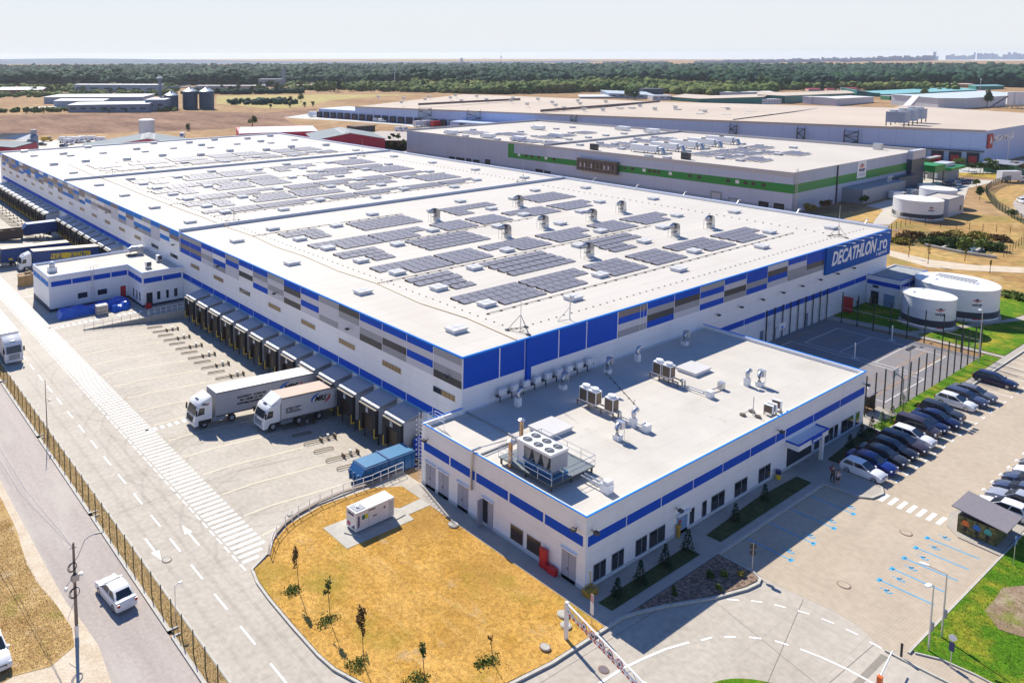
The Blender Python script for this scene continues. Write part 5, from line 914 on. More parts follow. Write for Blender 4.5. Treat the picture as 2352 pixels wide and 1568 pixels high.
# utility pole
po = thing('utility_pole', 'tall weathered utility pole with cable coils and a street lamp arm', 'utility pole', (15.64, 56.83, 0)); b = MB(); b.tube([(0, 0, 0), (0, 0, 7.6)], .13, 8, rr=[.15, .09]); b.build('pole', mat('weathered_pole', (.22, .17, .14), .9), po, 50)
b = MB(); b.tube([(0, 0, 0.0), (0, 0, 1.0)], .16, 8); b.build('painted_base', m_wplain, po, 50)
def ring(c, R_, rr, nn=20): b = MB(); b.tube([(c[0]+R_*math.cos(a), c[1]+R_*.2*math.cos(a), c[2]+R_*math.sin(a)) for a in np.linspace(0, 2*math.pi, nn+1)[:-1]], rr, 6, closed=True); return b
for c, R_ in (((-.2, -.15, 5.8), .36), ((-.12, -.18, 3.75), .42), ((-.05, -.15, 4.95), .3)):
    for q in range(3): ring((c[0]+q*.03, c[1]-q*.03, c[2]+q*.02), R_-q*.03, .022).build('cable_coil', m_black, po)
b = MB(); b.tube([(0, 0, 6.1), (.25, -.1, 6.4), (.75, -.35, 7.7), (1.1, -.5, 8.0), (1.7, -.75, 8.15)], .035, 5); b.build('lamp_arm', m_steel, po); b = MB(); b.loft([[(1.45, -.72, 8.08), (1.5, -.58, 8.08), (1.5, -.58, 8.18), (1.45, -.72, 8.18)], [(1.95, -.92, 8.15), (2.0, -.78, 8.15), (2.0, -.78, 8.22), (1.95, -.92, 8.22)]]); b.build('lamp_head', m_dsteel, po)
MB().box(-.25, .28, -.28, -.12, 4.65, 5.15).build('junction_box', mat('cream_box', (.5, .44, .38), .6), po); b = MB(); b.tube([(-.1, -.1, 5.0), (-.6, -.35, 4.75), (-.75, -.4, 4.6)], .03, 5); b.build('camera_arm', m_steel, po); b = MB(); b.cyl((-.78, -.42), .12, 4.3, 4.55, 12); b.build('dome_camera', m_wplain, po, 50); MB().box(.3, .55, -.35, -.12, 5.0, 5.2).build('camera', m_wplain, po)
b = MB(); b.tube([(0, .1, 7.2), (-.6, 12, 6.3), (-1.1, 24, 6.9)], .02, 4); b.tube([(0, .1, 7.1), (-1.0, 12, 6.0), (-1.6, 24, 6.7)], .02, 4); b.tube([(-.3, 0, 7.2), (.25, 0, 7.2)], .03, 4); b.tube([(0, 0, 3.1), (-.5, -.2, 2.3), (-.7, -.3, 1.9)], .02, 4); b.build('cable', m_grey, po)
r = thing('street_lamp', 'curved street lamp arm reaching over the road at the left edge', 'street lamp', (14.6, 90.5, 0)); b = MB(); b.tube([(0, 0, 0), (0, 0, 6.0), (.4, -.2, 7.3), (.8, -.4, 7.7), (1.3, -.6, 7.8)], .06, 6); b.build('pole', m_steel, r); MB().box(1.2, 1.8, -.75, -.55, 7.78, 7.88).build('lamp_head', m_dsteel, r)
r = thing('camera_pole', 'thin grey camera pole standing in the fence verge', 'camera pole', (22.4, 90.2, 0)); b = MB(); b.tube([(0, 0, 0), (0, 0, 7.0)], .05, 6, rr=[.07, .03]); b.build('pole', m_dsteel, r); b = MB(); b.tube([(0, 0, 4.6), (.35, -.05, 4.65)], .025, 4); b.build('arm', m_steel, r); b = MB(); b.cyl((.38, -.05), .12, 4.4, 4.62, 10); b.build('dome_camera', m_steel, r)
r = thing('camera_post', 'short white-headed camera post in the fence near the parked sedan', 'camera post', (22.5, 54.2, 0)); b = MB(); b.tube([(0, 0, 0), (0, 0, 2.9), (.35, 0, 3.0)], .035, 5); b.build('post', m_steel, r); MB().box(.3, .6, -.06, .06, 2.95, 3.05).build('camera', m_wplain, r)
# manholes
for i, (x, y, rad) in enumerate(((82.1, 26.3, .42), (69.6, 26.3, .42), (45.6, 32.0, .3), (24.9, 61.6, .35), (43.7, 35.7, .34), (46.8, 36.3, .34), (47.6, 37.2, .4), (48.8, 50.9, .4))):
    lb = ['manhole cover in the paved car park nearest the zebra crossing', 'manhole cover in the paved car park near the bark bed', 'dark manhole cover in the road under the height gantry', 'round manhole cover in the yard beside the downward arrow', 'raised round manhole in the dry lawn left of the gantry post', 'pale concrete manhole ring at the foot of the gantry post', 'pale concrete manhole ring behind the gantry post', 'round concrete cover in the lawn near the office doors'][i]
    r = thing('manhole', lb, 'manhole', (x, y, .01 if i < 4 else .1)); b = MB(); b.cyl((0, 0), rad+.08, 0, .03 if i < 4 else .12, 24); b.build('ring', mat('manhole_ring', (.22, .15, .11), .8) if i < 5 else m_concplain, r); b = MB(); b.cyl((0, 0), rad, .03 if i < 4 else .12, .04 if i < 4 else .15, 24); b.build('cover', m_paver if i < 2 else (m_brown if i in (2,) else m_concplain), r)
# gantry
ga = thing('height_gantry', 'white truss height gantry with round signs and red-white stripes over the road', 'height gantry', (45.75, 35.45, 0)); gx, gy = -2.05, -7.9; gl = math.hypot(gx, gy); ux_ = (gx/gl, gy/gl)
def gpnt(s, z_): return (ux_[0]*s, ux_[1]*s, z_)
MB().box(-.12, .12, -.12, .12, 0, 3.05).build('post', m_wplain, ga); MB().box(gx-.12, gx+.12, gy-.12, gy+.12, 0, 3.05).build('post', m_wplain, ga)
b = MB(); b.tube([gpnt(0, 2.95), gpnt(gl+.3, 2.95)], .07, 6); b.tube([gpnt(0, 2.4), gpnt(gl+.3, 2.4)], .05, 6); n_ = 14
for k in range(n_): b.tube([gpnt(gl*k/n_, 2.4 if k % 2 else 2.95), gpnt(gl*(k+1)/n_, 2.95 if k % 2 else 2.4)], .035, 4)
b.build('truss', m_wplain, ga)
b = MB(); nrm = (ux_[1], -ux_[0])
for k in range(34):
    a, c = gpnt(.1+k*.24, 0), gpnt(.1+(k+1)*.24, 0); off = .08
    q = [(a[0]+nrm[0]*off, a[1]+nrm[1]*off, 2.2), (c[0]+nrm[0]*off, c[1]+nrm[1]*off, 2.2), (c[0]+nrm[0]*off, c[1]+nrm[1]*off, 2.38), (a[0]+nrm[0]*off, a[1]+nrm[1]*off, 2.38)]; b.add(q, [(0, 1, 2, 3)], k % 2)
b.build('striped_board', [m_wplain, m_red], ga)
sgn = -1
for i, (s_, tx) in enumerate(((2.2, '5'), (3.15, '2,8'), (4.1, ''), (5.0, '2,8'), (5.95, '5'))):
    c = gpnt(s_, 2.68); off = .13
    def dsk(R_, o_, nm, m_, par): b = MB(); b.tube([(c[0]+nrm[0]*o_, c[1]+nrm[1]*o_, c[2]), (c[0]+nrm[0]*(o_+.012), c[1]+nrm[1]*(o_+.012), c[2])], R_, 24); return b.build(nm, m_, par)
    ro = dsk(.30, off, 'round_sign', m_red, ga); dsk(.235, off+.014, 'sign_face', m_wplain, ro)
    if tx: onwall(fit(text_mb(tx, 1, 0, .03), None, .2) if 0 else fit(text_mb(tx, 1, 0, .02), .3 if len(tx) > 1 else .14, .2), (c[0]+nrm[0]*(off+.05)+ux_[0]*(-.15 if len(tx) > 1 else -.07), c[1]+nrm[1]*(off+.05)+ux_[1]*(-.15 if len(tx) > 1 else -.07), c[2]-.1), (ux_[0], ux_[1], 0)).build('number', m_black, ro)
    else: MB().box(c[0]+nrm[0]*(off+.03)-.02, c[0]+nrm[0]*(off+.03)+.02, c[1]-.15, c[1]+.15, c[2]-.06, c[2]+.06).build('symbol', m_black, ro)
# traffic signs etc.
def post_sign(x, y, h, lab, parts): 
    r = thing('traffic_sign', lab, 'traffic sign', (x, y, 0)); b = MB(); b.tube([(0, 0, 0), (0, 0, h)], .03, 6); b.build('post', m_steel, r)
    for nm, mb, m_ in parts: mb.build(nm, m_, r)
def disc(R_, zc, d=(-.8, -.6), o_=.04, nn=24): b = MB(); b.tube([(d[0]*o_, d[1]*o_, zc), (d[0]*(o_+.015), d[1]*(o_+.015), zc)], R_, nn); return b
post_sign(48.6, 35.3, 2.6, 'slim red and white striped marker sign in front of the office corner', [('marker_board', MB().box(-.04, -.02, -.14, .14, 1.9, 2.55), m_wplain)]+[('red_stripe', MB().add([(-.05, -.14, 1.95+k*.2), (-.05, .14, 2.05+k*.2), (-.05, .14, 2.15+k*.2), (-.05, -.14, 2.05+k*.2)], [(0, 1, 2, 3)]), m_red) for k in range(3)]+[('text_board', MB().box(-.04, -.02, -.16, .16, .95, 1.85), m_wplain)])
post_sign(65.0, 31.5, 2.65, 'pair of dark round signs on a post at the tip of the bark bed', [('round_sign', disc(.3, 2.3, (.7, .7)), m_dark), ('round_sign', disc(.26, 1.75, (.7, .7)), m_dark)])
post_sign(84.2, 19.1, 2.7, 'blue square pedestrian crossing sign by the bike advert kiosk', [('sign_board', MB().box(-.34, .34, -.05, -.03, 1.95, 2.6), mat('traffic_blue', (.01, .13, .60), .4)), ('triangle', MB().add([(-.22, -.055, 2.05), (.22, -.055, 2.05), (0, -.055, 2.48)], [(0, 1, 2)]), m_wplain), ('figure', MB().add([(-.06, -.06, 2.08), (.08, -.06, 2.08), (.01, -.06, 2.36)], [(0, 1, 2)]), m_black)])
post_sign(66.1, 17.9, 2.6, 'round sign above a blue arrow board on the green lawn', [('round_sign', disc(.24, 2.35, (-.9, -.4)), m_wplain), ('arrow_board', MB().box(-.05, -.03, -.16, .16, 1.3, 2.0), m_navy)])
def lamp(x, y, h, dx, dy, lab, box=True):
    r = thing('street_lamp', lab, 'street lamp', (x, y, 0), 0, 'street lamps'); b = MB(); b.tube([(0, 0, 0), (0, 0, h)], .06, 8, rr=[.08, .045]); b.tube([(0, 0, h-.03), (dx*.7, dy*.7, h+.15)], .03, 5); b.build('pole', m_steel, r)
    s_ = MB(); u_ = Vector((dx, dy, 0)).normalized(); w_ = Vector((-u_.y, u_.x, 0)); p = Vector((dx*.7, dy*.7, h+.15)); s_.loft([[tuple(p-w_*.08), tuple(p+w_*.08), tuple(p+w_*.08+Vector((0, 0, .08))), tuple(p-w_*.08+Vector((0, 0, .08)))], [tuple(p+u_*.25-w_*.17), tuple(p+u_*.25+w_*.17), tuple(p+u_*.25+w_*.17+Vector((0, 0, .1))), tuple(p+u_*.25-w_*.17+Vector((0, 0, .1)))], [tuple(p+u_*.6-w_*.12), tuple(p+u_*.6+w_*.12), tuple(p+u_*.6+w_*.12+Vector((0, 0, .07))), tuple(p+u_*.6-w_*.12+Vector((0, 0, .07)))]]); s_.build('lamp_head', m_wplain, r)
    if box: MB().box(-.12, .12, -.2, -.07, 1.75, 2.35).build('control_box', m_grey, r)
lamp(66.66, 19.41, 5.2, -.5, .1, 'nearer grey street lamp at the car park edge on the lawn'); lamp(69.03, 19.36, 5.15, -.35, 1.5, 'farther grey street lamp with its arm turned over the blue bays')
lamp(136.7, 36.8, 7.7, -.3, .1, 'tall lamp post beside the sports court fence and green lawn'); 
r = thing('floodlight_mast', 'tall mast with three square floodlights by the basketball court', 'floodlight mast', (113.4, 37.3, 0)); b = MB(); b.tube([(0, 0, 0), (0, 0, 7.1)], .06, 6); b.tube([(-.9, 0, 7.1), (.9, 0, 7.1)], .03, 4); b.build('pole', m_steel, r)
for k in (-.8, 0, .8): MB().box(k-.28, k+.28, -.2, .2, 7.15, 7.3).build('floodlight', m_dark, r)
ba = thing('barrier_gate', 'orange barrier post with a white raised-end arm across the exit lane', 'barrier', (59.5, 19.9, 0)); MB().box(-.16, .16, -.14, .14, 0, 1.15).build('housing', m_orange, ba); b = MB(); b.tube([(0, 0, 1.1), (3.4, .5, 1.12)], .05, 6); b.build('arm', m_wplain, ba)
o = MB().box(-.06, .06, -.06, .06, 0, 1.0).box(-.07, .07, -.07, .07, .9, 1.02).build('bollard', m_black, loc=(64.3, 20.3, .1)); tag(o, 'thin black bollard at the pavement corner near the barrier', 'bollard')
o = MB().box(0, .3, 0, .7, 0, 1.75).box(-.02, 0, .05, .65, .1, 1.6).build('hose_cabinet', m_red, loc=(50.7, 41.6, .1)); tag(o, 'tall red fire cabinet against the office wall left of the steel door', 'fire cabinet')
o = MB().box(0, .4, 0, .9, 0, .55).box(-.03, .43, -.03, .93, .55, .62).build('sand_box', m_red, loc=(50.6, 40.55, .1)); tag(o, 'low red box beside the tall red fire cabinet', 'fire box')
r = thing('gas_box', 'yellow pipe frame box at the office building corner', 'gas cabinet', (50.7, 37.2, .1)); b = MB(); b.box(0, 1.3, 0, .7, 0, .06); [b.box(x, x+.06, y, y+.06, 0, .5) for x in (0, 1.24) for y in (0, .64)]; b.box(0, 1.3, 0, .06, .45, .52); b.box(0, 1.3, .64, .7, .45, .52); b.box(0, .06, 0, .7, .45, .52); b.box(1.24, 1.3, 0, .7, .45, .52); b.box(.1, 1.2, .1, .6, .06, .35); b.build('frame', mat('mustard_paint', (.45, .28, .04)), r); b = MB(); b.tube([(1.25, .8, .1), (1.25, .8, 1.4), (1.0, .8, 1.5)], .04, 5); b.build('pipe', m_yel, r)
r = thing('dispenser', 'small mustard-coloured stand beside the blue office door', 'stand', (64.1, 37.7, .1)); MB().box(0, .3, 0, .2, 0, 1.0).build('body', mat('mustard_paint', (.4, .25, .04)), r); MB().box(-.1, .4, -.03, .23, 1.0, 1.2).build('top', mat('mustard_paint', (.4, .25, .04)), r)
r = thing('litter_bin', 'round bin with a yellow base and blue top by the office entrance', 'litter bin', (81.9, 37.6, .1)); b = MB(); b.cyl((0, 0), .25, 0, .55, 14); b.build('base', m_yel, r); b = MB(); b.cyl((0, 0), .27, .55, .95, 14); b.build('top', m_navy, r)
# bike shelter kiosk with cyclists
ki = thing('kiosk', 'small shelter with a grey roof and cyclist photo panels beside the crossing', 'kiosk', (86.0, 20.8, .1))
MB().box(.1, 4.4, 0.05, 2.9, 0, 1.62).build('wall', m_dark, ki); b = MB(); b.add([(-1.2, -.75, 1.75), (3.0, -.75, 1.75), (3.4, 3.4, 2.2), (-.9, 3.4, 2.2), (-1.2, -.75, 1.83), (3.0, -.75, 1.83), (3.4, 3.4, 2.28), (-.9, 3.4, 2.28)], [(0, 3, 2, 1), (4, 5, 6, 7), (0, 1, 5, 4), (1, 2, 6, 5), (2, 3, 7, 6), (3, 0, 4, 7)])
o = b.build('roof', mat('grey_roofing', (.22, .20, .22), .9, var=.1, vs=3), ki); o.location = (.9, 0, 0)
pan = MB().box(.06, .095, .1, 2.85, .02, 1.6).build('photo_panel', mat('forest_photo', (.05, .05, .015), .5, var=.5, vs=3, col2=(.16, .16, .05), thr=(.4, .6)), ki); MB().box(.1, 4.4, .01, .045, .02, 1.55).build('photo_panel', mat('forest_photo', (0, 0, 0)), ki)
for yy, cc in ((2.3, m_orange), (1.45, mat('cyclist_blue', (.01, .14, .5))), (.65, mat('cyclist_teal', (.05, .38, .33)))):
    def P2(a, z_, o_=0): return (.05-o_, yy+a, z_)
    MB().add([P2(-.22, .75), P2(-.3, 1.0), P2(-.16, 1.28), P2(0, 1.36), P2(.16, 1.28), P2(.3, 1.0), P2(.22, .75), P2(.14, 1.0), P2(.12, .8), P2(-.12, .8), P2(-.14, 1.0)], [tuple(range(11))]).build('cyclist_jacket', cc, pan)
    b = MB(); b.add([P2(-.09, 1.34, .005), P2(-.09, 1.5, .005), P2(0, 1.56, .005), P2(.09, 1.5, .005), P2(.09, 1.34, .005)], [tuple(range(5))]); b.add([P2(-.12, .8, .005), P2(-.16, .35, .005), P2(-.04, .35, .005), P2(0, .78, .005)], [(0, 1, 2, 3)]); b.add([P2(.12, .8, .005), P2(.16, .35, .005), P2(.04, .35, .005), P2(0, .78, .005)], [(0, 1, 2, 3)]); b.add([P2(-.03, .08, .006), P2(-.045, .45, .006), P2(-.03, .75, .006), P2(.03, .75, .006), P2(.045, .45, .006), P2(.03, .08, .006)], [tuple(range(6))]); b.build('cyclist_legs', m_black, pan)
# court things
def hoop(x, y, rz, lab):
    r = thing('basketball_hoop', lab, 'basketball hoop', (x, y, .06), rz, 'basketball hoops'); b = MB(); b.tube([(0, 0, 0), (0, 0, 2.6), (.9, 0, 3.0)], .07, 6); b.build('post', m_grey, r); MB().box(.9, .95, -.9, .9, 2.6, 3.7).build('backboard', m_wplain, r); MB().box(.952, .96, -.3, .3, 2.75, 3.2).build('target_frame', m_bluel, r); b = MB(); b.tube([(1.2+.23*math.cos(a), .23*math.sin(a), 2.8) for a in np.linspace(0, 2*math.pi, 13)[:-1]], .02, 4, closed=True); b.build('rim', m_orange, r)
hoop(114.6, 38.2, math.pi/2, 'basketball hoop inside the near side of the court fence'); hoop(120.6, 57.0, -math.pi/2, 'basketball hoop in the shade next to the warehouse wall')
for i, (x, y) in enumerate(((124.0, 47.5), (136.7, 47.5))):
    r = thing('net_post', ('nearer', 'farther')[i]+' white net post on a round foot in the sports court', 'net post', (x, y, .06), 0, 'net posts'); b = MB(); b.tube([(0, 0, .1), (0, 0, 2.4)], .07, 8); b.build('pole', m_wplain, r); b = MB(); b.cyl((0, 0), .55, 0, .12, 20); b.build('foot', m_grey, r)
r = thing('smoking_shelter', 'dark flat-roofed shelter at the court gate beside the office', 'shelter', (106.2, 38.9, .1)); MB().box(-.3, 2.2, -.2, 2.0, 2.1, 2.22).build('roof', mat('grey_roofing', (.2, .2, .2)), r); b = MB(); b.box(0, 2, 1.7, 1.75, 0, 2.1); b.box(1.9, 1.95, 0, 1.7, 0, 2.1); [b.box(x, x+.08, 0, .08, 0, 2.1) for x in (0, 1.9)]; b.build('wall', m_dark, r)
# ======================= VEHICLES =======================
def paint(name, c, rough=.22): return mat(name, c, rough, .0, spec=.6)
CP = {'white': paint('car_white', (.78, .78, .78)), 'blue': paint('car_blue', (.01, .03, .19)), 'navy': paint('car_navy', (.008, .012, .055)), 'black': paint('car_black', (.012, .012, .016)), 'anthracite': paint('car_anthracite', (.035, .037, .045)), 'grey': paint('car_grey', (.13, .14, .17)), 'silver': paint('car_silver', (.30, .32, .38)), 'brown': paint('car_brown', (.05, .035, .045)), 'slate': paint('car_slate', (.05, .065, .12)), 'yellow': paint('car_yellow', (.62, .36, .02)), 'red': paint('car_red', (.45, .01, .015))}
m_head = mat('headlamp_glass', (.65, .68, .72), .1, spec=.8); m_tail = mat('tail_lamp', (.42, .02, .02), .25)
SH = {  # length, half width, height, belt, cabin: rear base, rear top, front top, front base (fractions of length from the rear), tail height, bonnet height
 'hatch': (4.1, .86, 1.48, .93, .03, .12, .50, .72, .93, .86), 'sedan': (4.5, .88, 1.48, .95, .09, .235, .55, .745, 1.0, .87), 'suv': (4.6, .93, 1.68, 1.05, .03, .10, .52, .70, 1.08, .98), 'wagon': (4.65, .90, 1.50, .95, .02, .10, .53, .71, .98, .86), 'van': (4.5, .92, 1.83, 1.05, .01, .03, .62, .83, 1.2, 1.0)}
def car(style, col, x, y, rz, lab, grp=None, roofcol=None, sc=1.0):
    L_, w, h, belt, rb, rt_, ft, fb, th, bh = SH[style]; L_ *= sc
    r = thing('car', lab, 'car', (x, y, 0.012), rz, grp); X = lambda f: (f-.5)*L_
    prof = [(X(.0), .45), (X(.005), .80), (X(.03), th), (X(rb+.02), belt+.02), (X(fb-.02), belt+.01), (X(.86), bh), (X(.965), bh-.16), (X(.998), .55), (X(.99), .28), (X(.90), .2), (X(.1), .2), (X(.01), .28)]
    cx = 0; rings = []
    for yy, k, zz in ((-w, .955, -.06), (-w*.97, .985, -.015), (-w*.8, 1, .01), (0, 1.012, .035), (w*.8, 1, .01), (w*.97, .985, -.015), (w, .955, -.06)):
        rings.append([(px*k, yy, pz+(zz if pz > .5 else -zz*.3)) for px, pz in prof])
    P_ = CP[col]; body = MB().loft(rings)
    ht = h-.05; wb, wt = w*.95, w*.79
    cab = lambda s_, e: [(X(rb)+e, s_*wb, belt-.02), (X(rt_)+.02, s_*wt, ht), (X((rt_+ft)/2), s_*(wt+.01), h-.02), (X(ft), s_*wt, ht-.01), (X(fb)-e, s_*wb, belt-.02)]
    body.loft([cab(-1, 0), [(a, b_*.55, c+(.03 if c > belt else 0)) for a, b_, c in cab(-1, 0)], [(a, b_*.55, c+(.03 if c > belt else 0)) for a, b_, c in cab(1, 0)], cab(1, 0)])
    body.build('body', P_, r, 42)
    if roofcol: MB().loft([[(X(rt_)+.05, -wt*.9, ht+.03), (X(ft)-.05, -wt*.9, ht+.03), (X(ft)-.05, -wt*.9, ht+.05), (X(rt_)+.05, -wt*.9, ht+.05)], [(X(rt_)+.05, wt*.9, ht+.03), (X(ft)-.05, wt*.9, ht+.03), (X(ft)-.05, wt*.9, ht+.05), (X(rt_)+.05, wt*.9, ht+.05)]]).build('roof_panel', CP[roofcol], r)
    def lerp(a, c, t): return tuple(a[i]+(c[i]-a[i])*t for i in range(3))
    A, B, C_, D = (X(fb), -wb, belt), (X(fb), wb, belt), (X(ft), wt, ht), (X(ft), -wt, ht)
    def quad(A, B, C_, D, ia, ib, name, dx=0, dz=0, dy=0):
        q = [lerp(lerp(A, B, ia), lerp(D, C_, ia), ib), lerp(lerp(A, B, 1-ia), lerp(D, C_, 1-ia), ib), lerp(lerp(A, B, 1-ia), lerp(D, C_, 1-ia), 1-ib*.7), lerp(lerp(A, B, ia), lerp(D, C_, ia), 1-ib*.7)]
        MB().add([(a+dx, b_+dy, c+dz) for a, b_, c in q], [(0, 1, 2, 3)]).build(name, m_glass, r)
    quad(A, B, C_, D, .06, .07, 'windshield', .018, .03)
    A, B, C_, D = (X(rb), -wb, belt), (X(rb), wb, belt), (X(rt_), wt, ht), (X(rt_), -wt, ht); quad(A, B, C_, D, .1, .14, 'rear_window', -.015, .03)
    for s_ in (-1, 1):
        m_ = (rb+fb)/2-.02; mt_ = (rt_+ft)/2
        for (a, a2, c, c2) in ((rb+.05, m_-.012, rt_+.03, mt_-.01), (m_+.012, fb-.045, mt_+.01, ft-.0)):
            MB().add([(X(a), s_*(wb-.005), belt+.03), (X(a2), s_*(wb-.005), belt+.03), (X(c2), s_*(wt+.022), ht-.07), (X(c), s_*(wt+.022), ht-.07)], [(0, 1, 2, 3)]).build('side_window', m_glass, r)
        MB().box(X(.955), X(.985), s_*w*.86-.14, s_*w*.86+.10 if s_ < 0 else s_*w*.86+.08, .60, bh-.14).build('headlight', m_head, r)
        MB().box(X(.0)-.012, X(.03), s_*w*.84-.12, s_*w*.84+.09, .68, .92).build('taillight', m_tail, r)
        MB().box(X(fb-.05), X(fb-.05)+.16, s_*(w+.02)-.09, s_*(w+.02)+.09, belt+.0, belt+.13).build('mirror', P_, r)
        for fx in (.185, .81):
            c = (X(fx), s_*(w-.11)); o = MB().tube([(c[0], c[1]-.11, .31), (c[0], c[1]+.11, .31)], .315, 18).build('wheel', m_black, r, 40)
            q = MB(); q.tube([(c[0], c[1]+s_*.108, .31), (c[0], c[1]+s_*.125, .31)], .205, 10); q.build('rim', mat('alloy_rim', (.42, .42, .44), .3, .7), o)
            a = MB(); a.tube([(c[0], s_*(w-.02), .33), (c[0], s_*(w+.004), .33)], .37, 18); a.build('wheel_arch', m_black, r) if 0 else None
    MB().box(X(.998)-.01, X(1.0)+.012, -.26, .26, .38, .49).build('licence_plate', m_wplain, r); MB().box(X(0)-.02, X(.0)+.02, -.26, .26, .62, .73).build('licence_plate', m_wplain, r); MB().box(X(.985), X(.998)+.01, -.45, .45, .52, .66).build('grille', m_black, r)
    return r
CG = 'cars parked in the row beside the pavement'
row = [('hatch', 'white', 90.05, 32.95, .97, 'white two-door hatchback parked nearest the office entrance'), ('sedan', 'blue', 92.55, 33.15, 1, 'bright blue sedan parked second in the row next to the white hatchback'), ('sedan', 'anthracite', 95.2, 33.05, 1, 'dark bronze-black sedan between the blue sedan and a black hatchback'), ('hatch', 'black', 97.75, 33.0, 1.05, 'black hatchback with a bright sunshade behind its windscreen'), ('wagon', 'brown', 100.3, 33.0, 1.02, 'dark estate car with silver window trim, just before the white two-tone hatchback'), ('hatch', 'white', 102.75, 33.0, 1.05, 'white hatchback parked between two dark cars in the middle of the row'), ('van', 'brown', 105.5, 33.4, .92, 'dark brown minivan parked right behind the mid-row white hatchback'), ('hatch', 'navy', 107.75, 33.3, 1.02, 'dark blue hatchback with a red tail lamp behind the brown minivan'), ('sedan', 'navy', 110.25, 33.1, 1.02, 'glossy navy sedan before the anthracite crossover'), ('suv', 'anthracite', 112.7, 33.4, .96, 'anthracite crossover parked beside an empty bay and the far white hatchback'), ('hatch', 'white', 117.6, 33.5, 1.0, 'white hatchback farther up the row next to a purple-black estate'), ('wagon', 'slate', 120.1, 33.3, .98, 'purple-black estate between the far white hatchback and the grey sedan'), ('sedan', 'grey', 122.6, 33.2, 1.03, 'metallic grey sedan at the far end of the row before the gap'), ('hatch', 'navy', 129.9, 33.0, 1.12, 'lone navy fastback parked apart beyond the gap in the row')]
for st, c, x, y, sc, lb in row: car(st, c, x, y, -math.pi/2+random.uniform(-.015, .015), lb, CG, sc=sc)
row2 = [('hatch', 'white', 93.2, 22.3, 1.0, 'white hatchback with roof rails parked behind the kiosk'), ('suv', 'silver', 95.7, 21.8, 1.05, 'silver-blue off-roader parked beside the kiosk'), ('sedan', 'slate', 98.3, 22.1, 1.0, 'dark slate sedan mostly hidden behind the silver off-roader'), ('sedan', 'slate', 101.0, 22.1, 1.0, 'navy-grey sedan, third bay beyond the kiosk'), ('hatch', 'white', 103.5, 22.1, 1.02, 'white hatchback at the right edge facing the lane'), ('hatch', 'grey', 106.0, 22.2, 1.0, 'grey-blue hatchback farthest along the right edge')]
for st, c, x, y, sc, lb in row2: car(st, c, x, y, math.pi/2, lb, 'cars parked at the right edge', sc=sc)
car('sedan', 'white', 19.55, 59.35, math.pi/2+.10, 'white sedan driving on the public road beside the boundary fence', sc=.95)
car('hatch', 'white', 10.0, 58.35, -math.pi/2+.03, 'white hatchback cut by the left edge on the sandy verge', sc=1.05)
car('hatch', 'white', 296.2, 72.6, math.pi/2+2.2, 'white car on the curved access road at the far right')
for i, (p, c) in enumerate(zip(gps('A4', [(1660, 1275), (1700, 1262), (1745, 1275), (1790, 1260), (1830, 1255)]), ('slate', 'silver', 'white', 'slate', 'grey'))):
    car(('hatch', 'sedan')[i % 2], c, p[0], p[1], .6, f'{ordw(i+1)} car from the left in the small lot behind the far round tank', 'cars in the lot behind the far tank')
# ---- trucks ----
m_curt = mat('grey_curtain', (.36, .36, .39), .6, var=.05, vs=2, lines=[(0, .55, .02, .12)]); m_curtb = mat('blue_curtain', (.012, .05, .20), .55, var=.1, vs=1.5, lines=[(0, .6, .02, .25)])
m_tan = mat('tan_tarp', (.52, .40, .33), .7, var=.06, vs=1); m_twhite = mat('white_tarp', (.78, .77, .76), .5)
m_sky2 = mat('silver_tank', (.45, .50, .56), .25, .7)
def tractor(par, low=False, dark=True, x0=0, logo=None, tall=3.75):
    "cab with its nose at x=0, body towards +x"
    k = tall/3.75; pr_ = [(0.05, .35), (0.0, .95), (.12, 1.55), (.42, 2.75*k), (.75, 3.15*k), (1.5, 3.45*k), (2.15, 3.7*k), (2.25, 3.0), (2.3, 1.2), (2.25, 1.0), (.9, .95), (.55, .4)]
    rg = [[(px+.1 if px < .5 else px, yy, pz-(.10 if pz > 3 else 0)) for px, pz in pr_] if abs(yy) > 1.2 else [(px, yy, pz) for px, pz in pr_] for yy in (-1.24, -1.1, 0, 1.1, 1.24)]
    cab = MB().loft(rg).build('cab', CP['white'], par, 35)
    MB().add([(.09, -1.02, 1.62), (.09, 1.02, 1.62), (.375, .98, 2.62*k), (.375, -.98, 2.62*k)], [(0, 1, 2, 3)]).build('windshield', m_glass, cab)
    for s_ in (-1, 1): MB().add([(.38, s_*1.25, 1.6), (1.25, s_*1.25, 1.7), (1.3, s_*1.25, 2.45), (.62, s_*1.25, 2.5)], [(0, 1, 2, 3)]).build('side_window', m_glass, cab); MB().box(.1, .25, s_*1.38-.1, s_*1.38+.1, 1.7, 2.4).build('mirror', m_black, cab); MB().box(-.03, .1, s_*.95-.2, s_*.95+.2, .6, .8).build('headlight', m_head, cab)
    MB().box(-.04, .05, -.75, .75, .75, 1.45).build('grille', m_black if dark else m_grey, cab); MB().box(.75, 1.15, -.35, .35, 3.18*k, 3.24*k).build('roof_hatch', m_glass, cab)
    b = MB(); b.box(.5, 6.0, -.45, .45, .75, 1.0); b.build('chassis', m_dsteel, par); 
    if dark: MB().box(.55, 2.2, -1.26, 1.26, .5, 1.0).build('lower_trim', m_black, par)
    for s_ in (-1, 1):
        for wx in (1.35, 5.0): o = MB().tube([(wx, s_*1.22, .5), (wx, s_*.85, .5)], .5, 20).build('wheel', m_black, par, 40); MB().tube([(wx, s_*1.23, .5), (wx, s_*1.2, .5)], .28, 14).build('rim', m_steel, o)
        MB().box(2.5, 4.1, s_*.85-.3, s_*.85+.3, .5, 1.05).build('fuel_tank', m_sky2, par)
    return cab
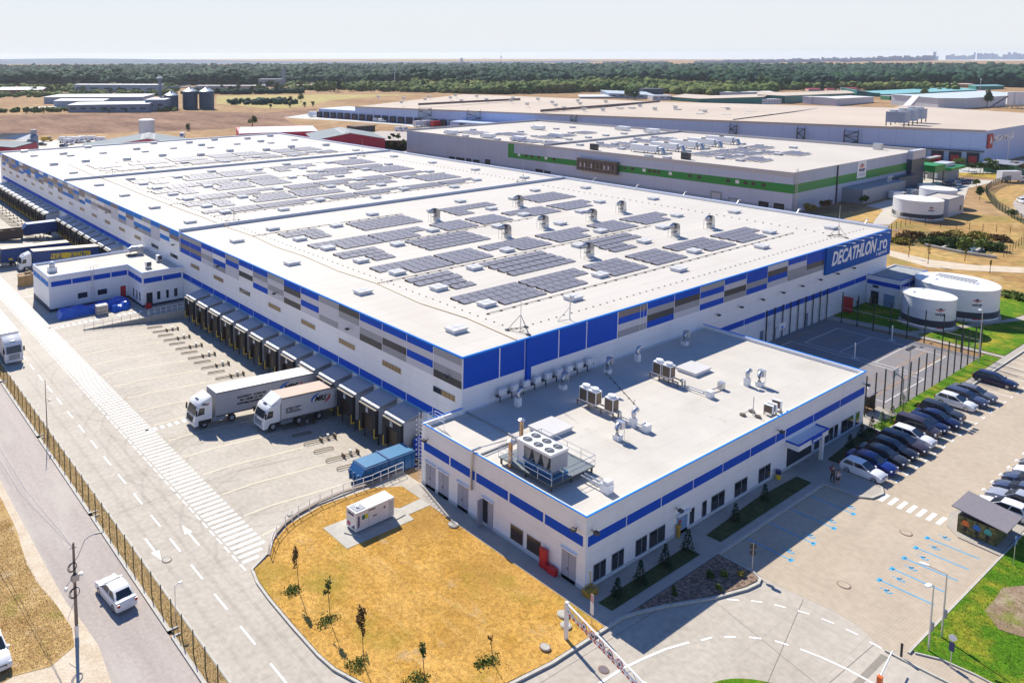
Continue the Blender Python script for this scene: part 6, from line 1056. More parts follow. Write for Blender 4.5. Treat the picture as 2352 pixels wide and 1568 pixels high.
def swoosh(par, x0, z0, s, y, nx=-1):
    "looping two-tone swoosh with letters, lying on the plane y"
    def P(u, v): return (x0+u*s, y, z0+v*s)
    def arc(a0, a1, r0, r1, w0, w1, mm, n_=14):
        b = MB(); pts = []
        for k in range(n_+1): t = k/n_; a = math.radians(a0+(a1-a0)*t); w = w0+(w1-w0)*math.sin(math.pi*t) if w1 > w0 else w0; pts.append((P(r0*math.cos(a), r1*math.sin(a)), P((r0-w)*math.cos(a), (r1-w)*math.sin(a))))
        b.add([p for q in pts for p in q], [(2*i, 2*i+1, 2*i+3, 2*i+2) for i in range(n_)]); b.build('logo_swoosh', mm, par)
    arc(95, 215, 1.5, .75, .02, .34, mat('logo_blue', (.01, .12, .45)) if s > .9 else m_navy); arc(-70, 35, 1.5, .75, .02, .34, m_red)
    t = fit(text_mb('MRS', 1, .35, .03), 1.9*s, .75*s); t.v = [(x0-.95*s+v[0], y-.01, z0-.35*s+v[1]) for v in t.v]; t.build('lettering', m_navy, par)
def trailer(par, x0, L_, top, side, front, h=3.95, zb=1.1, wheels=3, base='trailer'):
    b = MB().box(x0, x0+L_, -1.26, 1.26, zb, h); t = b.build(base, side, par)
    MB().box(x0-.03, x0+L_+.02, -1.28, 1.28, h, h+.05).build('roof_tarp', top, t); MB().box(x0-.05, x0, -1.27, 1.27, zb-.05, h).build('front_wall', front, t)
    MB().box(x0-.04, x0+L_+.03, -1.29, -1.26, h-.1, h+.02).box(x0-.04, x0+L_+.03, 1.26, 1.29, h-.1, h+.02).box(x0, x0+L_, -1.28, -1.26, zb-.08, zb+.06).box(x0, x0+L_, -.5, .5, zb-.25, zb-.01).build('rail', m_dsteel, t)
    for k in range(wheels):
        wx = x0+L_-2.2-1.32*(wheels-1-k)
        for s_ in (-1, 1): o = MB().tube([(wx, s_*1.22, .5), (wx, s_*.85, .5)], .5, 18).build('wheel', m_black, par, 40); MB().tube([(wx, s_*1.23, .5), (wx, s_*1.2, .5)], .26, 12).build('rim', m_steel, o)
    return t
def tilt(r): r.rotation_euler = (0, .060, 0)
t1 = thing('semi_truck', 'long grey curtain-sided articulated truck with blue and red swoosh backed into a dock', 'truck', (37.0, 83.45, .05)); tractor(t1, dark=True)
tr = trailer(t1, 2.75, 13.95, m_twhite, m_curt, mat('grey_front', (.30, .30, .33))); swoosh(tr, 13.2, 2.75, 1.15, -1.30); tilt(t1)
for i, (tx, w_, z_) in enumerate((('BUCURESTI - ROMANIA', 4.0, 2.75), ('TEL.: +40788. 197. 900', 3.2, 2.35), ('WWW.MRS-TRANSPORT.RO', 4.0, 1.95))): onwall(fit(text_mb(tx, 1, .1, .02), w_, .26), (5.6+(.3 if i == 1 else 0), -1.30, z_), (1, 0, 0)).build('lettering', m_dark, tr)
swoosh(t1, 1.35, 2.85, .32, -1.27)
t2 = thing('box_truck', 'shorter truck with tan roof and red-blue swoosh backed into the fourth dock', 'truck', (43.75, 79.0, -.45)); tractor(t2, dark=False, tall=3.5)
tr = trailer(t2, 2.45, 7.7, m_tan, mat('offwhite_box', (.55, .54, .55), .5, var=.05, vs=2), mat('offwhite_box', (.5, .5, .5)), h=3.75, wheels=1); swoosh(tr, 8.0, 2.75, .95, -1.30); tilt(t2)
MB().add([(1.0, -1.1, 3.1), (1.0, 1.1, 3.1), (2.35, 1.2, 3.95), (2.35, -1.2, 3.95), (2.35, -1.2, 3.1), (2.35, 1.2, 3.1)], [(0, 1, 2, 3), (0, 3, 4), (1, 5, 2), (0, 4, 5, 1)]).build('wind_deflector', CP['white'], t2)
for i, (tx, w_, z_) in enumerate((('BUCURESTI - ROMANIA', 2.2, 2.3), ('TEL.: +40788. 197. 900', 1.8, 2.05), ('WWW.MRS-TRANSPORT.RO', 2.2, 1.8))): onwall(fit(text_mb(tx, 1, .1, .015), w_, .15), (3.0, -1.30, z_), (1, 0, 0)).build('lettering', m_dark, tr)
t3 = thing('semi_truck', 'articulated truck with navy curtain trailer and large yellow lettering behind the gatehouse', 'truck', (37.1, 167.0, 0.0)); tractor(t3, dark=False)
tr = trailer(t3, 2.6, 13.7, mat('cream_tarp', (.62, .53, .42), .7), m_curtb, m_curtb); tilt(t3)
m_yl = mat('logo_yellow', (.72, .52, .01), .5)
onwall(fit(text_mb('LKW', 1, .2, .04), 2.0, .85), (6.1, -1.30, 2.2), (1, 0, 0)).build('lettering', m_yl, tr); onwall(fit(text_mb('WALTER', 1, .2, .04), 3.9, .85), (10.6, -1.30, 2.2), (1, 0, 0)).build('lettering', m_yl, tr)
b = MB(); b.add([(9.3+1.15*math.cos(a), -1.30, 2.62+.62*math.sin(a)) for a in np.linspace(0, 2*math.pi, 25)[:-1]], [tuple(range(24))]); b.box(6.2, 14.4, -1.31, -1.30, 3.08, 3.2); b.box(6.2, 14.4, -1.31, -1.30, 2.02, 2.12); b.build('logo_oval', m_yl, tr)
b = MB(); [b.box(8.2, 10.4, -1.315, -1.305, 2.2+k*.25, 2.225+k*.25) for k in range(4)]; b.build('globe_line', m_curtb, tr)
t4 = thing('semi_truck', 'navy curtain-sided truck standing behind the yellow-lettered truck, nose out of frame', 'truck', (32.2, 172.4, 0.0)); tractor(t4, dark=False); tr = trailer(t4, 2.6, 13.9, mat('cream_tarp', (.6, .5, .4)), m_curtb, m_curtb); o = MB().box(4.0, 4.8, -1.31, -1.3, 1.5, 1.9).build('badge', m_yl, tr); tilt(t4); t4.rotation_euler.y = .03
t5 = thing('swap_body', 'short dark blue container trailer with a chamfered nose at the far docks', 'trailer', (45.6, 199.4, -.55)); b = MB(); b.add([(0, -1.25, .9), (8, -1.25, .9), (8, 1.25, .9), (0, 1.25, .9), (1, -1.25, 3.4), (8, -1.25, 3.4), (8, 1.25, 3.4), (1, 1.25, 3.4), (0, -1.25, 2.4), (0, 1.25, 2.4)], [(0, 3, 2, 1), (4, 5, 6, 7), (1, 2, 6, 5), (0, 1, 5, 4, 8), (3, 9, 7, 6, 2), (0, 8, 9, 3), (8, 4, 7, 9)]); b.build('body', m_curtb, t5)
MB().box(1, 8, -1.2, 1.2, 3.4, 3.46).build('roof_tarp', m_bluel if 0 else mat('sky_tarp', (.30, .38, .55)), t5); MB().box(.5, 8, -.5, .5, .6, .88).build('chassis', m_dsteel, t5); [MB().tube([(6.2, s_*1.2, .5), (6.2, s_*.9, .5)], .48, 14).build('wheel', m_black, t5) for s_ in (-1, 1)]
b = MB(); b.box(0, 9, 0, 2.3, .2, 2.4); r = thing('open_container', 'open-topped brown container filled with scrap at the left edge', 'container', (36.2, 197.6, 0), -.12); MB().box(0, 9, 0, .08, 0, 2.3).box(0, 9, 2.3, 2.38, 0, 2.3).box(0, .08, .08, 2.3, 0, 2.3).box(8.92, 9, .08, 2.3, 0, 2.3).build('body', mat('rusty_brown', (.10, .07, .055), .8, var=.2, vs=2, lines=[(0, .5, .1, .3)]), r); b = MB(); [b.box(x, x+.8, y, y+.6, 1.2, 1.7+.5*random.random()) for x in np.arange(.2, 8.2, .9) for y in (.2, .9, 1.6)]; b.build('scrap', m_wood, r)
t6 = thing('semi_truck', 'white articulated truck driving towards the camera at the left edge of the yard', 'truck', (24.6, 115.4, 0), math.pi/2); tractor(t6, dark=False); trailer(t6, 2.6, 13.6, m_twhite, m_twhite, m_twhite, h=3.9)
# ======================= PEOPLE =======================
def skin_mesh(pts, edges, radii):
    me = bpy.data.meshes.new('p'); me.from_pydata(pts, edges, []); o = bpy.data.objects.new('p', me); COL.objects.link(o)
    md = o.modifiers.new('s', 'SKIN'); md.use_smooth_shade = True
    for i, v in enumerate(me.skin_vertices[0].data): v.radius = (radii[i][0], radii[i][1]) if isinstance(radii[i], tuple) else (radii[i], radii[i]); v.use_root = (i == 0)
    o.modifiers.new('u', 'SUBSURF').levels = 1; bpy.context.view_layer.update()
    m2 = bpy.data.meshes.new_from_object(o.evaluated_get(bpy.context.evaluated_depsgraph_get())); bpy.data.objects.remove(o); bpy.data.meshes.remove(me); return m2
m_skin = mat('skin', (.42, .24, .17), .6)
def person(x, y, rz, lab, shirt, trousers, shorts=False, pack=None, z=.0, hair=(.03, .02, .015)):
    r = thing('person', lab, 'person', (x, y, z), rz)
    J = [(0, 0, .95), (0, 0, 1.2), (.02, 0, 1.42), (.03, 0, 1.52), (.05, 0, 1.60), (.05, 0, 1.70),
         (0, .10, .90), (.06, .11, .50), (-.02, .12, .08), (.14, .13, .03), (0, -.10, .90), (-.04, -.11, .50), (-.16, -.12, .10), (-.02, -.13, .04),
         (.02, .19, 1.40), (.02, .25, 1.14), (.10, .24, .90), (.02, -.19, 1.40), (.0, -.25, 1.14), (.08, -.24, .90), (.13, .24, .82), (.11, -.24, .82)]
    E_ = [(0, 1), (1, 2), (2, 3), (3, 4), (4, 5), (0, 6), (6, 7), (7, 8), (8, 9), (0, 10), (10, 11), (11, 12), (12, 13), (2, 14), (14, 15), (15, 16), (16, 20), (2, 17), (17, 18), (18, 19), (19, 21)]
    Rr = [(.13, .10), (.13, .10), (.13, .09), .055, .085, .075, .085, .06, .045, .04, .085, .06, .045, .04, .06, .042, .032, .06, .042, .032, .03, .03]
    m2 = skin_mesh(J, E_, Rr); m2.materials.append(m_skin); o = bpy.data.objects.new('body', m2); COL.objects.link(o); o.parent = r
    def sub(idx, ed, rad, nm, mm): q = skin_mesh([J[i] if isinstance(i, int) else i for i in idx], ed, rad); q.materials.clear(); q.materials.append(mm); oo = bpy.data.objects.new(nm, q); COL.objects.link(oo); oo.parent = r
    sub([0, 1, 2, 14, (.02, .235, 1.2), 17, (.0, -.235, 1.2)], [(0, 1), (1, 2), (2, 3), (3, 4), (2, 5), (5, 6)], [(.15, .12), (.15, .12), (.15, .11), .075, .058, .075, .058], 'shirt', shirt)
    if shorts: sub([0, 6, (.03, .11, .58), 10, (-.02, -.11, .58)], [(0, 1), (1, 2), (0, 3), (3, 4)], [(.14, .115), .105, .09, .105, .09], 'shorts', trousers)
    else: sub([0, 6, 7, 8, 10, 11, 12], [(0, 1), (1, 2), (2, 3), (0, 4), (4, 5), (5, 6)], [(.14, .115), .10, .075, .06, .10, .075, .06], 'trousers', trousers)
    b = MB(); b.add([(.03+.098*math.sin(t_)*math.cos(p_), .095*math.sin(t_)*math.sin(p_), 1.69+.105*math.cos(t_)) for t_ in (.05, .5, .95, 1.4) for p_ in np.linspace(0, 2*math.pi, 13)[:-1]], [(j*12+i, j*12+(i+1) % 12, (j+1)*12+(i+1) % 12, (j+1)*12+i) for j in range(3) for i in range(12)]+[tuple(range(12))]); b.build('hair', mat('dark_hair', hair), r, 60)
    MB().box(.08, .20, .10, .17, 0, .08).build('shoe', m_black, r); MB().box(-.08, .06, -.16, -.09, 0, .08).build('shoe', m_black, r)
    if pack: MB().box(-.32, -.12, -.15, .15, 1.05, 1.45).box(-.36, -.32, -.1, .1, 1.08, 1.3).build('backpack', pack, r)
    return r
person(85.55, 33.55, -2.4, 'person in pale shirt and dark shorts standing in the shade by the parked cars', mat('shirt_pale', (.42, .47, .55)), m_black, True, None, .02)
person(85.9, 34.15, -2.2, 'person in dark clothes with a red backpack beside the pale-shirted person', mat('shirt_dark', (.03, .03, .04)), m_black, False, mat('backpack_red', (.35, .02, .04)), .12)
person(152.7, 56.6, 2.6, 'person in dark work clothes near the pump house door', m_black, m_black); person(149.6, 57.4, -.5, 'person in dark clothes by the red cabinet at the warehouse wall', m_dark, m_black)
o = MB().box(0, .5, 0, 1.4, 0, 2.6).box(0, .6, 1.4, 2.4, 0, 1.2).build('hose_cabinet', m_red, loc=(146.0, 56.9, .05)); tag(o, 'red fire cabinet at the shaded warehouse wall near the court fence', 'fire cabinet')
# ======================= VEGETATION =======================
def leafcloud(n, cx, cy, cz, rx, ry, rz_, s, clumps=6, shell=.5):
    "n leaf quads gathered in clumps inside an ellipsoid"
    C_ = rng.normal(size=(clumps, 3)); C_ /= np.linalg.norm(C_, axis=1)[:, None]; C_ *= (rng.random((clumps, 1))**.5)*.75
    k = rng.integers(0, clumps, n); d = rng.normal(size=(n, 3)); d /= np.linalg.norm(d, axis=1)[:, None]; d *= (shell+(1-shell)*rng.random((n, 1)))*.42
    p = (C_[k]+d)*np.array([rx, ry, rz_])+np.array([cx, cy, cz]); p[:, 2] = np.maximum(p[:, 2], s*.5)
    a = rng.normal(size=(n, 3)); a /= np.linalg.norm(a, axis=1)[:, None]; b_ = np.cross(a, rng.normal(size=(n, 3))); b_ /= np.linalg.norm(b_, axis=1)[:, None]; ss = s*(.6+.8*rng.random((n, 1)))
    V = np.stack([p-a*ss-b_*ss*.5, p+a*ss-b_*ss*.5, p+a*ss+b_*ss*.5, p-a*ss+b_*ss*.5], 1).reshape(-1, 3); return V, np.arange(4*n).reshape(-1, 4)
def tree(name, lab, cat, x, y, h, cr_, leaf, grp=None, n=260, s=.12, trunk=.06, ct=.55, z=.1, lean=(0, 0)):
    r = thing(name, lab, cat, (x, y, z), 0, grp); b = MB(); b.tube([(0, 0, 0), (lean[0]*.5, lean[1]*.5, h*.5), (lean[0], lean[1], h*.9)], trunk, 6, rr=[trunk, trunk*.7, trunk*.25])
    for k in range(4): a = 1.7*k; z0 = h*(.4+.12*k); b.tube([(lean[0]*.5, lean[1]*.5, z0), (lean[0]*.5+cr_*.5*math.cos(a), lean[1]*.5+cr_*.5*math.sin(a), z0+h*.15)], trunk*.35, 4)
    b.build('trunk', m_trunk, r); V, F = leafcloud(n, lean[0]*.9, lean[1]*.9, h*(1-ct/2), cr_, cr_, h*ct/2, s, 9); npmesh('crown', V, F, leaf, r); return r
for i, (x, y, h, c, lf, lb, n) in enumerate(((32.1, 51.4, 4.3, .40, m_leafd, 'sparse yellowing sapling nearest the curved railing on the dry lawn', 160), (32.2, 47.0, 4.0, .42, m_leaf, 'thin green sapling, second along the lawn kerb', 120), (31.7, 42.0, 4.7, .42, m_leafd, 'dark-crowned sapling, third along the lawn kerb', 260), (34.3, 38.4, 3.4, .35, m_leaf, 'short sapling at the bottom of the dry lawn', 110), (39.5, 36.9, 2.5, .2, m_leafd, 'bare thin sapling at the lower right of the dry lawn', 14))):
    tree('sapling', lb, 'sapling', x, y, h, c, lf, 'saplings on the dry lawn', n, .085, .035, .5, lean=(-.25, .1))
    r = thing('ground_shrub', f'low green shrub ring at the foot of the {("first", "second", "third", "fourth", "fifth")[i]} lawn sapling', 'shrub', (x-.3, y+.35, .1), 0, 'shrubs at the sapling feet'); V, F = leafcloud(330, 0, 0, .08, 1.35, .85, .22, .06, 22); npmesh('foliage', V, F, m_leafl, r)
    b = MB(); b.tube([(.3, -.35, 0), (0, 0, .2)], .03, 4); b.build('stem', m_trunk, r)
for i, (x, y, h) in enumerate(((52.9, 36.1, 1.6), (56.0, 36.1, 1.9), (59.7, 36.2, 1.9), (63.1, 36.2, 2.0), (76.8, 36.4, 1.6), (71.0, 36.2, 1.7), (95.1, 36.3, 1.5), (98.8, 36.6, 1.6), (101.5, 36.6, 1.7), (103.4, 36.3, 1.9), (105.9, 36.2, 2.1), (109.3, 36.3, 2.6))):
    r = thing('small_fir', f'small dark fir, {ordw(i+1)} along the office front from the corner', 'fir tree', (x, y, .15), 0, 'small firs along the office front'); b = MB(); b.tube([(0, 0, 0), (0, 0, h)], .04, 5, rr=[.05, .01]); b.build('trunk', m_trunk, r)
    n_ = 360; zt = rng.random(n_)**1.3; rad = (1-zt)*.62*h/2+.03; a = rng.random(n_)*6.283; p = np.stack([rad*np.cos(a)*(.3+.7*rng.random(n_)), rad*np.sin(a)*(.3+.7*rng.random(n_)), .12+zt*h*.95], 1); d = np.stack([np.cos(a), np.sin(a), -.35+0*a], 1)*.13; w_ = np.stack([-np.sin(a), np.cos(a), 0*a], 1)*.05
    V = np.stack([p-w_, p+w_, p+d+w_*.3, p+d-w_*.3], 1).reshape(-1, 3); npmesh('foliage', V, np.arange(4*n_).reshape(-1, 4), m_fir if i < 9 else m_leaf, r)
for i, (x, y, s_, lf) in enumerate(((62.6, 32.6, .6, m_leafl), (61.2, 33.0, .5, m_leaf), (60.4, 31.9, .4, m_leafl), (63.6, 31.7, .35, m_leafy), (57, 33.6, .4, m_leaf))):
    r = thing('bed_shrub', ('bright green shrub at the sunny tip of the bark bed', 'fern-like shrub left of the bright one in the bark bed', 'small yellow-green shrub at the kerb of the bark bed', 'small yellowish shrub at the very tip of the bark bed', 'dark shrub in the shaded part of the bark bed')[i], 'shrub', (x, y, .15)); V, F = leafcloud(200, 0, 0, s_*.5, s_, s_, s_*.8, .07, 5); npmesh('foliage', V, F, lf, r); b = MB(); b.tube([(0, 0, 0), (0, 0, s_*.6)], .03, 4); b.build('stem', m_trunk, r)
# grass tufts: uncountable
def tufts(name, n, poly, z, s, m_, lab, cat='grass'):
    P_ = np.array(poly); lo, hi = P_.min(0), P_.max(0); pts = []
    while len(pts) < n:
        q = lo+rng.random((n, 2))*(hi-lo); ins = np.zeros(len(q), bool); j = len(P_)-1
        for i in range(len(P_)):
            c = ((P_[i, 1] > q[:, 1]) != (P_[j, 1] > q[:, 1])) & (q[:, 0] < (P_[j, 0]-P_[i, 0])*(q[:, 1]-P_[i, 1])/(P_[j, 1]-P_[i, 1]+1e-12)+P_[i, 0]); ins ^= c; j = i
        pts += list(q[ins])
    p = np.array(pts[:n]); p = np.concatenate([p, np.full((n, 1), z)], 1); a = rng.random(n)*6.283; w_ = np.stack([np.cos(a), np.sin(a), 0*a], 1)*s*(.5+.5*rng.random((n, 1))); u_ = np.stack([rng.normal(size=n)*.5, rng.normal(size=n)*.5, np.ones(n)], 1)*s*(.6+.9*rng.random((n, 1)))
    V = np.stack([p-w_*.5, p+w_*.5, p+u_], 1).reshape(-1, 3); return tag(npmesh(name, V, np.arange(3*n).reshape(-1, 3), m_), lab, cat, kind='stuff')
m_tuft = mat('straw_tuft', (.62, .38, .11), .95, var=.2, vs=2.0, col2=(.46, .31, .06), thr=(.5, .75), spec=.1)
tufts('dry_grass_tufts', 60000, lawn, .09, .05, m_tuft, 'dry golden grass covering the lawn')
tufts('green_grass_tufts', 16000, [(65.9, 19.9), (85.2, 19.9), (85, 12), (67, 9), (66.9, 16.5), (66.4, 18.6)], .1, .06, mat('green_tuft', (.10, .22, .015), .9, var=.4, vs=1, col2=(.30, .28, .04), thr=(.5, .7)), 'fresh green grass beside the car park')
tufts('verge_tufts', 22000, [(21.8, 30), (22.95, 30), (22.95, 130), (21.8, 130)], .06, .055, mat('brown_tuft', (.34, .23, .09), .9, var=.3, vs=2, col2=(.46, .32, .13)), 'dry weeds along the boundary fence')
tufts('roadside_tufts', 30000, [(15, 76), (14.8, 68), (14.9, 65), (15.4, 61), (15.6, 58), (15, 56.2), (13, 55.3), (10.8, 55.8), (8, 55.3), (4, 56), (4, 76)], .03, .055, mat('olive_tuft', (.46, .31, .13), .9, var=.25, vs=1, col2=(.30, .25, .06), thr=(.5, .7)), 'dry roadside grass at the lower left')
# shrubs and reeds in the ditch and right side
for i, (t, x, y, s_, h, lf) in enumerate((('B4', 1290, 350, 3.4, 1.6, m_leafd), ('B4', 1500, 385, 2.2, 2.2, m_leaf), ('B4', 1590, 385, 2.6, 2.0, m_leafl), ('B4', 1400, 330, 3.5, 1.6, m_leafd), ('B4', 1640, 350, 3.2, 2.2, m_leafd), ('B4', 1820, 450, 1.5, 3.6, m_leafl), ('B4', 1750, 330, 3.5, 1.6, m_leafy), ('B4', 2000, 430, 3.0, 2.4, m_leafl), ('B4', 2070, 440, 2.5, 2.2, m_leaf), ('B4', 1900, 330, 3.5, 1.6, m_leafy), ('B4', 2120, 350, 3, 1.4, m_leafd), ('B4', 1230, 375, 2.6, 1.6, m_leafy), ('B4', 1720, 420, 2.0, 2.6, m_leaf), ('B4', 2250, 860, 2.6, 1.2, m_leafl), ('B4', 2320, 870, 2.2, 1.0, m_leafl))):
    p = gp(t, x, y); r = thing('reed_bush', f'{("rust-brown", "deep green", "light green", "yellowish")[(m_leafd, m_leaf, m_leafl, m_leafy).index(lf)]} bush, {ordw(i+1)} among those around the reed ditch', 'bush', (p[0], p[1], 0), 0, 'bushes in and around the reed ditch'); V, F = leafcloud(700, 0, 0, h*.4, s_, s_, h*.6, .22, 12); npmesh('foliage', V, F, lf, r); b = MB(); [b.tube([(0, 0, 0), (.5*math.cos(a), .5*math.sin(a), h*.6)], .04, 4) for a in (0, 2, 4)]; b.build('stem', m_trunk, r)
for i, (t, x, y, h, c, lf) in enumerate((('B4', 1327, 500, 3.6, .28, m_leafy), ('B4', 1497, 562, 4.6, .42, m_leafd), ('B4', 1820, 540, 3.0, .25, m_leafy), ('B4', 2040, 640, 3.0, .22, m_leafy), ('A4', 1460, 1112, 4.5, 2.0, m_leafl), ('A4', 1525, 1125, 4.0, 1.6, m_leafd), ('A4', 1785, 1142, 5.2, 2.4, m_leafl), ('A4', 1855, 1165, 4.0, 2.6, m_leaf), ('A4', 1958, 1165, 4.0, 2.8, m_leaf), ('A4', 2045, 1160, 5.6, 2.4, m_leafl), ('A4', 2060, 1170, 4.0, 2.6, m_leaf), ('A4', 1950, 1412, 4.6, 1.3, m_leaf), ('A4', 935, 1442, 2.8, 1.5, m_leaf), ('A4', 470, 1525, 3.0, 2.2, m_leafy), ('A4', 615, 1500, 3.2, 2.2, m_leafd), ('A4', 250, 1500, 2.5, 1.4, m_leaf), ('A4', 2290, 1165, 4.5, 4.0, m_leafd), ('A4', 2170, 1170, 3.5, 3.5, m_leaf), ('A4', 2235, 1560, 2.4, 1.8, m_leaf), ('A4', 1920, 1290, 2.5, 1.3, m_leafl), ('A2', 1100, 965, 6, 2.2, m_leafy), ('A2', 1275, 890, 4.5, 2.2, m_leaf), ('A2', 1230, 880, 4.0, 1.6, m_leafd), ('A2', 1195, 885, 2.5, 1.5, m_leaf), ('A2', 1320, 955, 4.5, 2.0, m_leaf), ('A2', 1280, 960, 4, 1.2, m_leafd), ('A2', 1205, 955, 3.5, 1.2, m_leafd))):
    p = gp(t, x, y); tree('young_tree', f'{("olive", "yellow-green", "brownish", "green")[(m_leafl, m_leafy, m_leafd, m_leaf).index(lf)]} young tree, {ordw(i+1)} among those around the right-hand and rear yards', 'tree', p[0], p[1], h, c, lf, 'young trees around the neighbouring yards', 420 if c > 1 else 70, .22 if c > 1 else .12, .07, .65, 0)
# ======================= NEIGHBOUR: GREEN-STRIPED WAREHOUSE =======================
m_g1 = mat('grey_facade', (.40, .46, .57), .5, var=.06, vs=.1, lines=[(1, 6.1, .1, -.35), (2, 1.2, .03, .08)]); m_g1x = mat('grey_facade_side', (.44, .48, .58), .5, var=.05, vs=.1, lines=[(0, 6.1, .1, .25), (2, 1.2, .03, .08)])
m_g2 = mat('light_grey_facade', (.42, .52, .74), .5, var=.05, vs=.05, lines=[(1, 5.9, .12, .3), (2, 1.2, .03, .06)]); m_gs = mat('green_stripe', (.008, .24, .035), .45)
gx0, gy0, gx1, gy1 = 226.0, 104.4, 312.0, 268.5; gh = lambda y: 11.3-(y-gy0)/(gy1-gy0)*1.0
gw = thing('warehouse', 'grey warehouse with a bright green stripe behind the main white roof', 'warehouse', (gx0, gy0, 0))
def wg(name, mb, m, lb=None): o = mb.build(name, m, gw); o.location = (-gx0, -gy0, 0); return o
wg('wall', MB().prism([(gx0, gy0), (gx1, gy0), (gx1, gy1), (gx0, gy1)], -1, [11.0, 11.0, 10.0, 10.0]), m_g1)
wg('wall', MB().box(gx0, 302, gy0-.02, gy0-.003, 0, 11.0), m_g1x)
wg('roof', MB().add([(gx0+.3, gy0+.3, 11.05), (gx1-.3, gy0+.3, 11.05), (gx1-.3, gy1-.3, 10.05), (gx0+.3, gy1-.3, 10.05)], [(0, 1, 2, 3)]), m_roof2)
b = MB(); b.prism([(gx0-.05, gy0-.05), (gx0+.25, gy0-.05), (gx0+.25, gy1), (gx0-.05, gy1)], 9.9, [11.28, 11.28, 10.28, 10.28]); b.prism([(gx0+.25, gy0-.05), (gx1, gy0-.05), (gx1, gy0+.25), (gx0+.25, gy0+.25)], 10.9, 11.28); b.prism([(gx1-.3, gy0+.25), (gx1, gy0+.25), (gx1, gy1), (gx1-.3, gy1)], 9.9, [11.9, 11.9, 10.9, 10.9]); b.box(gx0+.25, gx1-.3, gy1-.3, gy1, 9.9, 10.9); wg('parapet', b, mat('parapet_cap', (.50, .48, .47), .5))
b = MB(); b.prism([(gx0, 191.0), (gx1-.3, 191.0), (gx1-.3, 191.4), (gx0, 191.4)], 10, 11.3); wg('fire_wall', b, mat('parapet_cap', (.5, .48, .47)))
b = MB(); b.add([(gx0-.04, gy0-.04, 5.4), (gx0-.04, 208.6, 4.55), (gx0-.04, 208.6, 6.4), (gx0-.04, gy0-.04, 7.9)], [(0, 1, 2, 3)]); b.add([(gx0-.045, 205.6, 6.3), (gx0-.045, 208.6, 6.3), (gx0-.045, 208.6, 10.6), (gx0-.045, 205.6, 10.6)], [(0, 1, 2, 3)]); b.box(gx0-.04, 302.0, gy0-.06, gy0-.03, 5.4, 7.9); wg('green_stripe', b, m_gs)
wg('wall', MB().add([(gx0-.02, gy0, -1), (gx0-.02, 190, -1), (gx0-.02, 190, 10.7), (gx0-.02, gy0, 11.2)], [(0, 1, 2, 3)]), mat('pale_facade', (.48, .54, .66), .5, var=.05, vs=.05, lines=[(1, 6.1, .12, .2), (2, 1.2, .03, .08)]))
wg('plinth', MB().box(gx0-.08, gx0-.045, gy0, gy1, -1, 1.3), mat('plinth_grey', (.40, .41, .42), .7))
for y0_, y1_, z0_, z1_, c in ((237.6, 241, -.4, 1.6, 'd'), (232, 236.9, -.4, 1.7, 'd'), (228.2, 231, -.4, 1.8, 'd'), (223.5, 227, -.4, 1.8, 'd'), (217.7, 220.5, -.4, 2.6, 'd'), (191.5, 194.9, -.6, 1.75, 'd'), (187.9, 190.8, -.4, 1.6, 'd'), (124.2, 127.7, -.2, 3.1, 'g'), (119.1, 122.3, -.2, 1.9, 'g'), (110.6, 113.4, -.2, 2.1, 'd'), (106.4, 109.2, -.2, 2.2, 'd')):
    o = wg('dock_door', MB().box(gx0-.11, gx0-.085, y0_, y1_, z0_, z1_), m_black if c == 'd' else m_grey); q = MB().box(gx0-.13, gx0-.112, y0_+.5, y1_-.5, z0_, z1_-.6).build('door_panel', m_dark if c == 'd' else m_lav, o)
for i, y_ in enumerate((203, 199.5, 196.8, 193.5, 190.2, 186.5, 157.5, 154.5, 150.2, 148.2, 146.5, 145, 141, 134.5, 131.5, 122.5, 119.8, 117.4, 115.2, 112.3)):
    zc = 6.45+(157-y_)*.008; wg('window', MB().box(gx0-.09, gx0-.05, y_-.55, y_+.55, zc-.5, zc+.45), m_glass if i % 4 else m_wplain)
bay = wg('glazed_bay', MB().box(gx0-1.6, gx0-.05, 159.4, 175.4, 3.9, 8.1), mat('bronze_cladding', (.10, .085, .08), .4)); MB().box(gx0-1.63, gx0-1.61, 160.0, 174.8, 4.5, 7.2).build('glazing', m_glass, bay); b = MB(); [b.box(gx0-1.67, gx0-1.64, y_, y_+.12, 4.5, 7.2) for y_ in np.arange(160, 175, 1.5)]; b.box(gx0-1.67, gx0-1.64, 160, 174.8, 5.1, 5.2); b.build('mullion', m_grey, bay); b = MB(); [b.box(gx0-1.69, gx0-1.67, y_, y_+.5, 5.2, 6.6) for y_ in (162.2, 163.8, 169, 171.8, 173.5)]; b.build('blind', m_lav, bay)
hb = wg('entrance_block', MB().box(302.0, 312.4, gy0-1.5, gy0-.03, 0, 9.0), mat('dark_blue_cladding', (.035, .06, .10), .4)); MB().box(302.0, 312.6, gy0-1.6, gy0-.02, 9.05, 11.9).build('white_top', m_lav, hb)
wg('canopy', MB().box(311, 322, gy0-3, gy0-1.6, 8.6, 9.0), mat('parapet_cap', (.5, .5, .5)))
bn = wg('banner', MB().box(265.1, 271.1, gy0-.2, gy0-.07, 6.0, 11.4), m_wplain)
emb = MB(); emb.add([(266.3, gy0-.22, 9.7), (268.1, gy0-.22, 9.0), (269.9, gy0-.22, 9.7), (269.2, gy0-.22, 10.0), (268.1, gy0-.22, 9.5), (267, gy0-.22, 10.0)], [(0, 1, 4, 5), (1, 2, 3, 4)]); emb.build('emblem', m_orange, bn); MB().add([(267.2, gy0-.22, 10.05), (268.1, gy0-.22, 9.65), (269, gy0-.22, 10.05), (268.1, gy0-.22, 10.5)], [(0, 1, 2, 3)]).build('emblem', m_dark, bn)
